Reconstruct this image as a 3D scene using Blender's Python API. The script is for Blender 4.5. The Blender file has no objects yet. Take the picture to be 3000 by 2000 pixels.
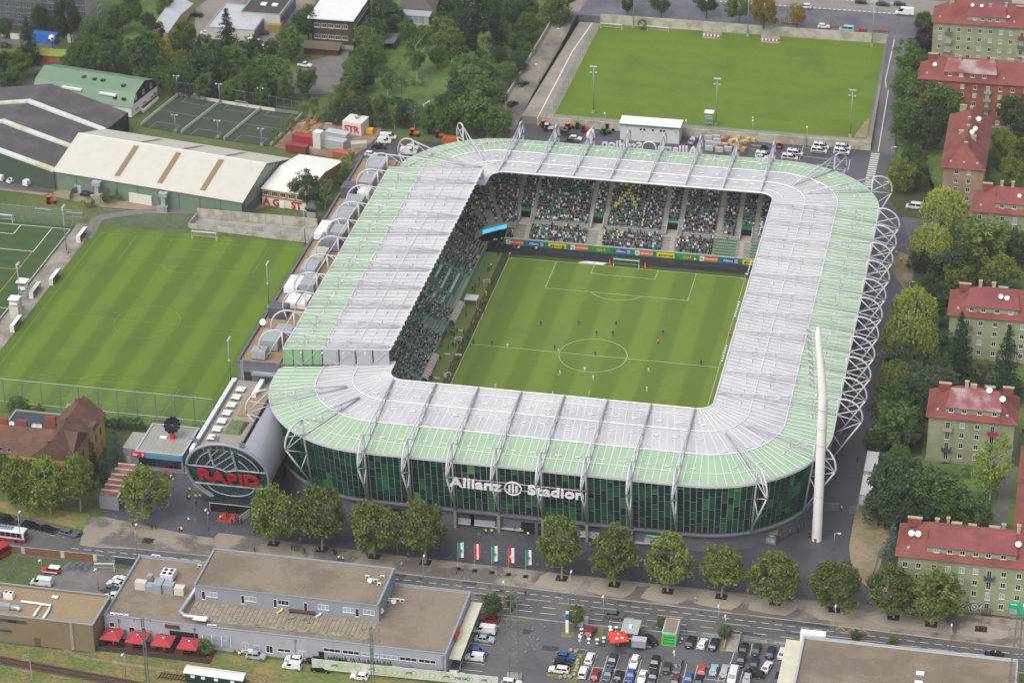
import bpy, bmesh, math, random
from mathutils import Vector, Matrix
RD = math.radians
rnd = random.Random(7)
SC = bpy.context.scene
COL = SC.collection
# ------------------------------------------------------------------ camera
CAMP = Vector((112.692, -629.460, 353.739))
YAW,PIT,ROL,FPX=-0.2110426,0.5001011,-0.0093433,7987.73
_fw=Vector((math.sin(YAW)*math.cos(PIT),math.cos(YAW)*math.cos(PIT),-math.sin(PIT)))
_rt=Vector((math.cos(YAW),-math.sin(YAW),0));_up=_rt.cross(_fw)
RT=_rt*math.cos(ROL)+_up*math.sin(ROL);UP=_up*math.cos(ROL)-_rt*math.sin(ROL)
cd=bpy.data.cameras.new('camera');cam=bpy.data.objects.new('camera',cd);COL.objects.link(cam)
cd.sensor_fit='HORIZONTAL';cd.sensor_width=36.0;cd.lens=FPX/3000*36.0;cd.clip_start=5;cd.clip_end=6000
m4=Matrix((RT,UP,-_fw)).transposed().to_4x4();m4.translation=CAMP;cam.matrix_world=m4
SC.camera = cam
# ------------------------------------------------------------------ light
SUN_EL,SUN_AZ=55,208          # elevation,compass direction the light comes from (x=east,y=north)
world=bpy.data.worlds.new('World');SC.world=world;world.use_nodes=True
wn=world.node_tree;bg=wn.nodes['Background'];sky=wn.nodes.new('ShaderNodeTexSky');sky.sky_type='NISHITA'
sky.sun_disc=False;sky.sun_elevation=RD(SUN_EL);sky.sun_rotation=RD(SUN_AZ);sky.air_density=1.0;sky.dust_density=5.0;sky.ozone_density=1.0;sky.altitude=200
hs=wn.nodes.new('ShaderNodeHueSaturation');hs.inputs['Saturation'].default_value=.35;wn.links.new(sky.outputs[0],hs.inputs['Color']);wn.links.new(hs.outputs[0],bg.inputs[0]);bg.inputs[1].default_value=0.15   # overcast: a greyed sky
sd=bpy.data.lights.new('sun','SUN');sd.energy=0.6;sd.angle=RD(50);sd.color=(1.0,0.95,0.88)
so=bpy.data.objects.new('sun',sd);COL.objects.link(so);so.location=(0,0,500)
_d=Vector((math.sin(RD(SUN_AZ))*math.cos(RD(SUN_EL)),math.cos(RD(SUN_AZ))*math.cos(RD(SUN_EL)),math.sin(RD(SUN_EL))))
so.rotation_euler=_d.to_track_quat('Z','Y').to_euler()
SC.view_settings.view_transform='Standard';SC.view_settings.look='None';SC.view_settings.gamma=1;SC.view_settings.use_curve_mapping=False
SC.view_settings.exposure = 0.72
# ------------------------------------------------------------------ pixels of the photograph -> points at a height
TL=dict(a=(0,0,2.34),b=(750,0,2.34),c=(1500,0,2.34),d=(2200,0,2.34),e=(0,620,2.34),f=(750,620,2.34),g=(1500,620,2.34),h=(2200,620,2.34),
          i=(0,1180,2.94),j=(750,1180,2.94),k=(1500,1180,2.94),l=(2200,1180,2.94),m=(0,1540,2.94),n=(750,1540,2.94),o=(1500,1540,2.94),p=(2200,1540,2.94))
def W(t, x, y, z=0.0):
    a, b, s = TL[t]
    d=_fw*FPX + RT*(a+x/s-1500) - UP*(b+y/s-1000)
    return CAMP + d*((z-CAMP.z)/d.z)
def pxm(v):                       # photo pixels per metre at a point
    return FPX/((Vector(v)-CAMP).dot(_fw))
def scrx(v): D=Vector(v)-CAMP;return 1500+FPX*D.dot(RT)/D.dot(_fw)
# ------------------------------------------------------------------ colour,materials
def lin(h):
    if not isinstance(h, str): return tuple(h)[:3]
    c = [int(h[i:i+2], 16)/255 for i in (0, 2, 4)]
    return tuple(x/12.92 if x <=.04045 else ((x+.055)/1.055)**2.4 for x in c)
MATS = {}
def mat(name,col,rough=.75,var=.12,scale=.6,bump=0,bscale=8,metal=0,spec=.4,trans=0,emit=0,col2=None,c2t=(.45,.6),c2s=.1,coords='pos',rvar=0,det=4,alpha=1):
    """principled material: base colour with a fine noise and, with col2, large soft patches of a second colour"""
    if name in MATS: return MATS[name]
    m=bpy.data.materials.new(name);m.use_nodes=True;MATS[name]=m
    nt=m.node_tree;N=nt.nodes;L=nt.links;b=N['Principled BSDF']
    c=lin(col);b.inputs['Roughness'].default_value=rough;b.inputs['Metallic'].default_value=metal
    b.inputs['Specular IOR Level'].default_value=spec
    if coords =='pos': pos=N.new('ShaderNodeNewGeometry').outputs['Position']
    else: pos=N.new('ShaderNodeTexCoord').outputs['Object']
    base = None
    if col2 is not None:
        n2=N.new('ShaderNodeTexNoise');n2.inputs['Scale'].default_value=c2s;n2.inputs['Detail'].default_value=5;n2.inputs['Roughness'].default_value=.6
        L.new(pos, n2.inputs['Vector'])
        mr=N.new('ShaderNodeMapRange');mr.inputs[1].default_value,mr.inputs[2].default_value=c2t;L.new(n2.outputs[0],mr.inputs[0])
        mx=N.new('ShaderNodeMix');mx.data_type='RGBA';L.new(mr.outputs[0],mx.inputs[0]);mx.inputs[6].default_value=(*c,1);mx.inputs[7].default_value=(*lin(col2),1)
        base = mx.outputs[2]
    if var > 0:
        n1=N.new('ShaderNodeTexNoise');n1.inputs['Scale'].default_value=scale;n1.inputs['Detail'].default_value=det;L.new(pos,n1.inputs['Vector'])
        mr=N.new('ShaderNodeMapRange');mr.inputs[1].default_value,mr.inputs[2].default_value=.25,.75
        mr.inputs[3].default_value,mr.inputs[4].default_value=1-var,1+var;L.new(n1.outputs[0],mr.inputs[0])
        vm=N.new('ShaderNodeVectorMath');vm.operation='SCALE';L.new(mr.outputs[0],vm.inputs['Scale'])
        if base is None: vm.inputs[0].default_value=c
        else: L.new(base, vm.inputs[0])
        base = vm.outputs[0]
        if rvar:
            mr2=N.new('ShaderNodeMapRange');mr2.inputs[1].default_value,mr2.inputs[2].default_value=.35,.65
            n3=N.new('ShaderNodeTexNoise');n3.inputs['Scale'].default_value=.12;n3.inputs['Detail'].default_value=4;L.new(pos,n3.inputs['Vector'])
            mr2.inputs[3].default_value,mr2.inputs[4].default_value=max(rough-rvar,.05),rough+rvar*.4;L.new(n3.outputs[0],mr2.inputs[0]);L.new(mr2.outputs[0],b.inputs['Roughness'])
    if base is None: b.inputs['Base Color'].default_value=(*c,1)
    else: L.new(base, b.inputs['Base Color'])
    if bump:
        nb=N.new('ShaderNodeTexNoise');nb.inputs['Scale'].default_value=bscale;nb.inputs['Detail'].default_value=3;L.new(pos,nb.inputs['Vector'])
        bp=N.new('ShaderNodeBump');bp.inputs['Strength'].default_value=bump;bp.inputs['Distance'].default_value=.2;L.new(nb.outputs[0],bp.inputs['Height']);L.new(bp.outputs[0],b.inputs['Normal'])
    if trans:
        b.inputs['Transmission Weight'].default_value=0
        tr=N.new('ShaderNodeBsdfTranslucent');ms=N.new('ShaderNodeMixShader');ms.inputs[0].default_value=trans
        if base is None: tr.inputs[0].default_value=(*c,1)
        else: L.new(base, tr.inputs[0])
        out=N['Material Output'];L.new(b.outputs[0],ms.inputs[1]);L.new(tr.outputs[0],ms.inputs[2]);L.new(ms.outputs[0],out.inputs[0])
    if alpha < 1: b.inputs['Alpha'].default_value=alpha
    if emit:
        b.inputs['Emission Color'].default_value=(*c,1);b.inputs['Emission Strength'].default_value=emit
    return m
def node_mat(name): m=mat(name,'808080',var=0);return m,m.node_tree,m.node_tree.nodes,m.node_tree.links,m.node_tree.nodes['Principled BSDF']
def stripes_mat(name,cA,cB,period,axis=0,off=0,rough=.85,var=.18,soft=.08,patch=None):
    """mown turf: bands of two greens along one axis, fine blade noise, worn patches"""
    m,nt,N,L,b=node_mat(name);b.inputs['Roughness'].default_value=rough;b.inputs['Specular IOR Level'].default_value=.2
    g=N.new('ShaderNodeNewGeometry');sx=N.new('ShaderNodeSeparateXYZ');L.new(g.outputs['Position'],sx.inputs[0])
    nz=N.new('ShaderNodeTexNoise');nz.inputs['Scale'].default_value=.35;nz.inputs['Detail'].default_value=6;L.new(g.outputs['Position'],nz.inputs['Vector'])
    ma=N.new('ShaderNodeMath');ma.operation='MULTIPLY_ADD';L.new(nz.outputs[0],ma.inputs[0]);ma.inputs[1].default_value=.9;L.new(sx.outputs[axis],ma.inputs[2])
    md=N.new('ShaderNodeMath');md.operation='MULTIPLY_ADD';L.new(ma.outputs[0],md.inputs[0]);md.inputs[1].default_value=2*math.pi/period;md.inputs[2].default_value=off
    sn=N.new('ShaderNodeMath');sn.operation='SINE';L.new(md.outputs[0],sn.inputs[0])
    mr=N.new('ShaderNodeMapRange');L.new(sn.outputs[0],mr.inputs[0]);mr.inputs[1].default_value,mr.inputs[2].default_value=-.35,.35
    mx=N.new('ShaderNodeMix');mx.data_type='RGBA';L.new(mr.outputs[0],mx.inputs[0]);mx.inputs[6].default_value=(*lin(cA),1);mx.inputs[7].default_value=(*lin(cB),1)
    base = mx.outputs[2]
    if patch:
        n2=N.new('ShaderNodeTexNoise');n2.inputs['Scale'].default_value=.07;n2.inputs['Detail'].default_value=6;n2.inputs['Roughness'].default_value=.65;L.new(g.outputs['Position'],n2.inputs['Vector'])
        m2=N.new('ShaderNodeMapRange');L.new(n2.outputs[0],m2.inputs[0]);m2.inputs[1].default_value,m2.inputs[2].default_value=.5,.72;m2.inputs[4].default_value=.7
        x2=N.new('ShaderNodeMix');x2.data_type='RGBA';L.new(m2.outputs[0],x2.inputs[0]);L.new(base,x2.inputs[6]);x2.inputs[7].default_value=(*lin(patch),1);base=x2.outputs[2]
    n3=N.new('ShaderNodeTexNoise');n3.inputs['Scale'].default_value=2.2;n3.inputs['Detail'].default_value=6;n3.inputs['Roughness'].default_value=.75;L.new(g.outputs['Position'],n3.inputs['Vector'])
    m3=N.new('ShaderNodeMapRange');L.new(n3.outputs[0],m3.inputs[0]);m3.inputs[1].default_value,m3.inputs[2].default_value=.3,.7;m3.inputs[3].default_value,m3.inputs[4].default_value=1-var,1+var
    vm=N.new('ShaderNodeVectorMath');vm.operation='SCALE';L.new(base,vm.inputs[0]);L.new(m3.outputs[0],vm.inputs['Scale']);L.new(vm.outputs[0],b.inputs['Base Color'])
    return m
def leaf_mat(name, col, col2, var=.28, trans=.3):
    """foliage: two greens mixed by leaf and by clump, each tree a little lighter or darker than the next"""
    m,nt,N,L,b=node_mat(name);b.inputs['Roughness'].default_value=.65;b.inputs['Specular IOR Level'].default_value=.25
    g=N.new('ShaderNodeNewGeometry');oi=N.new('ShaderNodeObjectInfo')
    nz=N.new('ShaderNodeTexNoise');nz.inputs['Scale'].default_value=.55;nz.inputs['Detail'].default_value=3;L.new(g.outputs['Position'],nz.inputs['Vector'])
    ad=N.new('ShaderNodeMath');ad.operation='MULTIPLY_ADD';L.new(g.outputs['Random Per Island'],ad.inputs[0]);ad.inputs[1].default_value=.5;L.new(nz.outputs[0],ad.inputs[2])
    mr=N.new('ShaderNodeMapRange');L.new(ad.outputs[0],mr.inputs[0]);mr.inputs[1].default_value,mr.inputs[2].default_value=.45,1.05
    mx=N.new('ShaderNodeMix');mx.data_type='RGBA';L.new(mr.outputs[0],mx.inputs[0]);mx.inputs[6].default_value=(*lin(col),1);mx.inputs[7].default_value=(*lin(col2),1)
    m3=N.new('ShaderNodeMapRange');L.new(oi.outputs['Random'],m3.inputs[0]);m3.inputs[3].default_value,m3.inputs[4].default_value=1-var,1+var
    vm=N.new('ShaderNodeVectorMath');vm.operation='SCALE';L.new(mx.outputs[2],vm.inputs[0]);L.new(m3.outputs[0],vm.inputs['Scale']);L.new(vm.outputs[0],b.inputs['Base Color'])
    tr=N.new('ShaderNodeBsdfTranslucent');L.new(vm.outputs[0],tr.inputs[0]);ms=N.new('ShaderNodeMixShader');ms.inputs[0].default_value=trans
    L.new(b.outputs[0],ms.inputs[1]);L.new(tr.outputs[0],ms.inputs[2]);L.new(ms.outputs[0],N['Material Output'].inputs[0])
    return m
def ridged_mat(name,col,period,axis=0,amt=.25,rough=.5,metal=0,col2=None,var=.12,spec=.4):
    """sheet metal or tile courses: narrow darker joints at a fixed spacing along one axis, plus stains"""
    m,nt,N,L,b=node_mat(name);b.inputs['Roughness'].default_value=rough;b.inputs['Metallic'].default_value=metal;b.inputs['Specular IOR Level'].default_value=spec
    g=N.new('ShaderNodeNewGeometry');sx=N.new('ShaderNodeSeparateXYZ');L.new(g.outputs['Position'],sx.inputs[0])
    dv=N.new('ShaderNodeMath');dv.operation='DIVIDE';L.new(sx.outputs[axis],dv.inputs[0]);dv.inputs[1].default_value=period
    fr=N.new('ShaderNodeMath');fr.operation='FRACT';L.new(dv.outputs[0],fr.inputs[0])
    mr=N.new('ShaderNodeMapRange');L.new(fr.outputs[0],mr.inputs[0]);mr.inputs[1].default_value,mr.inputs[2].default_value=0,.22;mr.inputs[3].default_value,mr.inputs[4].default_value=1-amt,1
    nz=N.new('ShaderNodeTexNoise');nz.inputs['Scale'].default_value=.35;nz.inputs['Detail'].default_value=7;nz.inputs['Roughness'].default_value=.7;L.new(g.outputs['Position'],nz.inputs['Vector'])
    m2=N.new('ShaderNodeMapRange');L.new(nz.outputs[0],m2.inputs[0]);m2.inputs[1].default_value,m2.inputs[2].default_value=.3,.7;m2.inputs[3].default_value,m2.inputs[4].default_value=1-var,1+var
    mu=N.new('ShaderNodeMath');mu.operation='MULTIPLY';L.new(mr.outputs[0],mu.inputs[0]);L.new(m2.outputs[0],mu.inputs[1])
    mx=N.new('ShaderNodeMix');mx.data_type='RGBA';mx.inputs[6].default_value=(*lin(col),1);mx.inputs[7].default_value=(*lin(col2 or col),1)
    n4=N.new('ShaderNodeTexNoise');n4.inputs['Scale'].default_value=.16;n4.inputs['Detail'].default_value=6;L.new(g.outputs['Position'],n4.inputs['Vector'])
    m4_=N.new('ShaderNodeMapRange');L.new(n4.outputs[0],m4_.inputs[0]);m4_.inputs[1].default_value,m4_.inputs[2].default_value=.48,.62;L.new(m4_.outputs[0],mx.inputs[0])
    vm=N.new('ShaderNodeVectorMath');vm.operation='SCALE';L.new(mx.outputs[2],vm.inputs[0]);L.new(mu.outputs[0],vm.inputs['Scale']);L.new(vm.outputs[0],b.inputs['Base Color'])
    return m
# ------------------------------------------------------------------ mesh builder
class M:
    def __init__(s): s.v = []; s.f = []; s.mi = []
    def face(s, pts, m=0):
        n=len(s.v);s.v +=[tuple(p) for p in pts];s.f.append(tuple(range(n,n+len(pts))));s.mi.append(m);return s
    def _add(s, vs, fs, m=0):
        n=len(s.v);s.v +=[tuple(v) for v in vs];s.f +=[tuple(i+n for i in f) for f in fs];s.mi +=[m]*len(fs);return s
    def box(s, x0, x1, y0, y1, z0, z1, m=0):
        return s._add([(x0,y0,z0),(x1,y0,z0),(x1,y1,z0),(x0,y1,z0),(x0,y0,z1),(x1,y0,z1),(x1,y1,z1),(x0,y1,z1)],
                      [(3,2,1,0),(4,5,6,7),(0,1,5,4),(1,2,6,5),(2,3,7,6),(3,0,4,7)],m)
    def obox(s,cx,cy,z0,sx,sy,sz,rz=0,m=0):
        c,q=math.cos(rz),math.sin(rz);P=[(-sx/2,-sy/2),(sx/2,-sy/2),(sx/2,sy/2),(-sx/2,sy/2)]
        P=[(cx+x*c-y*q,cy+x*q+y*c) for x,y in P]
        return s.prism(P, z0, z0+sz, m)
    def prism(s, poly, z0, z1, m=0, mt=None):
        n=len(poly);a=sum(poly[i][0]*poly[(i+1)%n][1]-poly[(i+1)%n][0]*poly[i][1] for i in range(n))
        if a < 0: poly = poly[::-1]
        vs=[(p[0],p[1],z0) for p in poly]+[(p[0],p[1],z1) for p in poly]
        s._add(vs,[tuple(range(n-1,-1,-1))]+[(i,(i+1)%n,n+(i+1)%n,n+i) for i in range(n)],m)
        return s.face([(p[0],p[1],z1) for p in poly],m if mt is None else mt)
    def sheet(s, poly, z=0, m=0):
        n=len(poly);a=sum(poly[i][0]*poly[(i+1)%n][1]-poly[(i+1)%n][0]*poly[i][1] for i in range(n))
        if a < 0: poly = poly[::-1]
        return s.face([(p[0],p[1],z) for p in poly],m)
    def tube(s,pts,r,n=6,m=0,closed=False,r2=None):
        pts=[Vector(p) for p in pts];k=len(pts);rings=[]
        for i, p in enumerate(pts):
            if closed: d = pts[(i+1)%k]-pts[i-1]
            else: d=(pts[min(i+1,k-1)]-pts[max(i-1,0)])
            d.normalize();a=Vector((0,0,1)) if abs(d.z) < .95 else Vector((1,0,0))
            u=d.cross(a).normalized();w=u.cross(d)
            rr=r if r2 is None else r+(r2-r)*i/max(k-1,1)
            rings.append([p+(u*math.cos(2*math.pi*j/n)+w*math.sin(2*math.pi*j/n))*rr for j in range(n)])
        vs=[v for R_ in rings for v in R_];fs=[]
        for i in range(k if closed else k-1):
            i2 = (i+1) % k
            for j in range(n): fs.append((i*n+j,i*n+(j+1)%n,i2*n+(j+1)%n,i2*n+j))
        if not closed: fs +=[tuple(range(n-1,-1,-1)),tuple((k-1)*n+j for j in range(n))]
        return s._add(vs, fs, m)
    def cyl(s,x,y,z0,z1,r0,r1=None,n=10,m=0):
        r1 = r0 if r1 is None else r1
        A=[(x+r0*math.cos(2*math.pi*j/n),y+r0*math.sin(2*math.pi*j/n),z0) for j in range(n)]
        B=[(x+r1*math.cos(2*math.pi*j/n),y+r1*math.sin(2*math.pi*j/n),z1) for j in range(n)]
        return s._add(A+B,[tuple(range(n-1,-1,-1)),tuple(range(n,2*n))]+[(j,(j+1)%n,n+(j+1)%n,n+j) for j in range(n)],m)
    def ball(s, c, rx, ry, rz, n=8, k=5, m=0):
        vs = [(c[0], c[1], c[2]-rz)]
        for i in range(1, k):
            t = -math.pi/2+math.pi*i/k
            vs +=[(c[0]+rx*math.cos(t)*math.cos(2*math.pi*j/n),c[1]+ry*math.cos(t)*math.sin(2*math.pi*j/n),c[2]+rz*math.sin(t)) for j in range(n)]
        vs.append((c[0],c[1],c[2]+rz));fs=[(0,1+(j+1)%n,1+j) for j in range(n)]
        for i in range(k-2):
            for j in range(n): fs.append((1+i*n+j,1+i*n+(j+1)%n,1+(i+1)*n+(j+1)%n,1+(i+1)*n+j))
        e=len(vs)-1;fs +=[(e,1+(k-2)*n+j,1+(k-2)*n+(j+1)%n) for j in range(n)]
        return s._add(vs, fs, m)
    def add(s, o, mx=None, m=None):
        n=len(s.v);s.v +=[tuple(mx @ Vector(v)) if mx else v for v in o.v];s.f +=[tuple(i+n for i in f) for f in o.f]
        s.mi +=[(q if m is None else m) for q in o.mi];return s
    def mesh(s, name, mats, smooth=False):
        me=bpy.data.meshes.new(name);me.from_pydata(s.v,[],s.f);
        if not isinstance(mats,(list,tuple)): mats=[mats]
        for q in mats: me.materials.append(q)
        if len(mats) > 1: me.polygons.foreach_set('material_index',s.mi)
        if smooth: me.polygons.foreach_set('use_smooth',[True]*len(s.f))
        me.update(); return me
    def lb(s,name,mats,parent=None,smooth=False): return s.build(name,mats,parent,smooth,world=False)
    def build(s,name,mats,parent=None,smooth=False,loc=None,rz=0,world=True):
        return place(name,s.mesh(name,mats,smooth),parent,loc,rz,world)
def place(name,me,parent=None,loc=None,rz=0,world=True,scale=None):
    o=bpy.data.objects.new(name,me);COL.objects.link(o)
    l=Vector(loc) if loc is not None else Vector((0,0,0))
    if parent is not None:
        o.parent = parent
        if world:
            p = parent; 
            while p is not None: l=l-p.location;p=p.parent
    o.location = l; o.rotation_euler = (0, 0, rz)
    if scale is not None: o.scale = scale
    return o
def tag(o,label=None,cat=None,group=None,kind=None):
    if label: o['label'] = label
    if cat: o['category'] = cat
    if group: o['group'] = group
    if kind: o['kind'] = kind
    return o
def thing(name,label,cat,loc=(0,0,0),rz=0,group=None):
    o=bpy.data.objects.new(name,None);COL.objects.link(o);o.location=loc;o.rotation_euler=(0,0,rz);o.empty_display_size=.5
    return tag(o, label, cat, group)
def struct(name,m,mats): return tag(m.build(name,mats),kind='structure')
def copy_tree(o, parent=None):
    c=o.copy();COL.objects.link(c);c.parent=parent
    for ch in list(o.children): copy_tree(ch, c)
    return c
def text_mesh(name,s,size,ext=.05,off=0.0,mat_=None,align='CENTER',shear=0):
    cu=bpy.data.curves.new(name,'FONT');cu.body=s;cu.size=size;cu.extrude=ext;cu.offset=off;cu.align_x=align;cu.align_y='CENTER';cu.resolution_u=3;cu.shear=shear
    o=bpy.data.objects.new(name,cu);COL.objects.link(o);dg=bpy.context.evaluated_depsgraph_get()
    me=bpy.data.meshes.new_from_object(o.evaluated_get(dg));bpy.data.objects.remove(o);bpy.data.curves.remove(cu)
    me.materials.clear(); 
    if mat_: me.materials.append(mat_)
    return me
def wall_text(name,s,size,pos,mat_,parent=None,face='S',ext=.05,off=0.0,tilt=0,shear=0,align='CENTER'):
    me=text_mesh(name,s,size,ext,off,mat_,align,shear)
    o = place(name, me, parent, pos)
    rz={'S': 0,'E': math.pi/2,'N': math.pi,'W': -math.pi/2}.get(face,face)
    o.rotation_euler=(math.pi/2+tilt,0,rz);return o
ORD='first second third fourth fifth sixth seventh eighth ninth tenth eleventh twelfth thirteenth fourteenth fifteenth sixteenth seventeenth eighteenth nineteenth twentieth'.split()
TENS={2:'twenty',3:'thirty',4:'forty',5:'fifty',6:'sixty',7:'seventy',8:'eighty',9:'ninety'};TEN2={3:'thirtieth',4:'fortieth',5:'fiftieth',6:'sixtieth',7:'seventieth',8:'eightieth',9:'ninetieth'}
def ordinal(n):
    if n <= 20: return ORD[n-1]
    if n % 10 == 0: return TEN2[n//10]
    return TENS[n//10]+'-'+ORD[n%10-1]
def sharpen_labels():             # like things that share a description are told apart by their order across the picture
    d = {}
    for o in SC.objects:
        if o.parent is None and o.get('label'): d.setdefault(o['label'],[]).append(o)
    for lab, os_ in d.items():
        if len(os_) < 2: continue
        os_.sort(key=lambda o: scrx(o.location))
        for i, o in enumerate(os_):
            o['label']=lab+', '+('leftmost' if i ==0 else 'rightmost' if i ==len(os_)-1 else ordinal(i+1)+' from the left')
            if not o.get('group'): o['group']=lab
# ------------------------------------------------------------------ shared materials
WHITE=mat('white paint','d8d8d6',rough=.45,var=.05)
STEEL=mat('white coated steel','b4b3b7',rough=.45,var=.08,metal=0)
GALV=mat('galvanised metal','9aa0a6',rough=.4,metal=.5,var=.15)
DGREY=mat('dark grey','3a3c40',rough=.6);GREY=mat('grey paint','74747c',rough=.6,var=.06);LGREY=mat('light grey','a2a4a8',rough=.6)
BLACK = mat('black', '101114', rough=.5, var=.1)
RUBBER = mat('rubber', '0c0c0d', rough=.8, var=0)
CONC=mat('concrete','96938b',rough=.85,var=.12,scale=.5,col2='7c7970',c2s=.25)
ASPH=mat('fresh asphalt','424247',rough=.45,var=.16,scale=1.2,col2='4e4e53',c2s=.06,rvar=.14,spec=.45)
ASPH2=mat('worn asphalt','545253',rough=.55,var=.14,scale=1.5,col2='625f5c',c2s=.05,rvar=.15)
PAVE=mat('pavement','857c71',rough=.8,var=.08,scale=1.2,col2='5f5a56',c2s=.075,c2t=(.49,.55))
LOTM=mat('parking asphalt','5b5a5d',rough=.55,var=.1,scale=1.2,col2='515154',c2s=.08,rvar=.12)
GRASSM=mat('rough grass','48562f',rough=.9,var=.3,scale=.8,col2='545f34',c2s=.06,bump=.4,bscale=4)
LAWN=mat('garden lawn','576c34',rough=.9,var=.25,scale=.6,col2='495c2c',c2s=.09,bump=.3,bscale=5)
DRYG=mat('dry verge grass','5d6a36',rough=.9,var=.3,scale=1.0,col2='7d7048',c2s=.12,bump=.4,bscale=5)
SOIL=mat('bare soil','7a5f4a',rough=.95,var=.2,scale=1.0,col2='8d7a66',c2s=.15)
DIRT=mat('sandy dirt','887a63',rough=.95,var=.18,scale=.8,col2='766b52',c2s=.15)
MULCH=mat('dark mulch','2e211c',rough=.95,var=.4,scale=6)
GRAV=mat('roof gravel','7d7163',rough=.95,var=.28,scale=5,det=8,col2='6d6255',c2s=.09,bump=.3,bscale=6)
GRAV2=mat('yellow roof gravel','8a7860',rough=.95,var=.3,scale=5,det=8,bump=.3,bscale=6)
LINE=mat('road paint','c8c6be',rough=.6,var=.2,scale=3);PLINE=mat('pitch chalk line','a9b690',rough=.8,var=.1);TLINE=mat('faded pitch line','6e843e',rough=.9,var=.1)
ORANGE=mat('orange paint','c4572a',rough=.5);RED=mat('red paint','a8222a',rough=.5,var=.08);GREEN=mat('club green','1f7a4e',rough=.55,var=.1);YEL=mat('yellow paint','d8b92a',rough=.5)
HIVIS=mat('hi-vis yellow','d6e23a',rough=.6,var=0);BLUE=mat('blue paint','24519c',rough=.5);CYAN=mat('cyan','2fa8cf',rough=.5)
GLASS=mat('window glass','1c242b',rough=.12,var=.3,scale=.5,spec=.6);GLASS2=mat('bright window','8e979c',rough=.2,var=.35,scale=.8,spec=.5)
CGLASS=mat('car glass','14181c',rough=.08,var=0,spec=.6)
WOOD=mat('wood boards','8a5a38',rough=.8,var=.25,scale=2)
PANE = GLASS
TURF_S=stripes_mat('stadium turf','586c2a','647832',11.4,0,1.2,patch='5a6630',var=.16)
TURF_T=stripes_mat('training turf','4e641e','5a7026',10.6,0,2.0,patch='4a5a2a',var=.16)
TURF_F=stripes_mat('practice turf','586c20','5a6e22',9,1,0,patch='465a1c',var=.16)
TURF_A=stripes_mat('artificial turf','3a4d2c','3e512e',6,1,0,var=.12)
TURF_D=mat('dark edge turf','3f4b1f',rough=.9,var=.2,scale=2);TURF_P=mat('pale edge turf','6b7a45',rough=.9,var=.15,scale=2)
TURF_5=mat('small pitch turf','364034',rough=.9,var=.14,scale=1.5)
ROOFG=mat('pale green roof sheet','b2cbae',rough=.3,var=.05,scale=.15,trans=.35,spec=.3)
ROOFW=mat('clear roof sheet','e2e2e4',rough=.3,var=.05,scale=.12,col2='d8d8dc',c2s=.08,trans=.5,spec=.35)
# ------------------------------------------------------------------ stadium
CYS=-1.1                                     # the ring is centred a little nearer than the pitch
OX,OY,IXI,IYI=69.6,90.9,40.4,61.5      # half sizes: roof outer and inner edges
CCX,CCY,ORAD,GRAD=39.5,60.7,30.15,18.8 # corner centre,outer radius,radius of the green/clear seam
ICX, ICY, IRAD = 36.3, 57.4, 4.1
ZO, ZG, ZI = 20.0, 21.2, 23.0
ZL=4.3                                       # the main stand's roof is higher
NX, NYS, NC = 44, 66, 22
def ring_station():
    S=[]                                     # (outer,seam,inner,side)
    def corner(q):                             # q=quadrant,counterclockwise from near-right
        sx, sy = [(1,-1),(1,1),(-1,1),(-1,-1)][q]
        for k in range(NC):
            t = k/NC*math.pi/2
            if q in (0,2): a,b=math.sin(t),math.cos(t)
            else: a, b = math.cos(t), math.sin(t)
            S.append(((sx*(CCX+ORAD*a),sy*(CCY+ORAD*b)),(sx*(CCX+GRAD*a),sy*(CCY+GRAD*b)),(sx*(ICX+IRAD*a),sy*(ICY+IRAD*b)),'c%d' % q))
    for k in range(NX): t=k/NX;S.append(((-CCX+2*CCX*t,-OY),(-CCX+2*CCX*t,-CCY-GRAD),(-ICX+2*ICX*t,-IYI),'S'))
    corner(0)
    for k in range(NYS): t=k/NYS;S.append(((OX,-CCY+2*CCY*t),(CCX+GRAD,-CCY+2*CCY*t),(IXI,-ICY+2*ICY*t),'E'))
    corner(1)
    for k in range(NX): t=k/NX;S.append(((CCX-2*CCX*t,OY),(CCX-2*CCX*t,CCY+GRAD),(ICX-2*ICX*t,IYI),'N'))
    corner(2)
    for k in range(NYS): t=k/NYS;S.append(((-OX,CCY-2*CCY*t),(-CCX-GRAD,CCY-2*CCY*t),(-IXI,ICY-2*ICY*t),'W'))
    corner(3)
    return [tuple((p[0],p[1]+CYS) for p in s[:3])+(s[3],) for s in S]
STN = ring_station(); NS = len(STN)
YL0,YL1=-55.4,54.5                          # ends of the raised main-stand roof
stad=thing('stadium','large football stadium with pale green and white roof and dark green panel facade','stadium',(0,CYS,0))
P3 = lambda p, z: Vector((p[0], p[1], z))
def slab(a,b,c,d,th=.12,gap=.02):          # a thin roof sheet,inset along the perimeter for the rib
    e = gap
    A,B=a.lerp(b,e),b.lerp(a,e);Dd,Cc=d.lerp(c,e),c.lerp(d,e)
    m=M();dn=Vector((0,0,-th));m._add([A,B,Cc,Dd,A+dn,B+dn,Cc+dn,Dd+dn],[(0,1,2,3),(7,6,5,4),(0,4,5,1),(1,5,6,2),(2,6,7,3),(3,7,4,0)]);return m
def rib(m, pts, w=.055, h=.12):
    for p, q in zip(pts, pts[1:]):
        d=(q-p);n=Vector((-d.y,d.x,0)).normalized()*w;up=Vector((0,0,h))
        m._add([p-n,p+n,q+n,q-n,p-n+up,p+n+up,q+n+up,q-n+up],[(4,5,6,7),(0,1,5,4),(1,2,6,5),(2,3,7,6),(3,0,4,7)])
def zz(side,p):                                # heights of the three rings at a station
    up = ZL if side == 'L' else 0
    return ZO+up*1.1, ZG+up*1.05, ZI+up
RIBM=mat('white roof rib','dededf',rough=.4,var=0)
seqs = []
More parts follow.
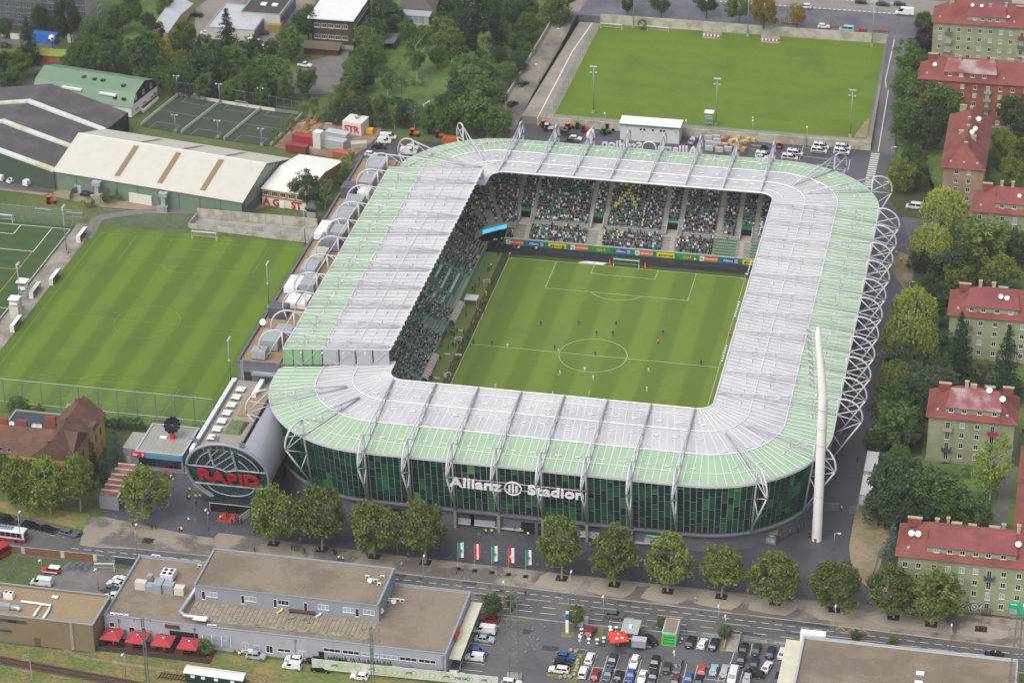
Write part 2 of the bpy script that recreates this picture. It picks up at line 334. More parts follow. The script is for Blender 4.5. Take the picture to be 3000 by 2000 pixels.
# main ring: everything except the raised part of the left side
idx=[i for i in range(NS) if not (STN[i][3] =='W' and YL0 < STN[i][0][1] < YL1)]
for i in range(NS):
    j = (i+1) % NS
    s, t = STN[i], STN[j]
    raised=s[3] =='W' and YL0-.5 < (s[0][1]+t[0][1])/2 < YL1+.5
    if raised: continue
    up=[P3(s[0],ZO),P3(t[0],ZO),P3(t[1],ZG),P3(s[1],ZG)]
    slab(*up).build('green_roof_panel',ROOFG,stad)
    crn_=s[3][0] =='c';odd=crn_ and (i-next(q for q in range(NS) if STN[q][3] ==s[3])) % 2
    if not odd:
        t2 = STN[(i+2) % NS] if crn_ else t
        slab(P3(s[1],ZG+.02),P3(t2[1],ZG+.02),P3(t2[2],ZI),P3(s[2],ZI),gap=.015 if crn_ else .02).build('clear_roof_panel',ROOFW,stad)
    m=M();rib(m,[P3(s[0],ZO-.05),P3(s[1],ZG-.05)]+([] if odd else [P3(s[2],ZI-.05)]));m.build('roof_rib',RIBM,stad)
nl = 52
for k in range(nl):
    y0,y1=YL0+(YL1-YL0)*k/nl,YL0+(YL1-YL0)*(k+1)/nl
    a,b,c=zz('L',None);xo,xg,xi=-OX+.6,-CCX-GRAD-.6,-IXI-1.0
    slab(Vector((xo,y1,a)),Vector((xo,y0,a)),Vector((xg,y0,b)),Vector((xg,y1,b))).build('green_roof_panel',ROOFG,stad)
    slab(Vector((xg,y1,b)),Vector((xg,y0,b)),Vector((xi,y0,c)),Vector((xi,y1,c))).build('clear_roof_panel',ROOFW,stad)
    m=M();rib(m,[Vector((xo,y0,a-.05)),Vector((xg,y0,b-.05)),Vector((xi,y0,c-.05))]);m.build('roof_rib',RIBM,stad)
# purlin lines round the ring, edge gutters
def loop_pts(fr, ring, z, dz=.22):
    out = []
    for s in STN:
        a,b=ring;p=[s[a][q]+(s[b][q]-s[a][q])*fr for q in (0,1)];za=(ZO,ZG,ZI)[a];zb=(ZO,ZG,ZI)[b]
        out.append((P3(p,za+(zb-za)*fr+dz),s[3]))
    return out
for fr,ring,r in ((0,(1,2),.15),(.5,(1,2),.13),(.84,(1,2),.06),(.35,(0,1),.05),(1,(1,2),.16)):
    pts=[p for p,sd_ in loop_pts(fr,ring,0) if not (sd_ =='W' and YL0 < p.y < YL1)]
    # start the run after the gap on the left side
    k0=max(range(len(pts)),key=lambda q: (pts[(q+1) % len(pts)]-pts[q]).length);pts=pts[k0+1:]+pts[:k0+1]
    M().tube(pts,r,4).build('roof_purlin',RIBM,stad)
a, b, c = zz('L', None)
for x,z,r in ((xg,b+.2,.15),((xg+xi)/2,(b+c)/2+.2,.13),(xg+(xi-xg)*.84,b+(c-b)*.84+.2,.1),(xo+(xg-xo)*.4,a+(b-a)*.4+.15,.07),(xi,c+.1,.25),(xo,a+.1,.2)):
    M().tube([(x,YL0,z),(x,YL1,z)],r,4).build('roof_purlin',RIBM,stad)
# step walls that close the raised roof at both ends
CLEARG=mat('glazed step wall','c4c8cc',rough=.15,var=.1,trans=.35,alpha=.8)
for y, zsgn in ((YL0, -1), (YL1, 1)):
    for x0,x1,za0,za1,zb0,zb1,mt in ((xo,xg,ZO,ZG,a,b,mat('green step wall','86ad88',rough=.3,var=.1,trans=.2)),(xg,xi,ZG,ZI,b,c,CLEARG)):
        n = 4
        for k in range(n):
            f0, f1 = k/n+.01, (k+1)/n-.01
            L_ = lambda p, q, f_: p+(q-p)*f_
            M()._add([(L_(x0,x1,f0),y,L_(za0,za1,f0)),(L_(x0,x1,f1),y,L_(za0,za1,f1)),(L_(x0,x1,f1),y,L_(zb0,zb1,f1)-.15),(L_(x0,x1,f0),y,L_(zb0,zb1,f0)-.15),
                      (L_(x0,x1,f0),y+.08,L_(za0,za1,f0)),(L_(x0,x1,f1),y+.08,L_(za0,za1,f1)),(L_(x0,x1,f1),y+.08,L_(zb0,zb1,f1)-.15),(L_(x0,x1,f0),y+.08,L_(zb0,zb1,f0)-.15)],
                     [(0,1,2,3),(7,6,5,4),(0,4,5,1),(3,2,6,7),(1,5,6,2),(0,3,7,4)]).build('step_wall_panel',mt,stad)
    pts = [xo+(xi-xo)*k/6 for k in range(7)]
    m = M()
    for k in range(6):
        zl=lambda x: (ZO+(ZG-ZO)*(x-xo)/(xg-xo)) if x < xg else (ZG+(ZI-ZG)*(x-xg)/(xi-xg))
        zh=lambda x: (a+(b-a)*(x-xo)/(xg-xo)) if x < xg else (b+(c-b)*(x-xg)/(xi-xg))
        m.tube([(pts[k],y-.15*-zsgn,zl(pts[k])),(pts[k],y-.15*-zsgn,zh(pts[k]))],.09,4)
        q0,q1=(pts[k],pts[k+1]) if k % 2 else (pts[k+1],pts[k])
        m.tube([(q0,y-.15*-zsgn,zl(q0)),(q1,y-.15*-zsgn,zh(q1))],.08,4)
    m.build('step_wall_frame', STEEL, stad)
# roof underside tie beam + inner and outer edge fascia
def outline(inset,only=None): # outer outline moved inward
    return [((s[0][0]-inset*(s[0][0]-s[1][0])/max(1e-6,math.dist(s[0],s[1])),s[0][1]-inset*(s[0][1]-s[1][1])/max(1e-6,math.dist(s[0],s[1]))),s[3]) for s in STN]
gut = outline(-.35); m = M()
for i in range(NS):
    j=(i+1) % NS;p,q=gut[i][0],gut[j][0];p2,q2=outline_in[i][0] if False else STN[i][0],STN[j][0]
    m._add([(*p,ZO-.75),(*q,ZO-.75),(*q,ZO-.1),(*p,ZO-.1),(*p2,ZO-.75),(*q2,ZO-.75),(*q2,ZO-.12),(*p2,ZO-.12)],[(0,1,2,3),(3,2,6,7),(0,4,5,1)])
m.build('gutter', STEEL, stad)
# ---- facade: mullion backing,then panels set proud of it
def prof(z): return .45+(19.3-z)/(19.3-5.2)*1.85        # inset of the leaning facade at a height
FRAME=mat('facade mullion','b5abad',rough=.5,var=.08)
def outl(inset,z): return [(Vector((*p,z)),sd_) for p,sd_ in outline(inset)]
bk0,bk1=outl(prof(5.2)+.12,5.2),outl(prof(19.3)+.12,19.3);m=M()
for i in range(NS):
    j=(i+1) % NS;m.face([bk0[i][0],bk0[j][0],bk1[j][0],bk1[i][0]])
m.build('facade_frame', FRAME, stad)
b0, b1 = outl(2.6, 0), outl(2.6, 5.2); m = M()
for i in range(NS):
    j=(i+1) % NS;m.face([b0[i][0],b0[j][0],b1[j][0],b1[i][0]])
m.build('base_wall',mat('grey base render','5f5f66',rough=.8,var=.08),stad)
l0, l1 = outl(1.6, 4.9), outl(2.7, 4.9); m = M()
for i in range(NS):
    j=(i+1) % NS;m.face([l0[i][0],l0[j][0],l1[j][0],l1[i][0]]);m.face([l0[i][0]-Vector((0,0,.35)),l0[j][0]-Vector((0,0,.35)),l0[j][0],l0[i][0]])
m.build('base_ledge',mat('ledge concrete','66666c',rough=.7),stad)
PG=[mat('facade panel %d' % k,c_,rough=.4,var=.18,scale=.8,spec=.25) for k,c_ in enumerate(('062c26','0a3a2c','144c34','2a623a','5c8846'))]
# walk the outline at even column width
path = [p for p, sd_ in outline(0)]; 
def facade_cols():
    cols=[];cum=0;k=0;step=1.52;i=0;rem=0.0;acc=[0]
    for q in range(NS): acc.append(acc[-1]+math.dist(path[q],path[(q+1) % NS]))
    n = int(acc[-1]/step)
    for k in range(n+1):
        d=acc[-1]*k/n;i=min(max(0,next((q for q in range(len(acc)-1) if acc[q+1] >=d),NS-1)),NS-1)
        f_=(d-acc[i])/(acc[i+1]-acc[i]);A,B=STN[i],STN[(i+1) % NS]
        o_=[A[0][q]+(B[0][q]-A[0][q])*f_ for q in (0,1)];g_=[A[1][q]+(B[1][q]-A[1][q])*f_ for q in (0,1)]
        dd=math.dist(o_,g_);cols.append((Vector((*o_,0)),Vector(((g_[0]-o_[0])/dd,(g_[1]-o_[1])/dd,0)),A[3]))
    return cols
cols=facade_cols();fr_=random.Random(3);npan=0;rest=M()
for k in range(len(cols)-1):
    (A, na, sd_), (B, nb, _) = cols[k], cols[k+1]
    z = 5.3+fr_.choice((0, .6, 1.2)); zs = [5.25]
    while zs[-1] < 17.2: zs.append(zs[-1]+fr_.choice((1.5,2.2,3.0,3.8,4.6)) if len(zs) > 1 else z+fr_.choice((.8,1.8,2.8)))
    zs = [q for q in zs if q < 18.3]+[19.25]
    for z0, z1 in zip(zs, zs[1:]):
        top=z1 > 19;w_=(6,5,4,1.6,1.0) if top else (8,6,3.4,1.4,.06)
        mi = fr_.choices(range(5), w_)[0]
        pts = []
        for zq in (z0+.075, z1-.075):
            p,q=A+na*prof(zq),B+nb*prof(zq);p.z=q.z=zq
            pts.append((p.lerp(q,.065),q.lerp(p,.065)))
        out = -(na+nb)*.5*.09
        quad=[pts[0][0],pts[0][1],pts[1][1],pts[1][0]];vs=quad+[v-out for v in quad];fs=[(0,1,2,3),(0,4,5,1),(1,5,6,2),(2,6,7,3),(3,7,4,0)]
        vs = [v+out*.6 for v in vs]
        big=sd_ =='S' or (sd_ =='c0' and npan < 297)
        if big and npan < 299: M()._add(vs,fs).build('facade_panel',PG[mi],stad);npan +=1
        else: rest._add(vs, fs, mi)
o=rest.build('facade_panels',PG,stad);o['kind']='stuff'
# ---- trusses: arch outside the edge,bottom and top chords over the roof,bracing
def arc_pts(foot):
    P=[(.4,4.5)]+[(1.6+4.9*math.sin(t),-.2+4.9*math.cos(t)) for t in [RD(q) for q in range(0,91,15)]]+[(6.3,-1.2)]
    return P+[foot]
def truss_meshes(inner, z_in, foot, chord_end):
    """outward distance along x, height along z, both from the roof edge"""
    a_ = M(); V_ = lambda q: (q[0], 0, q[1])
    arc=arc_pts(foot);a_.tube([V_(q) for q in arc[:-1]],.24,8);a_.tube([V_(arc[-2]),V_(foot)],.22,8)
    a_.tube([V_((.4,4.5)),V_((-.9,0)) if foot[1] > 0 else V_((.25,.3)),V_((-1.7,foot[1]))] if foot[1] < 0 else [V_((.4,4.5)),V_((-.2,0))],.25,8)
    node = arc[-2]
    if foot[1] < -5:
        a_.tube([V_((.4,4.3)),V_(node)],.15);a_.tube([V_((.1,.3)),V_(arc[5])],.15);a_.tube([V_((.1,.2)),V_(node)],.13)
        a_.tube([V_(node),V_((-.5,-5))],.13);a_.tube([V_((-.5,-5.3)),V_((node[0]*.45+foot[0]*.55,node[1]*.45+foot[1]*.55))],.13)
    else:
        a_.tube([V_((.2,4.3)),V_((5.2,-4))],.15)
    c_=M();zr=lambda o_: (z_in*(-o_)/-inner if o_ < 0 else 0)+.25
    c_.tube([V_((0,.25)),V_((chord_end*.35,zr(chord_end*.35))),V_((chord_end,zr(chord_end)))],.2,6)
    tz=lambda o_: 4.5+(zr(chord_end)+.25-4.5)*(o_/chord_end)
    c_.tube([V_((.4,4.5)),V_((chord_end,tz(chord_end)))],.2,6)
    b_=M();n=5 if chord_end < -22 else 3;xs=[chord_end*k/n for k in range(n)]
    for k in range(1, n):
        b_.tube([V_((xs[k],zr(xs[k]))),V_((xs[k],tz(xs[k])))],.11,5)
        b_.tube([V_((xs[k-1],tz(xs[k-1]))),V_((xs[k],zr(xs[k])))],.1,5)
        for s_ in (-1,1): b_.tube([(xs[k],0,tz(xs[k])-.1),(xs[k]+.2,s_*3.0,zr(xs[k])-.1)],.05,4)
        for s_ in (-1,1): b_.tube([(xs[k]+.2,s_*2.3,zr(xs[k])),(xs[k]+.2,s_*3.7,zr(xs[k]))],.16,4,1)
    return [q.mesh(nm,[STEEL,RIBM],True) for q,nm in ((a_,'arch'),(c_,'roof_truss'),(b_,'bracing'))]
SM=truss_meshes(-29.4,3.0,(-2.0,-14.9),-29.0);CM=truss_meshes(-29,3.0,(-2.0,-14.9),-19.0);LM=truss_meshes(-28,2.6,(5.4,-4.4),-27.6)
def truss(x, y, z, rz, ms):
    o=place('roof_truss',ms[1],stad,(x,y,z),rz)
    for q in (ms[0],ms[2]): c_=bpy.data.objects.new(q.name,q);COL.objects.link(c_);c_.parent=o
for k in range(8):
    truss(-38.6+10.72*k,-OY+CYS,ZO,-math.pi/2,SM);truss(-38.6+10.72*k,OY+CYS,ZO,math.pi/2,SM)
for k in range(11):
    truss(OX,-53.9+10.75*k,ZO,0,SM);truss(-OX+.6,-54.6+10.75*k,ZO+ZL*1.1,math.pi,LM)
for q,(sx,sy) in enumerate(((1,-1),(1,1),(-1,1),(-1,-1))):
    for an in (27, 60):
        t=RD(an);truss(sx*(CCX+ORAD*math.cos(t)),sy*(CCY+ORAD*math.sin(t))+CYS,ZO,math.atan2(sy*math.sin(t),sx*math.cos(t)),CM)
# ---- name sign on the near facade
SIGN=mat('white sign letter','d2d0d4',rough=.4,var=.03)
for s_,cx_,al in (('Allianz',-11.2,0),('Stadion',8.2,0)):
    me=text_mesh('sign_lettering',s_,3.45,.25,.075,SIGN);w_=me.vertices and max(v.co.x for v in me.vertices)-min(v.co.x for v in me.vertices)
    o=place('sign_lettering',me,stad,(cx_,-94.0,15.0 if al ==0 else 15));o.rotation_euler=(math.pi/2,0,0);o.scale=(12.7/w_ if s_ =='Allianz' else 13.4/w_,1,1)
m = M(); 
for t0 in range(1): m.tube([(-2.1+2.0*math.cos(RD(q)),-94.0,15.0+1.75*math.sin(RD(q))) for q in range(0,360,15)],.2,6,closed=True)
for dx,z0,z1 in ((-.85,14.0,15.8),(0,13.9,16.2),(.85,14.0,15.8)): m.box(-2.1+dx-.25,-2.1+dx+.25,-94.2,-93.8,z0,z1)
m.build('sign_emblem', SIGN, stad)
m = M()
for z in (14.2,15.9): m.box(-17.6,14.9,-93.5,-93.35,z,z+.14)
for x in [-17+k*3.2 for k in range(11)]: m.box(x,x+.1,-93.35,-91.5,14.9,15.0)
m.build('sign_rail', STEEL, stad)
# ---- ground floor: kiosks, doors, shop
GSH = mat('kiosk shutter', '9a9ca0', rough=.5)
for x,w_,gsign in ((-27,5,'strip'),(-14.6,4,''),(-10.5,6,''),(15.5,5,''),(31,4.4,'FANSHOP')):
    M().box(x-w_/2,x+w_/2,-89.75,-89.3,1.1,2.6).build('kiosk_window',GSH,stad)
    M().box(x-w_/2,x+w_/2,-89.95,-89.3,2.8,3.6).build('kiosk_sign',GREEN if gsign else DGREY,stad)
    if gsign =='FANSHOP': wall_text('kiosk_lettering',gsign,.75,(x,-90.0,3.2),WHITE,stad)
    elif gsign: M().box(x-2.1,x-.9,-90.0,-89.95,3.1,3.35).build('kiosk_lettering',WHITE,stad)
    M().box(x-w_/2,x+w_/2,-90.1,-89.3,.95,1.08).build('kiosk_counter',LGREY,stad)
for x in (-31.5, 0.5, 4.5, 22):
    M().box(x-1.6,x+1.6,-89.7,-89.3,.02,3.0).build('entrance_door',BLACK,stad)
for x in (-4,26): M().box(x-3.5,x+3.5,-90.0,-89.4,.7,.95).build('wall_bench',LGREY,stad)
for k in range(8):
    x=-38.6+10.72*k;M().obox(x,-90.2,0,.7,.8,4.9).build('plinth',mat('plinth grey','7d7b78',rough=.8),stad)
# ---- stands
CON2=mat('terrace concrete','8d8a84',rough=.85,var=.12)
def stand(name, side):
    """stepped terrace; local x along the stand, y away from the pitch"""
    return None
ROWD, ROWH = .82, .50
def terrace(x0,x1,y0,rows,z0,d=ROWD,h=ROWH,f_=lambda x,y,z: (x,y,z)):
    m = M()
    for r in range(rows):
        ya, yb, z = y0+r*d, y0+(r+1)*d, z0+(r+1)*h
        m.face([f_(x0,ya,z-h),f_(x1,ya,z-h),f_(x1,ya,z),f_(x0,ya,z)]);m.face([f_(x0,ya,z),f_(x1,ya,z),f_(x1,yb,z),f_(x0,yb,z)])
    return m
FY = 60.7
PORT = [-32.3, -11.0, 10.8, 32.1]
m=terrace(-37,44,FY,6,1.7).add(terrace(-37,44,FY+11*ROWD,25,1.7+11*ROWH))
for xa,xb in zip([-37]+[q+1.7 for q in PORT],[q-1.7 for q in PORT]+[44]): m.add(terrace(xa,xb,FY+6*ROWD,5,1.7+6*ROWH))
m.build('north_terrace', CON2, stad)
terrace(-44,44,0,34,1.7,f_=lambda x,y,z: (x,-63.5-y,z)).build('south_terrace',CON2,stad)
terrace(-60,60,0,34,1.7,f_=lambda x,y,z: (41.5+y,x,z)).build('east_terrace',CON2,stad)
LXF = lambda x, y, z: (-41.5-y, x, z)
terrace(-60,56,0,34,1.6,.8,.44,LXF).build('west_terrace',CON2,stad)
# corner terrace over the far-left opening: a fan of steps
ca = (-33.0, 52.0); m = M(); CR0 = 11.5
def corner_pt(t,r,z): return (ca[0]-r*math.sin(t),ca[1]+r*math.cos(t),z)
for r in range(30):
    for k in range(6):
        t0,t1=RD(6+13*k),RD(6+13*(k+1));ra,rb,z=CR0+r*.8,CR0+(r+1)*.8,5.6+r*.47
        m.face([corner_pt(t0,ra,z-.47),corner_pt(t0,ra,z),corner_pt(t1,ra,z),corner_pt(t1,ra,z-.47)]);m.face([corner_pt(t0,ra,z),corner_pt(t0,rb,z),corner_pt(t1,rb,z),corner_pt(t1,ra,z)])
m.build('corner_terrace', CON2, stad)
m = M()
for k in range(6):
    t0,t1=RD(6+13*k),RD(6+13*(k+1));m.face([corner_pt(t1,CR0-.2,3.9),corner_pt(t0,CR0-.2,3.9),corner_pt(t0,CR0-.2,6.2),corner_pt(t1,CR0-.2,6.2)])
m.build('corner_fascia', CON2, stad)
SCR=mat('lit screen','49c0e8',emit=.55,var=.1,scale=.4)
t0,t1=RD(20),RD(62);A,B=Vector(corner_pt(t1,CR0-.45,4.35)),Vector(corner_pt(t0,CR0-.45,4.35));up=Vector((0,0,1.25))
M().face([A,B,B+up,A+up]).build('led_screen',SCR,stad)
me=text_mesh('screen_lettering','Allianz',.95,.02,.02,WHITE);mid=(A+B)/2+up*.5+Vector((.12,-.12,0));o=place('screen_lettering',me,stad,mid);o.rotation_euler=(math.pi/2,0,math.atan2(B.y-A.y,B.x-A.x))
# outer walls under the roof and behind the terraces
WALLI=mat('stand back wall','2c3034',rough=.8);m=M()
q0 = outl(4, 0); q1 = outl(4, ZO-.6)
for i in range(NS): j=(i+1) % NS;m.face([q0[j][0],q0[i][0],q1[i][0],q1[j][0]])
m.build('back_wall', WALLI, stad)
# stairs (aisles) and portals in the far stand
AIS=mat('stair concrete','a3a098',rough=.8,var=.1,scale=3)
def aisle(x, r0, r1, w_=1.3):
    m = M()
    for r in range(r0, r1):
        for h_ in (0, 1):
            ya,z=FY+r*ROWD+h_*ROWD/2,1.7+(r+1)*ROWH+.03
            m.box(x-w_/2,x+w_/2,ya-.02,ya+ROWD/2-.06,z-.25,z+h_*.2)
    m.build('stair', AIS, stad)
AX=[-34.7,-29.9,-13.2,-8.7,8.4,13.1,24.2,29.7,34.6]
for x in AX: aisle(x, 9, 34)
for x in (-30.8, -9.5, 11.5, 31.5): aisle(x, 0, 6)
for k, x in enumerate(PORT):
    y0, z0 = FY+6.2*ROWD, 1.7+6.0*ROWH
    y0, z0, yb = FY+6*ROWD, 1.7+6*ROWH, FY+11*ROWD
    for sx in (-1,1): M()._add([(x+sx*1.7+q,y_,z_) for q in (-.15,.15) for y_,z_ in ((y0,z0),(yb,z0),(yb,z0+3.3),(y0,z0+1.0))],[(0,1,2,3),(7,6,5,4),(3,2,6,7),(0,3,7,4)]).build('portal_wall',AIS,stad)
    M().box(x-1.55,x+1.55,y0,yb,z0-.1,z0+.03).build('portal_floor',AIS,stad)
    M().box(x-1.55,x+1.55,yb-.1,yb-.02,z0,z0+2.1).build('portal_opening',BLACK,stad)  # black panel painted in for the darkness of the passage
    M().box(x-1.55,x+1.55,yb-.3,yb-.02,z0+2.1,z0+3.2).build('portal_lintel',GREEN,stad)
    if k ==2: wall_text('portal_lettering','WIEN ENERGIE',.42,(x+.3,yb-.33,z0+2.65),WHITE,stad)
# walkway between lower and upper blocks with its railing
m=M().box(-36.5,37,FY+5.4*ROWD,FY+6.4*ROWD,1.7+5*ROWH,1.7+6*ROWH+.04);m.build('walkway',AIS,stad)
for xa,xb in ((-27.5,-14.5),(-7.3,7.2),(14.4,28.6)):
    m = M(); zz0 = 1.7+7.2*ROWH
    m.box(xa,xb,FY+6.5*ROWD,FY+6.7*ROWD,1.7+6*ROWH,zz0)
    m.build('walkway_wall', AIS, stad)
    m = M()
    for z in (.5,1.0): m.tube([(xa,FY+6.6*ROWD,zz0+z),(xb,FY+6.6*ROWD,zz0+z)],.035,4)
    for q in range(int((xb-xa)/1.5)+1): m.tube([(xa+q*1.5,FY+6.6*ROWD,zz0),(xa+q*1.5,FY+6.6*ROWD,zz0+1)],.03,4)
    m.build('railing', GALV, stad)
# perimeter boards of the far stand
M().box(-37.2,44,60.35,60.6,0.02,2.0).build('board_wall',GREEN,stad);M().box(-37.2,44,60.3,60.75,2.0,2.14).build('board_cap',AIS,stad)
OTT=mat('yellow board','d8c51e',rough=.5);WEO=mat('orange board','cf5d34',rough=.5)
BX=[(-35.6,'W'),(-29.4,'A'),(-23.0,'O'),(-16.6,'W'),(-10.3,'T'),(-4.0,'A'),(2.2,'W'),(8.5,'O'),(14.7,'T'),(20.9,'W'),(27.0,'A'),(33.2,'O')]
for x, k in BX:
    x +=1.6;w_=2.55;mt=dict(W=WEO,A=BLUE,O=OTT,T=mat('green board','2b8a3e',rough=.5))[k]
    M().box(x-w_,x+w_,60.28,60.34,.35,1.75).build('advert_board',mt,stad)
    if k =='W': M().box(x-w_,x-w_+1.25,60.25,60.3,.35,1.75).build('advert_tile',WHITE,stad);M().tube([(x-w_+.62+.3*math.cos(RD(q)),60.22,1.05+.3*math.sin(RD(q))) for q in range(0,360,45)],.08,4,closed=True).build('advert_emblem',BLACK,stad)
    if k =='A': M().tube([(x+1.8+.48*math.cos(RD(q)),60.24,1.05+.48*math.sin(RD(q))) for q in range(0,360,30)],.06,4,closed=True).box(x+1.57,x+1.66,60.2,60.26,.8,1.3).box(x+1.755,x+1.845,60.2,60.26,.8,1.4).box(x+1.94,x+2.03,60.2,60.26,.8,1.3).build('advert_emblem',WHITE,stad)
    if k =='O': M()._add([(x-2.2,60.22,.6),(x-1.5,60.22,.6),(x-1.85,60.22,1.5)],[(0,1,2)]).build('advert_emblem',BLACK,stad)
    s_,cx_,sz,mt2=dict(W=('WIEN ENERGIE',.6,.58,WHITE),A=('Allianz',-.55,1.05,WHITE),O=('Ottakringer',.35,.85,BLACK),T=('tipp3',0,1.25,mat('board orange text','e08a1e')))[k]
    wall_text('advert_lettering',s_,sz,(x+cx_,60.22,1.05),mt2,stad,off=.012,ext=.02)
# left stand front wall,glazed boxes,bench shelters
LW=mat('stand front green','3f9c7a',rough=.5,var=.1)
for y0, y1, dx in ((5.6, 57.5, 0), (-58, -.5, 0)):
    M().box(-41.7+dx,-41.45+dx,y0,y1,0.02,1.9).build('front_wall',LW,stad);M().box(-41.8+dx,-41.35+dx,y0,y1,1.9,2.02).build('front_wall_cap',AIS,stad)
M().box(-46.5,-41.6,5.3,5.6,0,3.2).box(-46.5,-41.6,-.8,-.5,0,3.2).box(-46.8,-46.5,-.8,5.6,2.2,4.0).build('tunnel_wall',CONC,stad)
M().box(-46.4,-41.6,-.5,5.3,.02,.06).build('tunnel_floor',ASPH,stad)
SHEL=mat('shelter roof','c9b9ac',rough=.15,var=.2,scale=2,alpha=.8)
for y0, y1 in ((8.5, 20.0), (-24.0, -10.5)):
    M()._add([(-41.4,y0,2.2),(-41.4,y1,2.2),(-40.2,y1,2.0),(-40.2,y0,2.0),(-39.8,y1,1.4),(-39.8,y0,1.4)],[(0,1,2,3),(3,2,4,5)]).build('bench_shelter',SHEL,stad)
    m = M()
    for q in range(int((y1-y0)/1.4)+1): y=y0+q*1.4;m.tube([(-41.3,y,2.2),(-40.2,y,2.05),(-39.8,y,1.4),(-39.8,y,.05)],.04,4)
    m.build('shelter_frame', WHITE, stad)
VG=mat('box partition green','1d8a68',rough=.4,var=.1)
for y0,y1,r0 in ((21.5,33.8,2),(15.0,19.6,3)):
    for q in range(6):
        r = r0+q*3; x = -41.5-r*.8; z = 1.6+r*.44
        M().box(x-.1,x+.1,y0-q*.2,y1-q*.1,z,z+1.0).build('box_partition',VG,stad)
        M().box(x-1.5,x-.9,y0+.4-q*.2,y1-.4-q*.1,z+.9,z+1.0).build('box_table',WHITE,stad)
for ya,r0,r1 in ((34.3,1,24),(20.6,3,20),(14.4,2,22),(-12.2,1,22),(-24.4,1,22),(44.0,1,26)):
    m = M()
    for r in range(r0, r1):
        x,z=-41.5-r*.8,1.6+(r+1)*.44;m.box(x-.8,x-.45,ya-.6,ya+.6,z-.2,z+.04);m.box(x-.42,x-.05,ya-.6,ya+.6,z-.4,z-.18)
    m.build('stair', AIS, stad)
M().box(-55,-47.5,20.9,21.2,4.5,8.2).box(-55,-54.7,20.9,26.5,6.0,8.6).build('box_wall',CONC,stad)
m=M().box(-45.2,-41.6,14.8,34,2.05,2.25);m.build('box_terrace',AIS,stad)
for k in range(18):
    y=22+k*.62;M().box(-43.6,-43.1,y,y+.5,2.27,2.7).box(-43.7,-43.58,y,y+.5,2.27,3.1).build('seat',GREEN,stad)
# inner roof-edge floodlights,dotted along the left and right edges
FLD = mat('floodlight lamp', 'c9ccd0', rough=.3)
for k in range(40):
    y = -53+k*2.7
    if y < YL1: m=M().box(-IXI-.95,-IXI-.45,y,y+.35,zz('L',0)[2]+.0,zz('L',0)[2]+.4);m.build('edge_lamp',FLD,stad)
for ya in (-38, -14, 10, 34):
    for k in range(7):
        y=ya+k*1.3;M().ball((IXI-.9,y,ZI+.35),.22,.22,.22,6,4).build('edge_lamp',FLD,stad)
    M().tube([(IXI-.9,ya-.5,ZI+.2),(IXI-.9,ya+8.5,ZI+.2)],.05,4).build('lamp_rail',STEEL,stad)
# ------------------------------------------------------------------ people
def skin_person(name, J, E_):
    """J: joint -> (x,y,z,r); E_: edges; one continuous skinned surface"""
    ks=list(J);me=bpy.data.meshes.new('t');me.from_pydata([J[k][:3] for k in ks],[(ks.index(a),ks.index(b)) for a,b in E_],[])
    o=bpy.data.objects.new('t',me);COL.objects.link(o);o.modifiers.new('s','SKIN')
    for i, k in enumerate(ks):
        sv=me.skin_vertices[0].data[i];sv.radius=(J[k][3],J[k][3]*(J[k][4] if len(J[k]) > 4 else 1));sv.use_root=(k =='pel')
    sb=o.modifiers.new('u','SUBSURF');sb.levels=1;sb.render_levels=1
    dg=bpy.context.evaluated_depsgraph_get();r=bpy.data.meshes.new_from_object(o.evaluated_get(dg));bpy.data.objects.remove(o);r.name=name
    return r
def person_mesh(name, pose):
    s=dict(stand=(.02,-.02,.0,.0),walk=(.26,-.24,.16,-.14),run=(.38,-.34,.3,-.25),sit=(.45,.45,.2,.2))[pose]
    hz = .93 if pose != 'sit' else .5
    J=dict(pel=(0,0,hz,.14),bel=(0,0,hz+.18,.145),che=(0,.01,hz+.38,.165),nec=(0,.01,hz+.53,.065),hd=(0,.03,hz+.66,.095),top=(0,.02,hz+.80,.075))
    E_=[('pel','bel'),('bel','che'),('che','nec'),('nec','hd'),('hd','top')]
    for q,(sx,lg,ar) in enumerate(((-1,s[0],s[3]),(1,s[1],s[2]))):
        t = 'lr'[q]
        J[t+'hip'] = (sx*.1, 0, hz-.08, .095)
        if pose =='sit': J[t+'kne']=(sx*.12,.42,.48,.065);J[t+'ank']=(sx*.12,.45,.08,.05);J[t+'toe']=(sx*.12,.6,.04,.045)
        else: J[t+'kne']=(sx*.11,lg*.55+.04,.5,.068);J[t+'ank']=(sx*.11,lg,.09,.048);J[t+'toe']=(sx*.12,lg+.16,.045,.042)
        J[t+'sho']=(sx*.2,0,hz+.46,.07);J[t+'elb']=(sx*.28,ar*.6-.02,hz+.2,.052);J[t+'wri']=(sx*.27,ar+.06,hz-.02,.04);J[t+'han']=(sx*.26,ar+.1,hz-.12,.045)
        E_ +=[('pel',t+'hip'),(t+'hip',t+'kne'),(t+'kne',t+'ank'),(t+'ank',t+'toe'),('che',t+'sho'),(t+'sho',t+'elb'),(t+'elb',t+'wri'),(t+'wri',t+'han')]
    me = skin_person(name, J, E_)
    for _ in range(5): me.materials.append(WHITE)
    for p in me.polygons:
        c = p.center; x, y, z = abs(c.x), c.y, c.z
        if z > hz+.74 or (z > hz+.6 and y < .0): k=3
        elif z > hz+.54: k = 2
        elif x > .21 and z < hz+.06: k = 2
        elif z > hz-.04: k = 0
        elif z < .1: k = 4
        else: k = 1
        p.material_index = k
        p.use_smooth = True
    return me
PM={k: person_mesh('person',k) for k in ('stand','walk','run','sit')}
SKIN=[mat('skin %d' % k,c_,rough=.6,var=0) for k,c_ in enumerate(('c49a7e','a87c5e','6b4a36'))]
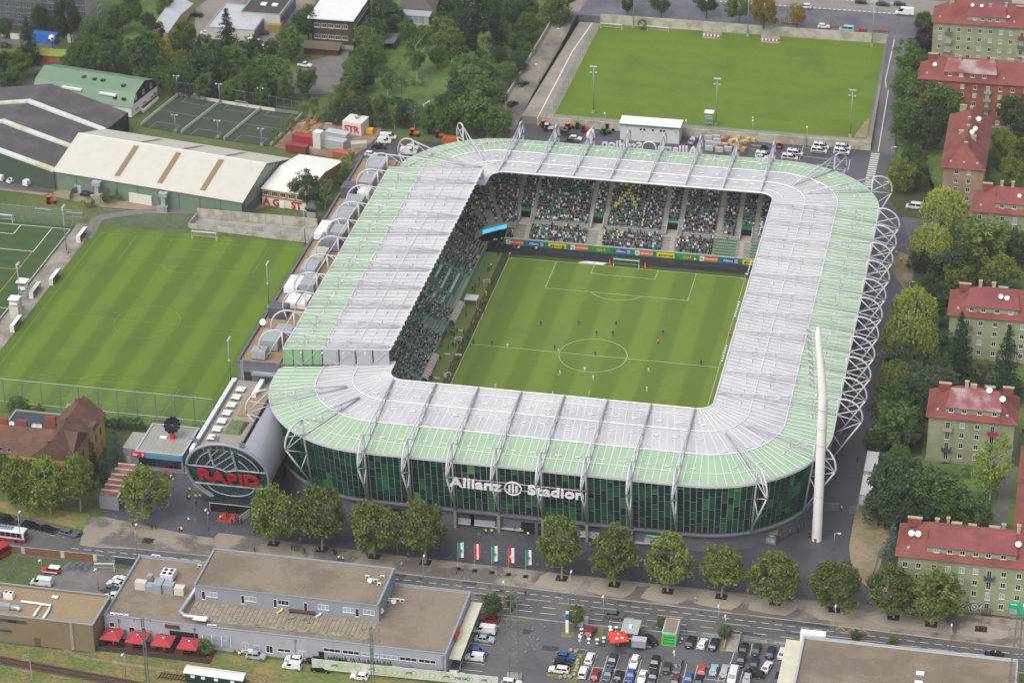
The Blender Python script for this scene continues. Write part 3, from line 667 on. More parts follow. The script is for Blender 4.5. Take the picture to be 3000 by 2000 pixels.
HAIR=[mat('hair %d' % k,c_,rough=.7,var=0) for k,c_ in enumerate(('2a1d14','4a3522','14110f','8a6a40'))]
def cloth(c_): return mat('cloth '+c_,c_,rough=.85,var=0)
prn = random.Random(11)
def person(p,shirt,legs,label,group=None,pose=None,rz=None,shoes='1a1a1a'):
    pose=pose or prn.choice(('stand','stand','walk'));o=bpy.data.objects.new('person',PM[pose]);COL.objects.link(o)
    o.location=(p[0],p[1],p[2] if len(p) > 2 else 0);o.rotation_euler=(0,0,prn.uniform(0,6.28) if rz is None else rz);s=prn.uniform(.95,1.04);o.scale=(s,s,s)
    for k,m_ in enumerate((cloth(shirt),cloth(legs),prn.choice(SKIN),prn.choice(HAIR),cloth(shoes))): o.material_slots[k].link='OBJECT';o.material_slots[k].material=m_
    return tag(o, label, 'person', group)
CN={'1c1f26':'dark','24386f':'dark blue','d8d8d8':'white','c23038':'red','e07078':'pink','d6e23a':'yellow hi-vis','4f8a8a':'teal','8a8470':'khaki','6f86b0':'light blue','d2602c':'orange','77706a':'grey'}
D_,B_,W_,R_,K_,H_,T_,Q_,L_,O_,G_='1c1f26','24386f','d8d8d8','c23038','e07078','d6e23a','4f8a8a','8a8470','6f86b0','d2602c','77706a'
# players on the pitch
for x,y in ((195,782),(457,780),(714,783),(692,853),(580,853),(1035,848),(292,948),(570,992),(1297,1053)): person(W('g',x,y),B_,B_,'footballer in dark blue kit on the stadium pitch','players in blue',prn.choice(('stand','walk','run')),shoes='c04a2a')
person(W('f',1617,918),B_,B_,'footballer in dark blue kit on the stadium pitch','players in blue','walk')
for x,y in ((318,968),(328,1122),(498,1098),(556,1153),(937,1100),(925,1233),(530,1262),(280,1262)): person(W('g',x,y),W_,W_,'footballer in white kit on the stadium pitch','players in white',prn.choice(('stand','walk','run')),shoes='c04a2a')
for x,y in ((1725,937),(1642,1215)): person(W('f',x,y),W_,W_,'footballer in white kit on the stadium pitch','players in white','walk')
person(W('g',746,480),'38c070','38c070','goalkeeper in bright green kit before the far goal',None,'stand')
person(W('g',1001,908),K_,D_,'referee in pinkish red shirt and black shorts right of the centre circle',None,'run')
person(W('g',1491,855),K_,D_,'assistant referee in pinkish red on the right touchline',None,'stand')
SL = 'standing beside the left touchline'
for x,y,c_ in ((1660,305,D_),(1600,410,D_),(1590,415,D_),(1612,385,H_),(1620,505,D_),(1578,575,W_),(1550,640,K_),(1570,630,R_),(1562,690,B_),(1535,700,K_),(1440,720,D_),(1520,740,R_),(1510,780,R_),(1480,790,D_),(1465,830,R_),(1425,840,R_),(1455,885,D_),(1490,912,D_),(1405,955,K_),(1385,1020,R_),(1335,1050,R_),(1345,1075,K_),(1420,905,D_),(1380,835,D_),(1350,930,D_),(1368,936,D_),(1390,920,D_),(1320,945,D_),(1500,560,D_),(1485,545,D_),(1530,480,B_),(1505,525,R_),(1530,520,B_),(1345,850,D_),(1330,845,D_),(1315,860,R_),(1285,850,D_),(1360,860,D_),(1270,930,R_),(1265,1015,R_),(1205,1130,H_),(1190,1160,B_),(1205,1155,B_)):
    person(W('f',x,y),c_,D_ if c_ !=W_ else W_,'person in %s top %s' % (CN[c_],SL),'people along the left touchline')
for x,y,c_ in ((1645,265,D_),(1690,255,R_),(1770,270,R_),(1803,265,W_),(1650,215,H_),(1635,215,W_),(1685,205,W_)): person(W('f',x,y),c_,D_,'person in %s top behind the far left corner flag' % CN[c_],'people behind the far goal line')
for x,y,c_ in ((140,240,R_),(185,240,R_),(225,240,R_),(255,252,W_),(285,255,R_),(350,262,R_),(167,272,H_),(408,280,W_),(1255,350,W_),(1297,360,H_),(1572,365,R_),(45,268,W_),(15,262,R_)): person(W('g',x,y),c_,D_,'person in %s top on the dark track behind the goal' % CN[c_],'people behind the far goal line')
for k in range(9): person((-40.4,8.9+k*1.25,0.02),prn.choice((D_,B_,H_,W_,R_)),D_,'substitute sitting under the upper bench shelter','substitutes on the benches','sit',-math.pi/2)
for k in range(10): person((-40.4,-23.2+k*1.25,0.02),prn.choice((D_,R_,R_,W_,H_)),D_,'substitute sitting under the lower bench shelter','substitutes on the benches','sit',-math.pi/2)
# people outside
for t,x,y,c_,wh in (('i',1635,770,H_,'left of the round entrance'),('i',1615,825,D_,'left of the round entrance'),('i',1632,835,H_,'left of the round entrance'),('i',1690,830,H_,'left of the round entrance'),('i',1725,825,H_,'left of the round entrance'),('i',1690,885,D_,'left of the round entrance'),
    ('i',1625,1030,W_,'walking across the dark forecourt'),('i',1545,1110,R_,'walking at the edge of the forecourt'),('i',1565,1110,W_,'walking at the edge of the forecourt'),('i',1145,1070,D_,'under the single tree on the plaza'),('i',1163,1095,'5a4a78','under the single tree on the plaza'),('i',1310,1095,D_,'beside the empty tree pit'),('i',1340,1085,D_,'beside the empty tree pit'),
    ('i',1903,1010,H_,'on the red carpet'),('i',1953,985,D_,'on the red carpet'),('i',1978,935,D_,'on the red carpet'),('i',2027,1000,D_,'on the red carpet'),('i',2195,1285,D_,'on the pavement below the round entrance'),('i',2160,950,D_,'right of the red carpet'),('i',2000,1045,D_,'grouped below the red carpet'),('i',2028,1052,D_,'grouped below the red carpet'),('i',2055,1045,D_,'grouped below the red carpet'),('i',2078,1040,D_,'grouped below the red carpet'),
    ('i',707,955,D_,'under the trees beside the yellow house'),('j',365,800,W_,'between entrance tube and facade'),('j',1980,1130,H_,'walking along the base of the stadium'),('j',2033,1130,H_,'walking along the base of the stadium'),('j',1920,1165,T_,'walking along the base of the stadium'),('j',2277,1120,H_,'walking along the base of the stadium'),('j',2225,1100,D_,'by the stadium gate below the sign'),('k',20,1110,D_,'by the stadium gate below the sign'),('k',140,1155,H_,'walking along the base of the stadium'),
    ('n',310,210,D_,'on the pavement above the flat roof'),('n',333,212,D_,'on the pavement above the flat roof'),('n',418,240,D_,'on the pavement above the flat roof'),('n',533,228,'3f5a70','on the pavement above the flat roof'),('n',675,250,D_,'on the pavement above the flat roof'),('n',690,260,D_,'on the pavement above the flat roof'),('n',713,302,W_,'on the pavement above the flat roof'),('n',750,305,W_,'on the pavement above the flat roof'),('n',922,235,W_,'on the pavement above the flat roof'),('n',960,270,D_,'on the pavement above the flat roof'),('n',1312,275,G_,'on the pavement above the flat roof'),
    ('n',1728,415,L_,'beside the flags on the pavement'),('n',1782,390,Q_,'beside the flags on the pavement'),('o',115,605,D_,'walking on the road left of the lamp'),('o',1160,890,T_,'walking behind the snack kiosk'),('o',1498,920,D_,'at the railing above the parked cars'),('k',1103,1215,K_,'walking between the plane trees'),
    ('l',918,510,D_,'on the side path right of the mast'),('l',780,930,H_,'at the open side gate'),('l',1010,70,'2f4f86','on the side path right of the stadium'),('l',405,1120,D_,'left of the floodlight mast'),('l',335,1140,L_,'left of the floodlight mast'),('l',245,1165,H_,'left of the floodlight mast'),
    ('h',995,300,H_,'at the barrier right of the stadium'),('h',1028,345,H_,'at the barrier right of the stadium'),('h',845,1200,O_,'on the side path right of the stadium'),('h',680,1155,O_,'under the right roof trusses'),('d',1055,285,D_,'at the far right gate'),('p',330,640,D_,'beside a plane tree on the pavement'),('l',2340,270,D_,'between the green houses')):
    person(W(t,x,y),c_,D_ if c_ not in (T_,) else '8a8a8a','person in %s top %s' % (CN.get(c_,'dark violet' if c_ =='5a4a78' else 'dark blue'),wh),'people around the stadium')
person(W('m',1972,1030),D_,D_,'person standing in the open door of the grey building')
# ------------------------------------------------------------------ crowd
CC=['232a33','1d5446','d6d8d6','6c7074','3d8a80','962630','4a6c9c','9a8f80','dde63f','191e24','2a7350']
CWT = [27, 17, 18, 9, 10, 3, 4, 2.5, 0, 13, 9]
CMS=[mat('crowd cloth '+c_,c_,rough=.9,var=0) for c_ in CC]+[SKIN[0],HAIR[0]]
crn = random.Random(5)
def spectator(m,x,y,z,face,col=None,h=None,wt=CWT):
    """legs, coat, head: tapered blocks, coat colour first"""
    h=h or crn.uniform(1.45,1.72);c_,s_=math.cos(face),math.sin(face);tc=col if col is not None else crn.choices(range(11),wt)[0];lc=crn.choice((0,0,3,9,9,6))
    def ring(w,d,zz_): return [(x+a*c_-b*s_,y+a*s_+b*c_,z+zz_) for a,b in ((-w,-d),(w,-d),(w,d),(-w,d))]
    n=len(m.v);m.v +=ring(.15,.1,0)+ring(.17,.12,h*.47)+ring(.24,.13,h*.8)+ring(.09,.09,h*.85)
    for q, mi in ((0, lc), (4, tc), (8, tc)):
        for j in range(4): m.f.append((n+q+j,n+q+(j+1)%4,n+q+4+(j+1)%4,n+q+4+j));m.mi.append(mi)
    k=len(m.v);m.v +=ring(.1,.11,h*.85)+ring(.09,.1,h)
    for j in range(4): m.f.append((k+j,k+(j+1)%4,k+4+(j+1)%4,k+4+j));m.mi.append(11 if crn.random() < .75 else 12)
    m.f.append((k+4,k+5,k+6,k+7));m.mi.append(crn.choice((12,12,12,2,1)))
yell = set()
def farpt(X,Y):                                   # close-up pixels on the sloping far terrace -> (x,row)
    z = 8.0
    for _ in range(12):
        t=W('a',(1600+X/5.2275)*2.34,(500+Y/5.2275)*2.34,z+1.1);z=.5*z+.5*(1.7+(t.y-FY)*ROWH/ROWD)
    return t.x, (t.y-FY)/ROWD
for X,Y in ((1210,215),(1240,220),(1340,235),(1360,215),(1300,265),(1285,300),(1270,320),(1225,345),(1250,350),(1275,350),(1195,385),(1220,385),(1160,415),(1185,430),(1128,465),(1150,490),(1090,505),(1120,510),(1055,545),(1080,545),(1300,385),(1320,405),(1335,435),(1315,445),(1330,470),(1355,480),(1350,520),(1380,520),(1370,545),(1390,570)):
    x,r=farpt(X,Y);yell.add((round((x+36.4)/.52),int(r)))
cm = M(); seatm = M()
for r in range(34):
    y, z = FY+r*ROWD+.35, 1.7+(r+1)*ROWH
    if r == 6: continue
    k = 0
    while True:
        x = -36.4+k*.52; k += 1
        if x > 43.5: break
        if r >=7 and any(abs(x-q) < .78 for q in AX): continue
        if r < 6 and any(abs(x-q) < .78 for q in (-30.8,-9.5,11.5,31.5)): continue
        if r < 11 and any(abs(x-q) < 2.1 for q in PORT): continue
        if abs(x-23.2) < .3: continue
        occ = .95 if r != 5 else .3
        if x > 23.2 and r < 6: occ = .02
        elif x > 23.2: occ = .72 if r % 2 else .45
        if crn.random() < occ: spectator(cm,x+crn.uniform(-.1,.1),y+crn.uniform(-.12,.12),z,crn.uniform(-.5,.5),8 if any((k-1+q,r) in yell for q in (0,)) else None)
        elif x > 23.2: seatm.box(x-.2,x+.2,y,y+.25,z,z+.4)
o=cm.build('crowd',CMS);tag(o,'dense crowd of spectators filling the far terrace behind the goal','crowd',kind='stuff')
seatm.build('seats',GREEN,stad)['kind']='stuff'
cm = M(); row = M()
for r in range(34):
    x, z = -41.5-r*.8-.35, 1.6+(r+1)*.44
    row.box(x-.42, x-.34, -58, 56, z, z+.45)
    k = 0
    while True:
        y = -57.5+k*.55; k += 1
        if y > 55.5: break
        if any(abs(y-q) < .8 for q in (34.3,20.6,14.4,-12.2,-24.4,44.0)): continue
        if -.8 < y < 5.6 and r < 7: continue
        if 14.8 < y < 34 and r < 3: continue
        occ = .7
        if 14.8 < y < 34.2: occ=0 if r % 3 ==0 else .62
        if crn.random() < occ: spectator(cm,x+crn.uniform(-.1,.1),y+crn.uniform(-.1,.1),z-.15,-math.pi/2+crn.uniform(-.4,.4),h=crn.uniform(1.15,1.4),wt=(20,14,34,14,12,3,5,4,0,7,12))
row.build('seat_rows', LW, stad)['kind'] = 'stuff'
o=cm.build('crowd',CMS);tag(o,'crowd of seated spectators in the left main stand','crowd',kind='stuff')
cm = M()
for r in range(30):
    R0 = CR0+r*.8+.35; n = int(R0*RD(76)/.56)
    for k in range(n):
        t = RD(7)+k*RD(76)/n
        if any(abs(t-q)*R0 < .75 for q in (RD(28),RD(50))): continue
        if r < 6 and RD(34) < t < RD(46): continue
        if crn.random() < .88: q=corner_pt(t,R0+crn.uniform(-.1,.1),5.6+r*.47);spectator(cm,*q,-t)
o=cm.build('crowd',CMS);tag(o,'crowd of spectators in the far left corner above the blue screen','crowd',kind='stuff')
# ------------------------------------------------------------------ ground,roads,pitches
struct('ground',M().sheet([(-2500,-1500),(2500,-1500),(2500,3500),(-2500,3500)],-.16),GRASSM)
XY = lambda q: (q.x, q.y)
FORE=[(-101.7,-102.3),(-78.5,-106),(-72.9,-106.2),(-72.5,-103.7),(-63,-104),(-29,-105),(-14,-106),(20,-105.2),(33,-106.4),(41,-105.2),(49,-106),(64,-105.3),(83,-105.2),(91,-104.2),(91,-99),(83,-98),(78,-92),(76.2,-80),(76.2,-25),(76,17),(80,50),(80,75),(74,100),(67,113),(66.5,128),(68.4,144),(61,144),(-50,145),(-60,150),(-62,128),(-98,122),(-98,100),(-75,92),(-76,70),(-60,60),(-60,-56),(-82,-57),(-87,-58),(-87.5,-62),(-105,-62),(-106,-95)]
struct('forecourt',M().prism(FORE,-.15,0),ASPH)
struct('pavement',M().prism([(-103.6,-114.6),(-106,-103),(-101.7,-102.1),(-78.5,-105.8),(-72.9,-106.0),(-72.5,-103.5),(-63,-103.8),(-29,-104.8),(20,-105),(64,-105.1),(91,-104),(150,-103),(150,-114.6),(109.5,-114.4),(76,-113.7),(34,-112.9),(0,-112.1),(-27,-112.0),(-71,-113.5),(-90.4,-113.9),(-101,-115)],-.15,.006),PAVE)
m = M(); 
for p,q in zip([(-103.6,-114.6),(-101,-115),(-90.4,-113.9),(-71,-113.5),(-27,-112.0),(0,-112.1),(34,-112.9),(76,-113.7),(109.5,-114.4)],[(-101,-115),(-90.4,-113.9),(-71,-113.5),(-27,-112.0),(0,-112.1),(34,-112.9),(76,-113.7),(109.5,-114.4),(150,-114.8)]):
    m.prism([(p[0],p[1]-.3),(q[0],q[1]-.3),(q[0],q[1]-.02),(p[0],p[1]-.02)],-.14,.02)
struct('kerb', m, CONC)
struct('road',M().sheet([(-260,-100),(-118,-107.5),(-104,-114.5),(-90,-113.8),(-71,-113.4),(-27,-111.9),(0,-112),(34,-112.8),(76,-113.6),(150,-114.6),(260,-117),(260,-129),(90,-124),(57,-123.3),(16,-124.4),(-5,-124.2),(-92,-121.5),(-118,-122.6),(-260,-118)],-.12),ASPH2)
struct('south_kerb',M().prism([(-5,-124.5),(16,-124.7),(57,-123.6),(72,-124.2),(72,-123.9),(57,-123.3),(16,-124.4),(-5,-124.2)],-.14,.12),CONC)
m = M(); z = -.112
def dash(x0,ln,y,w=.14,sl=0): m.sheet([(x0,y-w/2),(x0+ln,y-w/2-sl*ln),(x0+ln,y+w/2-sl*ln),(x0,y+w/2)],z)
ky=lambda x,y: y-(max(0,x)*.021)-(max(0,-x-30)*.028)
for k in range(75): x=-105+k*3.0;dash(x,1.85,ky(x,-114.55),.16)
for k in range(30): x=-110+k*7.7;dash(x,6,ky(x,-116.6)+(.4 if x < -40 else 0),.14)
for k in range(37): x=-112+k*6.1;dash(x,3,ky(x,-119.1)+(.9 if x < -40 else 0),.14)
for k in range(30): x=-28+k*5.4;dash(x,3.7,ky(x,-121.5),.14)
for k in range(6): x=-112+k*3.2;dash(x,1.2,-112.3-k*.25,.12)
o = struct('road_marking', m, LINE)
m=M();q=[W('p',x,y,-.11) for x,y in ((725,892),(772,870),(820,907),(873,883),(925,918),(975,895),(1020,930))]
for A, B in zip(q, q[1:]):
    d=(B-A).normalized();n=Vector((-d.y,d.x,0))*.1;m.sheet([XY(A-n),XY(B-n),XY(B+n),XY(A+n)],-.108)
struct('zigzag_marking',m,mat('yellow road paint','b88a3a',rough=.7))
# tree pits in the pavement
PITS=[(-58.1,-105.6),(-46.1,-105.9),(-33.1,-106.4),(-20.7,-106.6),(12.1,-107),(24.6,-107.2),(37.2,-107.5),(49.7,-107.3),(62.2,-107.4),(75.8,-107.6),(89.3,-108.1),(97.9,-109.2),(109.1,-108.9),(-88,-110.2)]
m = M(); m2 = M()
for x, y in PITS:
    m.sheet([(x-1.35,y-1.2),(x+1.35,y-1.2),(x+1.35,y+1.2),(x-1.35,y+1.2)],.014)
struct('tree_pits', m, MULCH)
struct('dry_paving',(lambda M_: [M_.sheet([(x+dx*(r_:=2.6+1.7*abs(math.sin(k*2.1+x)))*1.5*math.cos(RD(k*30))+.6*math.sin(x),max(y-1.6+r_*1.0*math.sin(RD(k*30)),-112.2)) for k in range(12) for dx in (1,)],.008+.0007*x_) for x_,(x,y) in enumerate(PITS[4:13])] and M_)(M()),mat('dry light paving','8f877b',rough=.85,var=.08,scale=1.5))
# left verge with its path
struct('verge',M().sheet([(-200,-96),(-106.3,-101.5),(-102.8,-105.5),(-104.5,-109),(-118,-106.2),(-200,-96.8)],-.02),DRYG)
struct('side_lane',M().sheet([(-200,-100.2),(-118,-106.4),(-104.2,-109.4),(-103.8,-114.2),(-118,-108.9),(-200,-104)],-.108),ASPH2)
# parking lot and yards along the railway
struct('parking_lot',M().sheet([(-5,-124.3),(16,-124.8),(57,-123.8),(72,-124.4),(72,-200),(-3,-152),(-5,-150)],-.05),LOTM)
m = M()
for t,a_,b_ in (('o',(735,1105),(660,1320)),('o',(825,1115),(760,1330)),('o',(925,1125),(850,1345)),('o',(1020,1130),(960,1345)),('o',(1115,1145),(1060,1345)),('o',(1290,1170),(1250,1345)),('o',(1505,1185),(1470,1345)),('o',(1600,1195),(1560,1345)),('o',(1690,1200),(1650,1345)),('o',(1920,1070),(1820,1345)),('o',(1815,1200),(1770,1345)),('o',(640,1205),(1290,1275)),('o',(1290,1275),(1820,1330)),('o',(1610,955),(1585,1060)),('o',(1710,960),(1685,1070)),('o',(2070,1010),(2050,1110)),('o',(545,1055),(650,1065)),('o',(1990,1240),(1960,1345)),('o',(340,1160),(380,1165)),
    ('n',(1845,1005),(2030,1025)),('n',(1790,1165),(1970,1190)),('n',(1760,1230),(1950,1250)),('n',(1935,775),(1740,1250)),('n',(2000,1080),(2010,1080)),('n',(1880,850),(2095,862)),('n',(1700,1280),(1930,1310))):
    A,B=W(t,*a_),W(t,*b_);d=(B-A).normalized();n=Vector((-d.y,d.x,0))*.06;m.sheet([XY(A-n),XY(B-n),XY(B+n),XY(A+n)],-.04)
struct('parking_marking', m, LINE)
struct('back_yard',M().sheet([(-104,-123.6),(-86.5,-122.6),(-86.5,-145),(-107,-145),(-107,-133)],-.05),mat('yard asphalt','6e6a66',rough=.7,var=.1,scale=1,col2='5f5c58',c2s=.15))
struct('rail_verge',M().sheet([(-300,-157.5),(-86,-157),(-84,-151),(-3,-151.8),(20,-170),(20,-260),(-300,-260)],-.06),DRYG)
m=M();pth=[W('m',x,y) for x,y in ((540,1040),(640,1110),(760,1140),(960,1165),(1200,1205),(1560,1250),(2352,1345))]+[W('n',300,1352)]
for A,B in zip(pth,pth[1:]): d=(B-A).normalized();n=Vector((-d.y,d.x,0))*.45;m.sheet([XY(A-n),XY(B-n),XY(B+n),XY(A+n)],-.045)
struct('dirt_path', m, DIRT)
# railway: ballast, sleepers, rails
RA,RB=Vector((-140,-160.1,0)),Vector((-30,-170.5,0));rd=(RB-RA).normalized();rn=Vector((-rd.y,rd.x,0));rl=(RB-RA).length
rail=thing('railway_track','single rusty railway track on dark sleepers crossing the lower left corner','railway track',RA)
M().prism([XY(RA-rn*1.5),XY(RB-rn*1.5),XY(RB+rn*1.5),XY(RA+rn*1.5)],-.1,.04).build('ballast',mat('rusty ballast','5a4a3c',rough=.95,var=.3,scale=4,bump=.5),rail)
sl=M().box(-.12,.12,-1.2,1.2,.03,.12).mesh('sleeper',mat('sleeper wood','3a2c22',rough=.9,var=.25,scale=3,coords='obj'))
for k in range(150):
    p=RA+rd*(25+k*.62);o=place('sleeper',sl,rail,(p.x,p.y,0),math.atan2(rd.y,rd.x))
for s_ in (-1,1): m=M().prism([XY(RA+rn*(s_*.72-.06)),XY(RB+rn*(s_*.72-.06)),XY(RB+rn*(s_*.72+.06)),XY(RA+rn*(s_*.72+.06))],.12,.26);m.build('rail',mat('rail steel','5b463a',rough=.5,metal=.4),rail)
R2A,R2B=W('m',1380,1285),W('n',700,1500);rd2=(R2B-R2A).normalized();rn2=Vector((-rd2.y,rd2.x,0))
rail2=thing('railway_siding','overgrown siding track under the green railway carriage','railway track',R2A)
for s_ in (-1,1): M().prism([XY(R2A+rn2*(s_*.72-.05)),XY(R2B+rn2*(s_*.72-.05)),XY(R2B+rn2*(s_*.72+.05)),XY(R2A+rn2*(s_*.72+.05))],.1,.24).build('rail',MATS['rail steel'],rail2)
for k in range(30): p=R2A+rd2*(k*.75);place('sleeper',sl,rail2,(p.x,p.y,0),math.atan2(rd2.y,rd2.x))
# ---- pitches
def pitch_lines(cx,cy,hx,hy,mt,z,nm='pitch_line',w=.14,par=None):
    m = M()
    def seg(x0,y0,x1,y1): m.box(cx+min(x0,x1)-w/2,cx+max(x0,x1)+w/2,cy+min(y0,y1)-w/2,cy+max(y0,y1)+w/2,z-.01,z)
    def arc(x, y, r, a0, a1, n=40):
        for k in range(n):
            t0,t1=a0+(a1-a0)*k/n,a0+(a1-a0)*(k+1)/n
            m.sheet([(cx+x+(r-w/2)*math.cos(t0),cy+y+(r-w/2)*math.sin(t0)),(cx+x+(r+w/2)*math.cos(t0),cy+y+(r+w/2)*math.sin(t0)),(cx+x+(r+w/2)*math.cos(t1),cy+y+(r+w/2)*math.sin(t1)),(cx+x+(r-w/2)*math.cos(t1),cy+y+(r-w/2)*math.sin(t1))],z+.002)
    for s_ in (-1, 1):
        seg(s_*hx,-hy,s_*hx,hy);seg(-hx,s_*hy,hx,s_*hy)
        for bw,bd in ((20.16,16.5),(9.16,5.5)):
            seg(-bw, s_*(hy-bd), bw, s_*(hy-bd))
            for q in (-1,1): seg(q*bw,s_*(hy-bd),q*bw,s_*hy)
        a_=math.acos(5.5/9.15);c0=-s_*math.pi/2;arc(0,s_*(hy-11),9.15,c0-a_,c0+a_,20)
        for q in (-1,1): arc(q*hx,s_*hy,1,*( {(1,1):(math.pi,1.5*math.pi),(-1,1):(1.5*math.pi,2*math.pi),(1,-1):(.5*math.pi,math.pi),(-1,-1):(0,.5*math.pi)}[(q,s_)] ),6)
    seg(-hx,0,hx,0);arc(0,0,9.15,0,2*math.pi)
    arc(0, 0, .12, 0, 2*math.pi, 8)
    return m.build(nm, mt, par)
pt=struct('stadium_pitch',M().sheet([(-35.6,-54.8),(35.4,-54.8),(35.4,54.8),(-35.6,54.8)],.012),TURF_S);pitch_lines(0,0,34,52.5,PLINE,.03,par=pt)
struct('pitch_surround',M().sheet([(-41.6,-62),(41.6,-62),(41.6,60.4),(-41.6,60.4)],.004),mat('dark track','24262b',rough=.6,var=.15))
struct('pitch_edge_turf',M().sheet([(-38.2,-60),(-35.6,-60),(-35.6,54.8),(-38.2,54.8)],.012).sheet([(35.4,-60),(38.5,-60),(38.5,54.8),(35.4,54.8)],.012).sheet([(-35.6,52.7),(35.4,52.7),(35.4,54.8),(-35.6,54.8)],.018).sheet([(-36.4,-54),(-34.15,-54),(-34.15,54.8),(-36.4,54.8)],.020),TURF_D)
struct('warm_up_strip',M().sheet([(-41.4,-58),(-36.4,-58),(-36.4,54.8),(-41.4,54.8)],.016),TURF_P)
m = M()
for x0,x1 in ((-24,-13.2),(-5.6,2.5),(9,13.5),(15.6,31)): m.box(x0,x1,57.0,57.15,.02,.9)
tag(m.build('perimeter_rail',DGREY),'low dark rail on the track behind the far goal','rail')
pt=struct('training_pitch',M().sheet([(-157.3,-58.5),(-81.2,-58.5),(-81.2,50),(-157.3,50)],.0),TURF_T);pitch_lines(-123.6,-4.7,31,50.2,TLINE,.02,par=pt,w=.11)
pt=struct('artificial_pitch',M().sheet([(-260,-70),(-163.6,-70),(-163.6,48.2),(-260,48.2)],.0),TURF_A)
m = M()
for x0,y0,x1,y1 in ((-164.3,-70,-164.3,46),(-240,46,-164.3,46),(-169.8,30,-169.8,46),(-200,30.2,-169.8,30.2),(-179.6,40,-179.6,46),(-200,40,-179.6,40),(-200,-4.3,-164.3,-4.3)): m.box(min(x0,x1)-.08,max(x0,x1)+.08,min(y0,y1)-.08,max(y0,y1)+.08,.005,.02)
m.build('pitch_line',mat('white pitch line','dfe4da',rough=.7,var=0),pt)
M().box(-170.1,-169.95,-4,30,.005,.018).box(-200,-170,18.5,18.65,.005,.018).build('yellow_line',mat('yellow pitch line','b8962f',rough=.7),pt)
struct('touchline_path',M().sheet([(-163.5,-70),(-157.4,-70),(-157.4,50),(-163.5,50)],.006),mat('grey path','8a857c',rough=.85,var=.12,scale=1,col2='757068',c2s=.2))
pth=[W('e',x,y) for x,y in ((600,170),(660,60),(700,40),(850,15),(1000,0))]+[W('a',1300,1445),W('a',1660,1500)]
m = M()
for A,B in zip(pth,pth[1:]): d=(B-A).normalized();n=Vector((-d.y,d.x,0))*1.7;m.sheet([XY(A-n-d),XY(B-n+d),XY(B+n+d),XY(A+n-d)],.01+.004*pth.index(A))
struct('service_path',m,mat('path asphalt','6b6864',rough=.8,var=.1))
struct('fresh_path',M().sheet([XY(W('a',x,y)) for x,y in ((1220,1430),(1480,1462),(1660,1500),(1870,1530),(1870,1505),(1650,1478),(1400,1440))],.04),ASPH)
struct('hall_apron',M().sheet([XY(W('a',x,y)) for x,y in ((-100,1290),(380,1350),(700,1420),(1500,1480),(1700,1460),(1870,1400),(1720,1300),(1660,1440),(400,1240),(0,1180),(-100,1170))],-.02),DIRT)
struct('hall_parking',M().sheet([XY(W('a',x,y)) for x,y in ((-100,1230),(0,1240),(390,1252),(430,1290),(350,1325),(0,1290),(-100,1280))],-.008),ASPH2)
struct('left_lane',M().sheet([XY(W('a',x,y)) for x,y in ((-60,800),(0,690),(110,600),(220,500),(285,410),(290,380),(330,330),(250,300),(120,310),(-100,300),(-100,250),(400,300),(420,380),(340,420),(270,520),(240,610),(120,720),(40,800))],-.03),ASPH2)
# practice pitch on its terrace
TZ = 2.5
struct('practice_terrace',M().prism([(-49.5,145.4),(60.8,145.4),(59.8,192),(58.8,226.4),(-46,226.4)],-.1,TZ-.02),mat('terrace path','7c776f',rough=.85,var=.12,col2='8a8478',c2s=.1))
struct('practice_pitch',M().sheet([(-39.4,148.2),(59.2,147.8),(58.6,192),(58,226),(-38.5,226)],TZ),TURF_F)
struct('worn_corner',M().sheet([(55,149),(59,149),(58.6,165),(57.2,160)],TZ+.006),DIRT)
CWALL=mat('retaining wall concrete','a8a498',rough=.85,var=.12,scale=.4,col2='8f8a7c',c2s=.3)
rw=thing('retaining_wall','long concrete retaining wall below the upper practice pitch','wall',(0,145.2,0))
for k in range(21): x=-44.6+k*5.02;M().box(x+.03,x+4.98,144.95,145.4,0,2.75+.05*(k%2)).build('wall_panel',CWALL,rw)
rw=thing('street_wall','pale concrete wall between the upper practice pitch and the street','wall',(0,226.6,TZ))
for k in range(20): x=-39+k*4.9;M().box(x+.02,x+4.88,226.4,226.8,TZ-.1,5.7).build('wall_panel',CWALL,rw)
struct('upper_street',M().prism([(-47,226.9),(140,226.9),(140,330),(-75,330),(-60,245)],-.1,4.9),mat('upper street asphalt','56565b',rough=.4,var=.15,col2='43434a',c2s=.08,rvar=.15))
m = M()
m.sheet([(-60,249),(66,246.5),(140,246),(140,262),(-60,262)],4.94)
struct('tram_street',m,mat('tram track paving','7b7770',rough=.8,var=.1))
m = M()
for y in (248.5,250.0,253.6,255.1): m.sheet([(-50,y),(130,y-1),(130,y-.9),(-50,y+.1)],4.95)
struct('tram_rails', m, DGREY)
m = M()
for k in range(60): x=-40+k*1.7;m.sheet([(x,247.2),(x+.9,247.2),(x+1.2,247.9),(x+.3,247.9)],4.955);m.sheet([(x,256.6),(x+.9,256.6),(x+1.2,257.3),(x+.3,257.3)],4.955)
struct('street_marking', m, LINE)
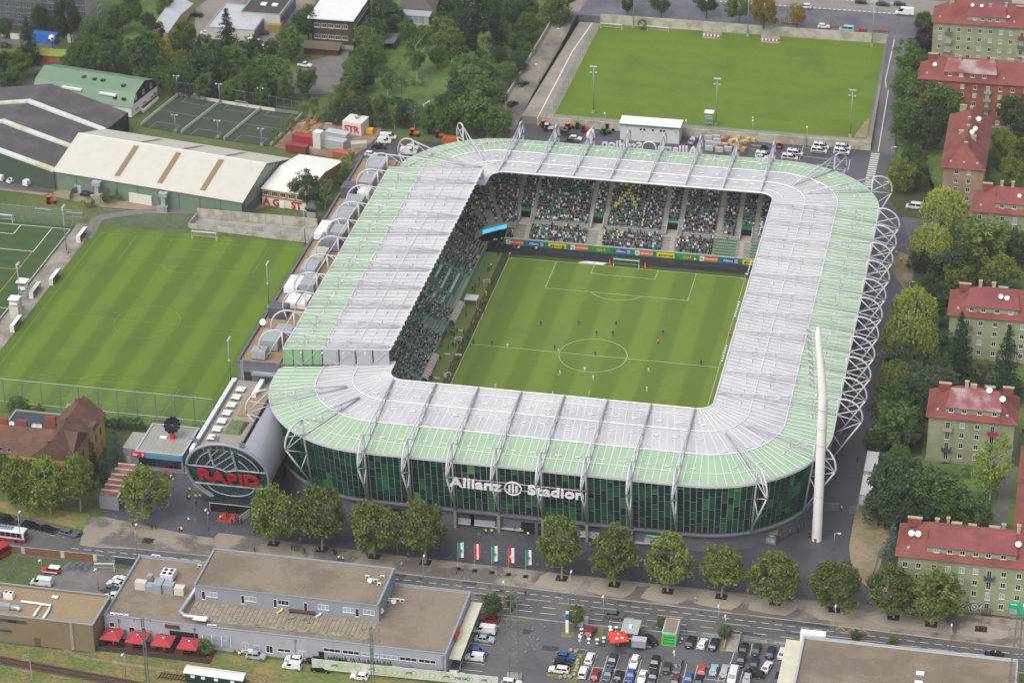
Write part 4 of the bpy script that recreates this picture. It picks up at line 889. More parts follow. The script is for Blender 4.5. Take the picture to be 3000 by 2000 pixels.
# sloping path on the right of the practice pitch and lane on its left
def ramp(name, pts, mt): 
    mm = M()
    for (A,B),(C_,D2) in zip(pts,pts[1:]): mm.face([A,B,D2,C_])
    return struct(name, mm, mt)
ramp('side_ramp',[((61,143.5,.0),(68.6,143.5,.0)),((60.2,165,1.2),(67,160,1.0)),((60,190,2.9),(65.2,188,2.8)),((58.9,225,4.93),(65.6,225,4.93)),((58.9,240,4.94),(66,240,4.94))],ASPH2)
ramp('garden_lane',[((-58.5,128,.0),(-50.5,128,.0)),((-58,165,1.3),(-50,165,1.3)),((-56.2,200,3.2),(-48,200,3.2)),((-53.5,229,4.9),(-46.8,229,4.9)),((-52,262,5.0),(-44,262,5.0))],mat('dusty lane','7d766c',rough=.85,var=.14,scale=.6,col2='5d5955',c2s=.1))
m = M()
for (xa,ya,za),(xb,yb,zb) in zip([(-44.2,144,2.55),(-43.5,200,2.55)],[(-43.5,200,2.55),(-41.5,226,2.55)]): m.face([(xa-.2,ya,za),(xa+.2,ya,za),(xb+.2,yb,zb),(xb-.2,yb,zb)])
struct('path_line', m, LINE)
m = M()
for (xa,ya,za),(xb,yb,zb) in zip([(63.2,144,.1),(61.6,188,2.95),(61.0,192,3.2)],[(62.6,186,2.9),(61.2,192,3.2),(61.2,224,4.97)]):
    m._add([(xa-.12,ya,za),(xa+.12,ya,za),(xb+.12,yb,zb),(xb-.12,yb,zb),(xa-.12,ya,za+.15),(xa+.12,ya,za+.15),(xb+.12,yb,zb+.15),(xb-.12,yb,zb+.15)],[(4,5,6,7),(0,1,5,4),(1,2,6,5),(3,0,4,7)])
struct('ramp_kerb',m,mat('white kerb','cfcdc6',rough=.7))
m = M()
for k in range(16): y=143-k*1.6;m.sheet([(61.2+.2*k*0,y-.45),(63.8,y-.45),(63.8,y+.35),(61.2,y+.35)],.012)
struct('crossing', m, LINE)
rw=thing('garden_wall','low concrete wall along the left side of the garden lane','wall',(-58,165,0))
for k in range(14):
    f0,f1=k/14,(k+1)/14;A=(-58.6+f0*4.6,150+f0*78);B=(-58.6+f1*4.6-.02,150+f1*78-.1);z0,z1=.6+f0*4.2,.6+f1*4.2
    M()._add([(A[0],A[1],0),(A[0]+.3,A[1],0),(B[0]+.3,B[1],0),(B[0],B[1],0),(A[0],A[1],z0+1.2),(A[0]+.3,A[1],z0+1.2),(B[0]+.3,B[1],z1+1.2),(B[0],B[1],z1+1.2)],[(4,5,6,7),(0,1,5,4),(1,2,6,5),(2,3,7,6),(3,0,4,7)]).build('wall_panel',CWALL,rw)
# stadium rear yard markings
m = M()
for t,a_,b_ in (('d',(330,1100),(360,1000)),('d',(360,1010),(500,1030)),('d',(340,1068),(640,1105)),('d',(450,1125),(600,1145)),('d',(680,1095),(665,1165)),('d',(440,1135),(690,1095)),('d',(530,1160),(665,1168)),('c',(1640,995),(1730,1005)),('c',(1640,1020),(1800,1040)),('b',(800,1000),(860,920)),('b',(870,1010),(920,920))):
    A,B=W(t,*a_),W(t,*b_);d=(B-A).normalized();n=Vector((-d.y,d.x,0))*.08;m.sheet([XY(A-n),XY(B-n),XY(B+n),XY(A+n)],.012)
struct('yard_marking', m, LINE)
struct('work_yard',M().sheet([XY(W('b',x,y)) for x,y in ((120,1010),(290,1040),(520,1080),(680,1060),(760,1010),(850,920),(860,880),(640,860),(330,830),(280,850))],.008),SOIL)
# small pitches
C5=[(-163.4,145.9),(-148.3,142.8),(-133.9,140.2),(-119.5,138.2),(-122.8,113.3),(-138.6,115.1),(-153.4,117.4),(-167.7,120.4)]
for k in range(3):
    q=[C5[k],C5[k+1],C5[6-k],C5[7-k]];st=struct('small_pitch',M().sheet(q,-.0),TURF_5)
    m=M();U=lambda u,v: Vector((*q[0],0)).lerp(Vector((*q[1],0)),u).lerp(Vector((*q[3],0)).lerp(Vector((*q[2],0)),u),v)
    for (u0,v0),(u1,v1) in (((.22,0),(.22,.16)),((.22,.16),(.78,.16)),((.78,.16),(.78,0)),((.22,1),(.22,.8)),((.22,.8),(.78,.8)),((.78,.8),(.78,1)),((0,.48),(1,.48))):
        A,B=U(u0,v0),U(u1,v1);d=(B-A).normalized();n=Vector((-d.y,d.x,0))*.07;m.sheet([XY(A-n),XY(B-n),XY(B+n),XY(A+n)],.02)
    m.build('pitch_line',mat('small pitch line','89938a',rough=.8),st)
WB=mat('white board fence','c6c4ba',rough=.7,var=.1)
bd=thing('board_fence','low white board walls around the three small pitches','fence',(-150,130,0))
for A,B in [(C5[0],C5[1]),(C5[1],C5[2]),(C5[2],C5[3]),(C5[0],C5[7]),(C5[1],C5[6]),(C5[2],C5[5]),(C5[3],C5[4])]:
    n = 8
    for k in range(n):
        p,q=Vector((*A,0)).lerp(Vector((*B,0)),k/n),Vector((*A,0)).lerp(Vector((*B,0)),(k+.97)/n);d=(q-p).normalized();w_=Vector((-d.y,d.x,0))*.07
        M().prism([XY(p-w_),XY(q-w_),XY(q+w_),XY(p+w_)],0,1.05).build('fence_board',WB,bd)
struct('warehouse_yard',M().sheet([XY(W('b',x,y)) for x,y in ((220,540),(330,430),(640,345),(660,330),(800,120),(830,120),(720,330),(610,520),(530,640),(400,650),(230,640))],-.02),mat('old asphalt','6d6966',rough=.6,var=.12,col2='5c5957',c2s=.12))
struct('workshop_yard',M().sheet([XY(W('a',x,y)) for x,y in ((1340,60),(1420,0),(1720,0),(1480,150),(1470,220),(1400,300),(1330,280))]+[],-.02).sheet([XY(W('b',x,y)) for x,y in ((0,200),(120,60),(200,0),(420,0),(360,90),(200,180),(180,330),(60,360),(0,330))],-.016),mat('old asphalt 2','7b756d',rough=.7,var=.14,col2='6a655e',c2s=.1))
struct('garden',M().sheet([XY(W('b',x,y)) for x,y in ((760,600),(880,350),(1000,220),(1200,200),(1450,260),(1700,250),(1720,330),(1560,480),(1330,600),(1290,700),(1240,770),(1000,760),(800,720))],-.03),LAWN)
struct('garden_lawn',M().sheet([XY(W('a',x,y)) for x,y in ((700,240),(830,140),(960,60),(1150,0),(1200,0),(1060,190),(960,240),(880,310),(780,260))],-.03),LAWN)
# right side: lawns and paths between the houses
struct('estate_lawn',M().sheet([(69,112),(84,112),(84,150),(69,150)],-.02).sheet([(77,-36),(125,-36),(125,-64),(90,-64),(77,-36.2)],-.02).sheet([(97.5,112),(112,112),(112,160),(97.5,160)],-.02),LAWN)
struct('estate_path',M().sheet([(67,84),(84,84),(84,100),(74,100),(67,112)],-.004).sheet([(97.2,84),(112,84),(112,110),(97.2,110)],-.01).sheet([(108.5,-80),(112.5,-80),(113.5,-20),(110.6,-20),(109.9,-52)],.0),ASPH2)
struct('dry_bank',M().sheet([(76.4,-80),(78.2,-92),(84,-92),(86,-70),(77.6,-64),(76.4,-64)],.012).sheet([(78.2,-92),(83.2,-98),(84.2,-98.2),(88,-98),(88,-104),(89.2,-104),(89.2,-92),(84,-92)],.016).sheet([(76.4,-64),(77,-64),(79,17),(76.2,17)],-.01).sheet([(73.6,66),(80.1,50.5),(80.3,74.6),(74.2,78)],.012),DIRT)
struct('grove_floor',M().sheet([(77,-35),(90,-35),(90,16),(92,16),(92,80),(81,80),(80.4,50),(79.2,17)],-.012).sheet([(68.6,113),(74,100),(84.5,100.2),(84.5,112),(72,150),(68,190),(66,225),(74,225),(84,150.5),(84,150),(76,148)],-.012).sheet([(77.6,-64),(90,-66),(108,-64.2),(108,-88),(90,-88),(86.2,-70)],-.012),mat('dark leaf litter','3d4226',rough=.95,var=.3,scale=.8))  # dark brown-green ground, the grove soil's own colour
struct('belt_floor',M().sheet([XY(W('a',*q)) for q in ((470,420),(700,330),(900,350),(1100,310),(1350,300),(1500,330),(1870,300),(1870,740),(1230,640),(1000,560),(500,480))],-.025),MATS['dark leaf litter'])
m = M(); prn_ = random.Random(6)
for k in range(22):
    x,y,l_,w_=prn_.uniform(-90,105),prn_.choice((-113.6,-115.4,-117.8,-120.2)),prn_.uniform(2,9),prn_.uniform(.6,1.6);y -=max(0,x)*.02+max(0,-x-30)*.02;m.sheet([(x,y),(x+l_,y-.02*l_),(x+l_,y+w_),(x,y+w_)],-.1165+.0001*k)
for k in range(10): x,y=prn_.uniform(-10,60),prn_.uniform(-146,-127);m.sheet([(x,y),(x+prn_.uniform(1,4),y),(x+prn_.uniform(1,4),y+2),(x,y+2)],-.047+.0003*k)
struct('asphalt_repairs',m,mat('repair asphalt','3e3d3f',rough=.6,var=.15))
m = M()
for k in range(24): x=-95+k*8.3;m.sheet([(x+.4*math.cos(RD(q)),(-113.4 if k%2 else -118.2)-max(0,x)*.02-max(0,-x-30)*.02+.4*math.sin(RD(q))) for q in range(0,360,45)],-.107)
struct('manhole_covers', m, DGREY)
# ------------------------------------------------------------------ sports and street kit
NET=mat('goal net','c8ccc8',rough=.8,var=0,alpha=.28);MESH=mat('wire mesh','7d8488',rough=.6,var=0,alpha=.16);POST=mat('fence post','7f878e',rough=.5,metal=.3,var=.08)
def goal(p,rz,label,w=7.32,h=2.44,d=2.0,m_=WHITE,net=NET,group='goals'):
    t=thing('football_goal',label,'goal',p,rz,group)
    M().tube([(-w/2,0,0),(-w/2,0,h),(w/2,0,h),(w/2,0,0)],.09,6,0).lb('goal_frame',m_,t)
    M().tube([(-w/2,0,h),(-w/2,d*.5,h-.1),(-w/2,d,.05),(w/2,d,.05),(w/2,d*.5,h-.1),(w/2,0,h)],.04,5).tube([(-w/2,0,.05),(-w/2,d,.05)],.04,5).tube([(w/2,0,.05),(w/2,d,.05)],.04,5).lb('goal_stanchion',m_,t)
    M().face([(-w/2,0,h),(w/2,0,h),(w/2,d*.5,h-.1),(-w/2,d*.5,h-.1)]).face([(-w/2,d*.5,h-.1),(w/2,d*.5,h-.1),(w/2,d,.05),(-w/2,d,.05)]).face([(-w/2,0,0),(-w/2,0,h),(-w/2,d*.5,h-.1),(-w/2,d,.05)]).face([(w/2,0,0),(w/2,0,h),(w/2,d*.5,h-.1),(w/2,d,.05)]).lb('goal_net',net,t)
    return t
goal((0,52.5,.02),0,'white goal with green and white net at the far end of the stadium pitch',net=mat('green net','5d9a7c',rough=.8,alpha=.4),d=2.2)
goal((0,-52.5,.02),math.pi,'white goal at the near end of the stadium pitch under the roof edge')
M_=goal((*XY(W('e',1400,192)),0),RD(0),'white goal at the far end of the striped training pitch')
goal((*XY(W('e',560,1385)),0),math.pi,'white goal behind the near fence of the striped training pitch',d=-2.0 if 0 else 2.0)
goal((*XY(W('c',680,200,TZ)),TZ),math.pi*0+RD(-3),'white goal folded at the wall, left of the bush',h=1.8,d=1.6);goal((*XY(W('c',1000,220,TZ)),TZ),RD(-3),'white goal folded at the wall, right of the bush',h=1.8,d=1.6)
goal((*XY(W('b',1170,745)),0),RD(70),'small white goal standing in the garden',w=3.6,h=2,d=1.2)
for t_,x,y,lb in (('a',1365,690,'first'),('a',1655,735,'second'),('b',185,770,'third')): goal((*XY(W(t_,x,y)),0),RD(-9),'grey goal at the far end of the small pitch',w=4.2,h=2.0,d=1.0,m_=GALV,net=MESH,group='goals of the small pitches')
goal((*XY(W('a',300,1475)),0),RD(0),'grey goal on the grass behind the artificial pitch',w=5,h=2,d=1.2,m_=GALV,net=MESH);goal((*XY(W('a',515,1500)),0),RD(0),'grey goal on the grass behind the artificial pitch',w=5,h=2,d=1.2,m_=GALV,net=MESH)
goal((*XY(W('e',5,70)),0),0,'white goal of the artificial pitch at the left edge')
goal((*XY(W('m',900,385)),-.05),RD(10),'white goal stored in the yard behind the board fence',w=4.6,h=2,d=1.3)
# floodlight columns
def flood_mesh(h, heads):
    a = M().cyl(0,0,0,h,.2,.1,8); b = M(); c = M()
    for z, n in heads:
        b.box(-.9, .9, -.06, .06, z-.06, z+.06)
        for k in range(n): x=-.85+1.7*k/max(1,n-1);c.obox(x,-.25,z-.1,.5,.45,.34);
    d = M().box(-.45,.45,-.45,.45,0,.9)
    return a.mesh('pole',GALV,True),b.mesh('crossarm',GALV),c.mesh('lamp_head',mat('lamp glass','aeb4ba',rough=.25)),d.mesh('footing',CONC)
FM = {}
def flood(p,h,label,heads=None,rz=0,group=None,name='floodlight'):
    heads=heads or ((h-.1,4),(h-2.0,2));k=(h,tuple(heads))
    if k not in FM: FM[k] = flood_mesh(h, heads)
    t=thing(name,label,'floodlight',p,rz,group)
    for me in FM[k]: o=bpy.data.objects.new(me.name,me);COL.objects.link(o);o.parent=t
    return t
for t_,x,y in (('c',557,775),('c',1398,860),('d',680,940)): flood(W(t_,x,y,TZ),16,'tall floodlight column on the near side of the upper practice pitch',group='practice pitch floodlights')
for t_,x,y in (('c',833,190),('c',1615,250),('d',828,318)): flood(W(t_,x,y,TZ),16,'tall floodlight column at the street wall of the practice pitch',rz=math.pi,group='practice pitch floodlights')
for t_,x,y,h in (('e',458,285,15),('e',148,665,14)): flood(W(t_,x,y),h,'floodlight column on the path between the two training pitches',heads=((h-.1,3),(h-.8,2)),rz=math.pi/2,group='training pitch floodlights')
for t_,x,y in (('e',1845,660),('e',1583,1190),('f',340,270)): flood(W(t_,x,y),14,'floodlight column between training pitch and main stand',heads=((13.9,3),(8.0,1)),rz=math.pi/2,group='training pitch floodlights')
for t_,x,y in (('a',1205,905),('a',1497,945),('a',1795,1000)): flood(W(t_,x,y),6,'short floodlight at the near side of the small pitches',heads=((5.9,2),),group='small pitch floodlights')
for t_,x,y in (('a',1218,655),('a',1508,710),('a',1793,740)): flood(W(t_,x,y),7,'short floodlight at the far side of the small pitches',heads=((6.9,2),),group='small pitch floodlights')
# street lamps
def lamp_meshes(h, two): 
    a=M().cyl(0,0,0,h,.09,.06,7);b=M().tube([(0,0,h-.05),(0,-.9,h+.12)],.05,5).mesh('lamp_arm',GALV);c=M().obox(0,-1.1,h+.02,.34,.75,.2)
    if two: c.obox(.0,.35,h*.72,.3,.5,.25)
    return a.mesh('pole',GALV,True),b,c.mesh('lamp_head',mat('lamp head','d6d8da',rough=.3))
LPM = {}
def lamp(p,h=9,label='',rz=0,two=False,group='street lamps'):
    k = (h, two)
    if k not in LPM: LPM[k] = lamp_meshes(h, two)
    t=thing('street_lamp',label,'street lamp',p,rz,group)
    for me in LPM[k]: o=bpy.data.objects.new(me.name,me);COL.objects.link(o);o.parent=t
for x,y in ((-117.3,-117.7),(-88.2,-117.2),(-18.5,-116.4),(16.1,-117.9),(25,-124.0),(51.1,-122.6),(76.8,-119.5),(102.7,-120)): lamp((x,-117.6 if y > -120 else y,-.1),8.5,'grey street lamp along the main road',group='road lamps',rz=math.pi if y > -119 else 0)
for t_,x,y,r_ in (('o',585,1130,0),('o',1395,1270,0),('o',1835,960,0),('m',1085,1295,0),('n',2140,665,0),('m',850,560,0),('m',375,480,0),('p',2330,870,0),('j',390,1190,0),('n',1220,240,0),('i',1497,805,0),('i',1797,1100,0)): lamp(W(t_,x,y),6.5,'slim lamp post standing by %s' % dict(o='the parking lot',m='the flat-roofed buildings',n='the car park and pavement',p='the green house front',j='the plane trees',i='the round entrance')[t_],two=t_ in 'oij')
for t_,x,y in (('c',187,580),('c',338,335),('c',475,100)): lamp(W(t_,x,y,1.5 if y > 500 else 3.2),7,'double-armed lamp along the garden lane',rz=-math.pi/2)
for t_,x,y in (('c',638,910),('c',1192,960),('c',1648,940),('d',380,1005),('d',10,960),('b',1255,890)): lamp(W(t_,x,y),7,'slim lamp in front of the long retaining wall')
for t_,x,y in (('d',958,1110),('h',1080,590),('l',1015,370),('l',712,1275),('d',905,1350)): lamp(W(t_,x,y),5,'slim lamp beside the path right of the stadium',rz=math.pi/2)
for t_,x,y in (('c',1212,140),('d',245,140),('d',548,160),('d',868,90),('c',725,20)): lamp(W(t_,x,y,4.9),9,'tall grey lamp mast on the upper street')
# fences
def fence(pts,h,label,step=3.0,rails=(1.0,),mesh=True,r=.05,group=None,z=0,name='fence',mm=None,cat='fence',rm=None):
    pts=[Vector((p[0],p[1],p[2] if len(p) > 2 else z)) for p in pts];t=thing(name,label,cat,pts[0],0,group)
    pm=M().cyl(0,0,0,h,r,r,6).mesh('post',rm or POST)
    for A, B in zip(pts, pts[1:]):
        n = max(1, round((B-A).length/step))
        for k in range(n+(B ==pts[-1])): place('post',pm,t,A.lerp(B,k/n))
        for f_ in rails: M().tube([A+Vector((0,0,h*f_)),B+Vector((0,0,h*f_))],r*.6,4).build('rail',rm or POST,t)
        if mesh: M().face([A,B,B+Vector((0,0,h)),A+Vector((0,0,h))]).build('wire_mesh',mm or MESH,t)
    return t
fence([(-39.6,147.8,TZ),(-38.7,226,TZ)],5,'tall wire fence on the left of the practice pitch',4);fence([(59.6,147.8,TZ),(58.8,226,TZ)],5,'tall wire fence on the right of the practice pitch',4)
fence([(-44,145.9,TZ),(60,145.9,TZ)],1.1,'low railing on top of the long retaining wall',2.5,(.5,1),False)
fence([(-49.8,150,1.6),(-47.4,226,4.9)],1.2,'railing between garden lane and pitch path',3,(.5,1),True)
fence([(-146-14,-57.3),(-88,-57.0)],9,'very tall ball-stop fence at the near end of the training pitch',5.2,(.25,1),True,.14,mm=mat('ball net','8a9490',rough=.8,alpha=.1))
fence([(-157.3,-40),(-157.3,50)],1.1,'low railing along the left side of the training pitch',3,(1,),False);fence([(-163.7,-20),(-163.7,46)],1.2,'railing along the artificial pitch',3,(.5,1),True)
fence([(-157,51),(-130,52.5)],5,'wire fence behind the far goal of the training pitch',3.2);fence([(-200,48.5),(-161,48.5)],5,'wire fence at the far end of the artificial pitch',3.2)
fence([W('a',1215,660),W('a',1510,700),W('a',1795,745),W('b',300,800)],5,'dark net fence behind the small pitches',3,mm=mat('dark net','23272a',alpha=.45))
fence([W('a',480,1375),W('a',500,1330),W('a',612,1300)],2.0,'dark green net fence round the covered car before the pale green hall',2,mm=mat('green net fence','1f4034',alpha=.8))
# concrete ramp pit by the training pitch
pit=thing('ramp_pit','open concrete ramp pit with tall grey walls beside the training pitch','pit',(-110,52,0))
for A,B in (((-130.4,53.5),(-129.9,60.6)),((-129.9,60.6),(-93,60.6)),((-130.4,53.5),(-93,50.6))):
    n = max(2, round(math.dist(A, B)/5))
    for k in range(n):
        p,q=Vector((*A,0)).lerp(Vector((*B,0)),k/n),Vector((*A,0)).lerp(Vector((*B,0)),(k+.985)/n);d=(q-p).normalized();w_=Vector((-d.y,d.x,0))*.15
        M().prism([XY(p-w_),XY(q-w_),XY(q+w_),XY(p+w_)],-.05,3.0 if A[1] > 55 else 1.6).build('wall_panel',CWALL,pit)
M().sheet([(-130,54),(-129.6,60.3),(-82,60.3),(-82,50.6),(-93,51)],.015).build('pit_floor',CONC,pit)
fence([(-130.4,53.4,1.6),(-93,50.5,1.6)],1.6,'mesh fence on the near wall of the ramp pit',3)
tw=thing('vent_tower','square concrete vent tower with a dark metal hood beside the main stand','vent tower',W('b',390,1530));p=tw.location
M().obox(p.x,p.y,0,2.6,2.6,4.2).build('shaft',CONC,tw);M()._add([(p.x-1.2,p.y-1.2,4.2),(p.x+1.2,p.y-1.2,4.2),(p.x+1.2,p.y+1.2,4.2),(p.x-1.2,p.y+1.2,4.2),(p.x-1.9,p.y-1.9,5.6),(p.x+1.9,p.y-1.9,5.6),(p.x+1.9,p.y+1.9,5.6),(p.x-1.9,p.y+1.9,5.6),(p.x-.8,p.y-.8,7.0),(p.x+.8,p.y-.8,7.0),(p.x+.8,p.y+.8,7.0),(p.x-.8,p.y+.8,7.0)],[(0,1,5,4),(1,2,6,5),(2,3,7,6),(3,0,4,7),(4,5,9,8),(5,6,10,9),(6,7,11,10),(7,4,8,11),(8,9,10,11)]).build('hood',DGREY,tw)
# shelters and towers along the touchline path
for k,(x,y) in enumerate(((560,180),(375,470),(240,560),(110,790))):
    p=W('e',x,y);t=thing('dugout','white team shelter beside the striped training pitch','shelter',p,0,'training pitch shelters')
    M()._add([(-.5,-3.2,0),(-.5,3.2,0),(-.5,3.2,2.0),(-.5,-3.2,2.0),(.8,3.2,2.2),(.8,-3.2,2.2)],[(0,1,2,3),(3,2,4,5)]).face([(-.5,-3.2,0),(.8,-3.2,0),(.8,-3.2,2.2),(-.5,-3.2,2.0)]).face([(-.5,3.2,0),(-.5,3.2,2.0),(.8,3.2,2.2),(.8,3.2,0)]).lb('shell',mat('shelter white','c9c8c2',rough=.6,var=.08),t)
    M().box(-.35,.1,-3,3,.4,.5).lb('bench',WOOD,t)
for k,(x,y,s_) in enumerate(((165,590,1),(112,720,0))):
    p=W('e',x,y);t=thing('camera_tower',('open scaffold' if s_ else 'solid white') + ' filming tower with flat roof beside the training pitches','tower',p)
    if s_:
        m = M()
        for a_ in (-1,1):
            for b_ in (-1,1): m.tube([(a_,b_,0),(a_,b_,5.2)],.06,5)
        for z in (1,2,3): m.tube([(-1,-1,z),(1,-1,z),(1,1,z),(-1,1,z)],.04,4,closed=True)
        m.lb('frame',GALV,t);M().box(-1,1,-1,1,3,3.1).box(-1.05,-1,-1,1,3.1,4.1).box(1,1.05,-1,1,3.1,4.1).box(-1,1,-1.05,-1,3.1,4.1).lb('platform',WHITE,t)
    else: M().box(-1.3,1.3,-1.3,1.3,0,3.6).lb('cabin',mat('weathered white','b9b5aa',rough=.8,var=.15),t);M().box(-1.2,1.2,-1.2,1.2,4.2,5.0).lb('upper_rail',WHITE,t);M().tube([(-1.1,-1.1,3.6),(-1.1,-1.1,5.8)],.06,5).tube([(1.1,-1.1,3.6),(1.1,-1.1,5.8)],.06,5).tube([(1.1,1.1,3.6),(1.1,1.1,5.8)],.06,5).tube([(-1.1,1.1,3.6),(-1.1,1.1,5.8)],.06,5).lb('frame',GALV,t)
    M().box(-1.5,1.5,-1.5,1.5,5.3 if s_ else 5.8,5.45 if s_ else 5.95).lb('roof',WHITE,t)
t=thing('camera_tower','scaffold filming tower with white roof above the long retaining wall','tower',W('c',1350,860,TZ));m=M()
for a_ in (-1.2,1.2):
    for b_ in (-1,1): m.tube([(a_,b_,0),(a_,b_,5)],.07,5)
for z in (1.2,2.5,3.7): m.tube([(-1.2,-1,z),(1.2,-1,z),(1.2,1,z),(-1.2,1,z)],.05,4,closed=True)
m.tube([(-1.2,-1,0),(1.2,-1,2.5)],.05,4).tube([(-1.9,-1.4,0),(-1.2,-1,3)],.06,4);m.lb('frame',GALV,t);M().box(-1.3,1.3,-1.1,1.1,2.5,2.6).lb('platform',GALV,t);M().box(-1.5,1.5,-1.3,1.3,4.6,4.75).lb('roof',WHITE,t)
for x, lb in ((1370,'left'),(1770,'right')):
    p=W('c',x,258 if x < 1500 else 288,TZ);t=thing('team_bench','row of red and white team seats at the street wall, %s one' % lb,'bench',p)
    M().box(-3.2,3.2,-.9,.9,0,.12).lb('base',CONC,t);M().box(-3.2,3.2,.7,.8,.1,1.9).lb('back_panel',mat('clear panel','a8b0b0',alpha=.4),t)
    for k in range(10): M().box(-2.9+k*.6,-2.45+k*.6,-.2,.3,.4,.5).box(-2.9+k*.6,-2.45+k*.6,.25,.33,.5,1.0).lb('seat',RED if k % 2 else WHITE,t)
# flags in front of the stadium
FG,FR=mat('flag green','1f8a60',rough=.8),mat('flag red','c0242c',rough=.8);FW=mat('flag white','d9d9d6',rough=.8,var=.03)
def flag(x, y, cols, label, emb):
    t=thing('flag',label,'flag',(x,y,.01),0,'flags on the pavement')
    M().cyl(0,0,0,7.4,.06,.05,6).lb('pole',LGREY,t);M().box(-.55,.55,-.55,.55,0,.18).cyl(0,0,.18,.5,.2,.08,8).lb('stand',BLACK,t)
    m = M(); n, k = 9, len(cols); 
    for i in range(n):
        for j in range(k*2):
            u0,u1,v0,v1=j/(k*2),(j+1)/(k*2),i/n,(i+1)/n
            P=lambda u,v: (.07+u*1.35,.12*math.sin(u*5+v*2+x)+.1*u,3.1+v*4.2+u*.55-.25*u*u)
            m.face([P(u0,v0),P(u1,v0),P(u1,v1),P(u0,v1)],cols[j//2])
    m.lb('cloth', [FG, FR, FW], t, True)
    if emb == 'crest':
        m=M().tube([(.75+.36*math.cos(RD(q)),-.14,5.3+.42*math.sin(RD(q))) for q in range(0,360,30)],.07,5,closed=True);m.lb('crest_ring',BLUE,t)
        M()._add([(.5,-.16,5.15),(1.0,-.16,5.3),(1.0,-.16,5.5),(.5,-.16,5.35)],[(0,1,2,3)]).lb('crest_band',RED,t)
    if emb =='cross': M().box(.32,1.15,-.16,-.13,5.1,5.35).box(.62,.85,-.17,-.12,4.75,5.75).lb('cross',FW,t)
flag(-12.5,-107.9,(0,2),'green and white club flag with round crest, leftmost of the five flags','crest');flag(-8.5,-107.9,(1,2,1),'red white red striped flag beside the leftmost club flag',None)
flag(-4.4,-107.9,(0,2),'green and white club flag with round crest, middle one of the five flags','crest');flag(-.4,-107.9,(1,2),'red and white flag with white cross, fourth of the five flags','cross');flag(3.7,-108,(0,2),'green and white club flag hanging limp, rightmost of the five flags','crest')
# corner flags
for x,y in ((-34,52.5),(34,52.5),(34,-52.5),(-34,-52.5)):
    t=thing('corner_flag','small white corner flag on the stadium pitch','corner flag',(x,y,.02),0,'corner flags');M().cyl(0,0,0,1.6,.03,.03,5).lb('pole',WHITE,t);M().box(0,.45,-.02,.02,1.2,1.6).lb('flag_cloth',WHITE,t)
for x in (-4.9, 5.3):
    t=thing('training_cone','tall orange cone beside the far goal','cone',(x,53.6,.02));M().cyl(0,0,0,1.7,.35,.08,8).lb('cone_body',mat('cone orange','d2603c',rough=.6),t);M().box(-.4,.4,-.4,.4,0,.06).lb('cone_base',RED,t)
t=thing('ground_banner','white lettered carpet advert lying behind the far goal line','banner',(-10,53.7,.03));M()._add([(-14.2,52.9,.035),(-6.8,52.9,.035),(-5.6,54.4,.035),(-12.2,54.4,.035)],[(0,1,2,3)]).build('banner_cloth',mat('banner white','c9ccd0',rough=.7,var=.25,scale=.8),t)
t=thing('marquee','small white pavilion tent beside the left touchline','tent',(*XY(W('f',1478,600,1.5)),0));M()._add([(-1.8,-1.6,2.2),(1.8,-1.6,2.2),(1.8,1.6,2.2),(-1.8,1.6,2.2),(0,0,2.9),(-1.8,-1.6,1.95),(1.8,-1.6,1.95),(1.8,1.6,1.95),(-1.8,1.6,1.95)],[(0,1,4),(1,2,4),(2,3,4),(3,0,4),(5,6,1,0),(6,7,2,1),(7,8,3,2),(8,5,0,3)]).lb('canopy',WHITE,t)
M().tube([(-1.7,-1.5,0),(-1.7,-1.5,2)],.05,5).tube([(1.7,-1.5,0),(1.7,-1.5,2)],.05,5).tube([(1.7,1.5,0),(1.7,1.5,2)],.05,5).tube([(-1.7,1.5,0),(-1.7,1.5,2)],.05,5).lb('frame',WHITE,t)
for x,y,r_ in ((1580,485,.4),(1385,880,.3),(1305,1125,1.1)):
    t=thing('press_desk','curved white desk with monitors beside the left touchline','desk',W('f',x,y),r_);M().box(-.9,.9,-.15,.15,0,.9).box(.75,.95,-.9,.15,0,.9).box(-.95,-.75,-.9,.15,0,.9).lb('desk_front',WHITE,t);M().box(-.7,.7,-.7,-.15,.8,.86).lb('desk_top',RED,t)
m = []
for k,(x,y) in enumerate(((1520,670),(1520,710),(1490,760),(1465,790),(1390,985),(1310,980),(1345,1065),(1315,1130),(1240,1145),(1405,820),(1325,1150))):
    t=thing('touchline_board','short white and pink advert board beside the left touchline','board',W('f',x,y),RD(90 if k not in (4,5,8,9) else 0),'touchline boards');M().box(-.9,.9,-.04,.04,.02,.55).lb('board',WHITE if k in (4,5,8,9) else mat('pink board','d88a80',rough=.5),t);M().box(-.8,-.7,-.3,.3,0,.05).box(.7,.8,-.3,.3,0,.05).lb('foot',DGREY,t)
# big floodlight mast at the near right corner
t=thing('floodlight_mast','giant white tubular floodlight mast leaning over the near right stadium corner','floodlight',(68.6,-79.0,0))
M().tube([(68.6,-79.0,0),(68.5,-79.0,14),(68.4,-79.0,28),(68.3,-78.9,39)],1.2,28,r2=1.02).build('lower_shaft',mat('mast white','dcdad5',rough=.5,var=.05),t)
M().tube([(68.3,-78.9,38.9),(67.8,-78.6,43),(66.9,-77.9,50),(66.3,-77.4,54.6)],1.02,28,r2=.74).build('upper_shaft',MATS['mast white'],t)
M().tube([(66.3,-77.4,54.5),(66.2,-77.3,56.4)],.74,28,r2=.35).build('cap',MATS['mast white'],t)
for z in (12.5,26.5,31,36): M().tube([(68.5+1.19*math.cos(RD(q)),-79.0+1.19*math.sin(RD(q)),z) for q in range(0,360,20)],.06,4,closed=True).build('joint_ring',LGREY,t)
fr2 = M()
A0,A1=Vector((66.0,-77.6,39.8)),Vector((64.4,-76.5,55.2));off2=Vector((-.9,1.1,0))
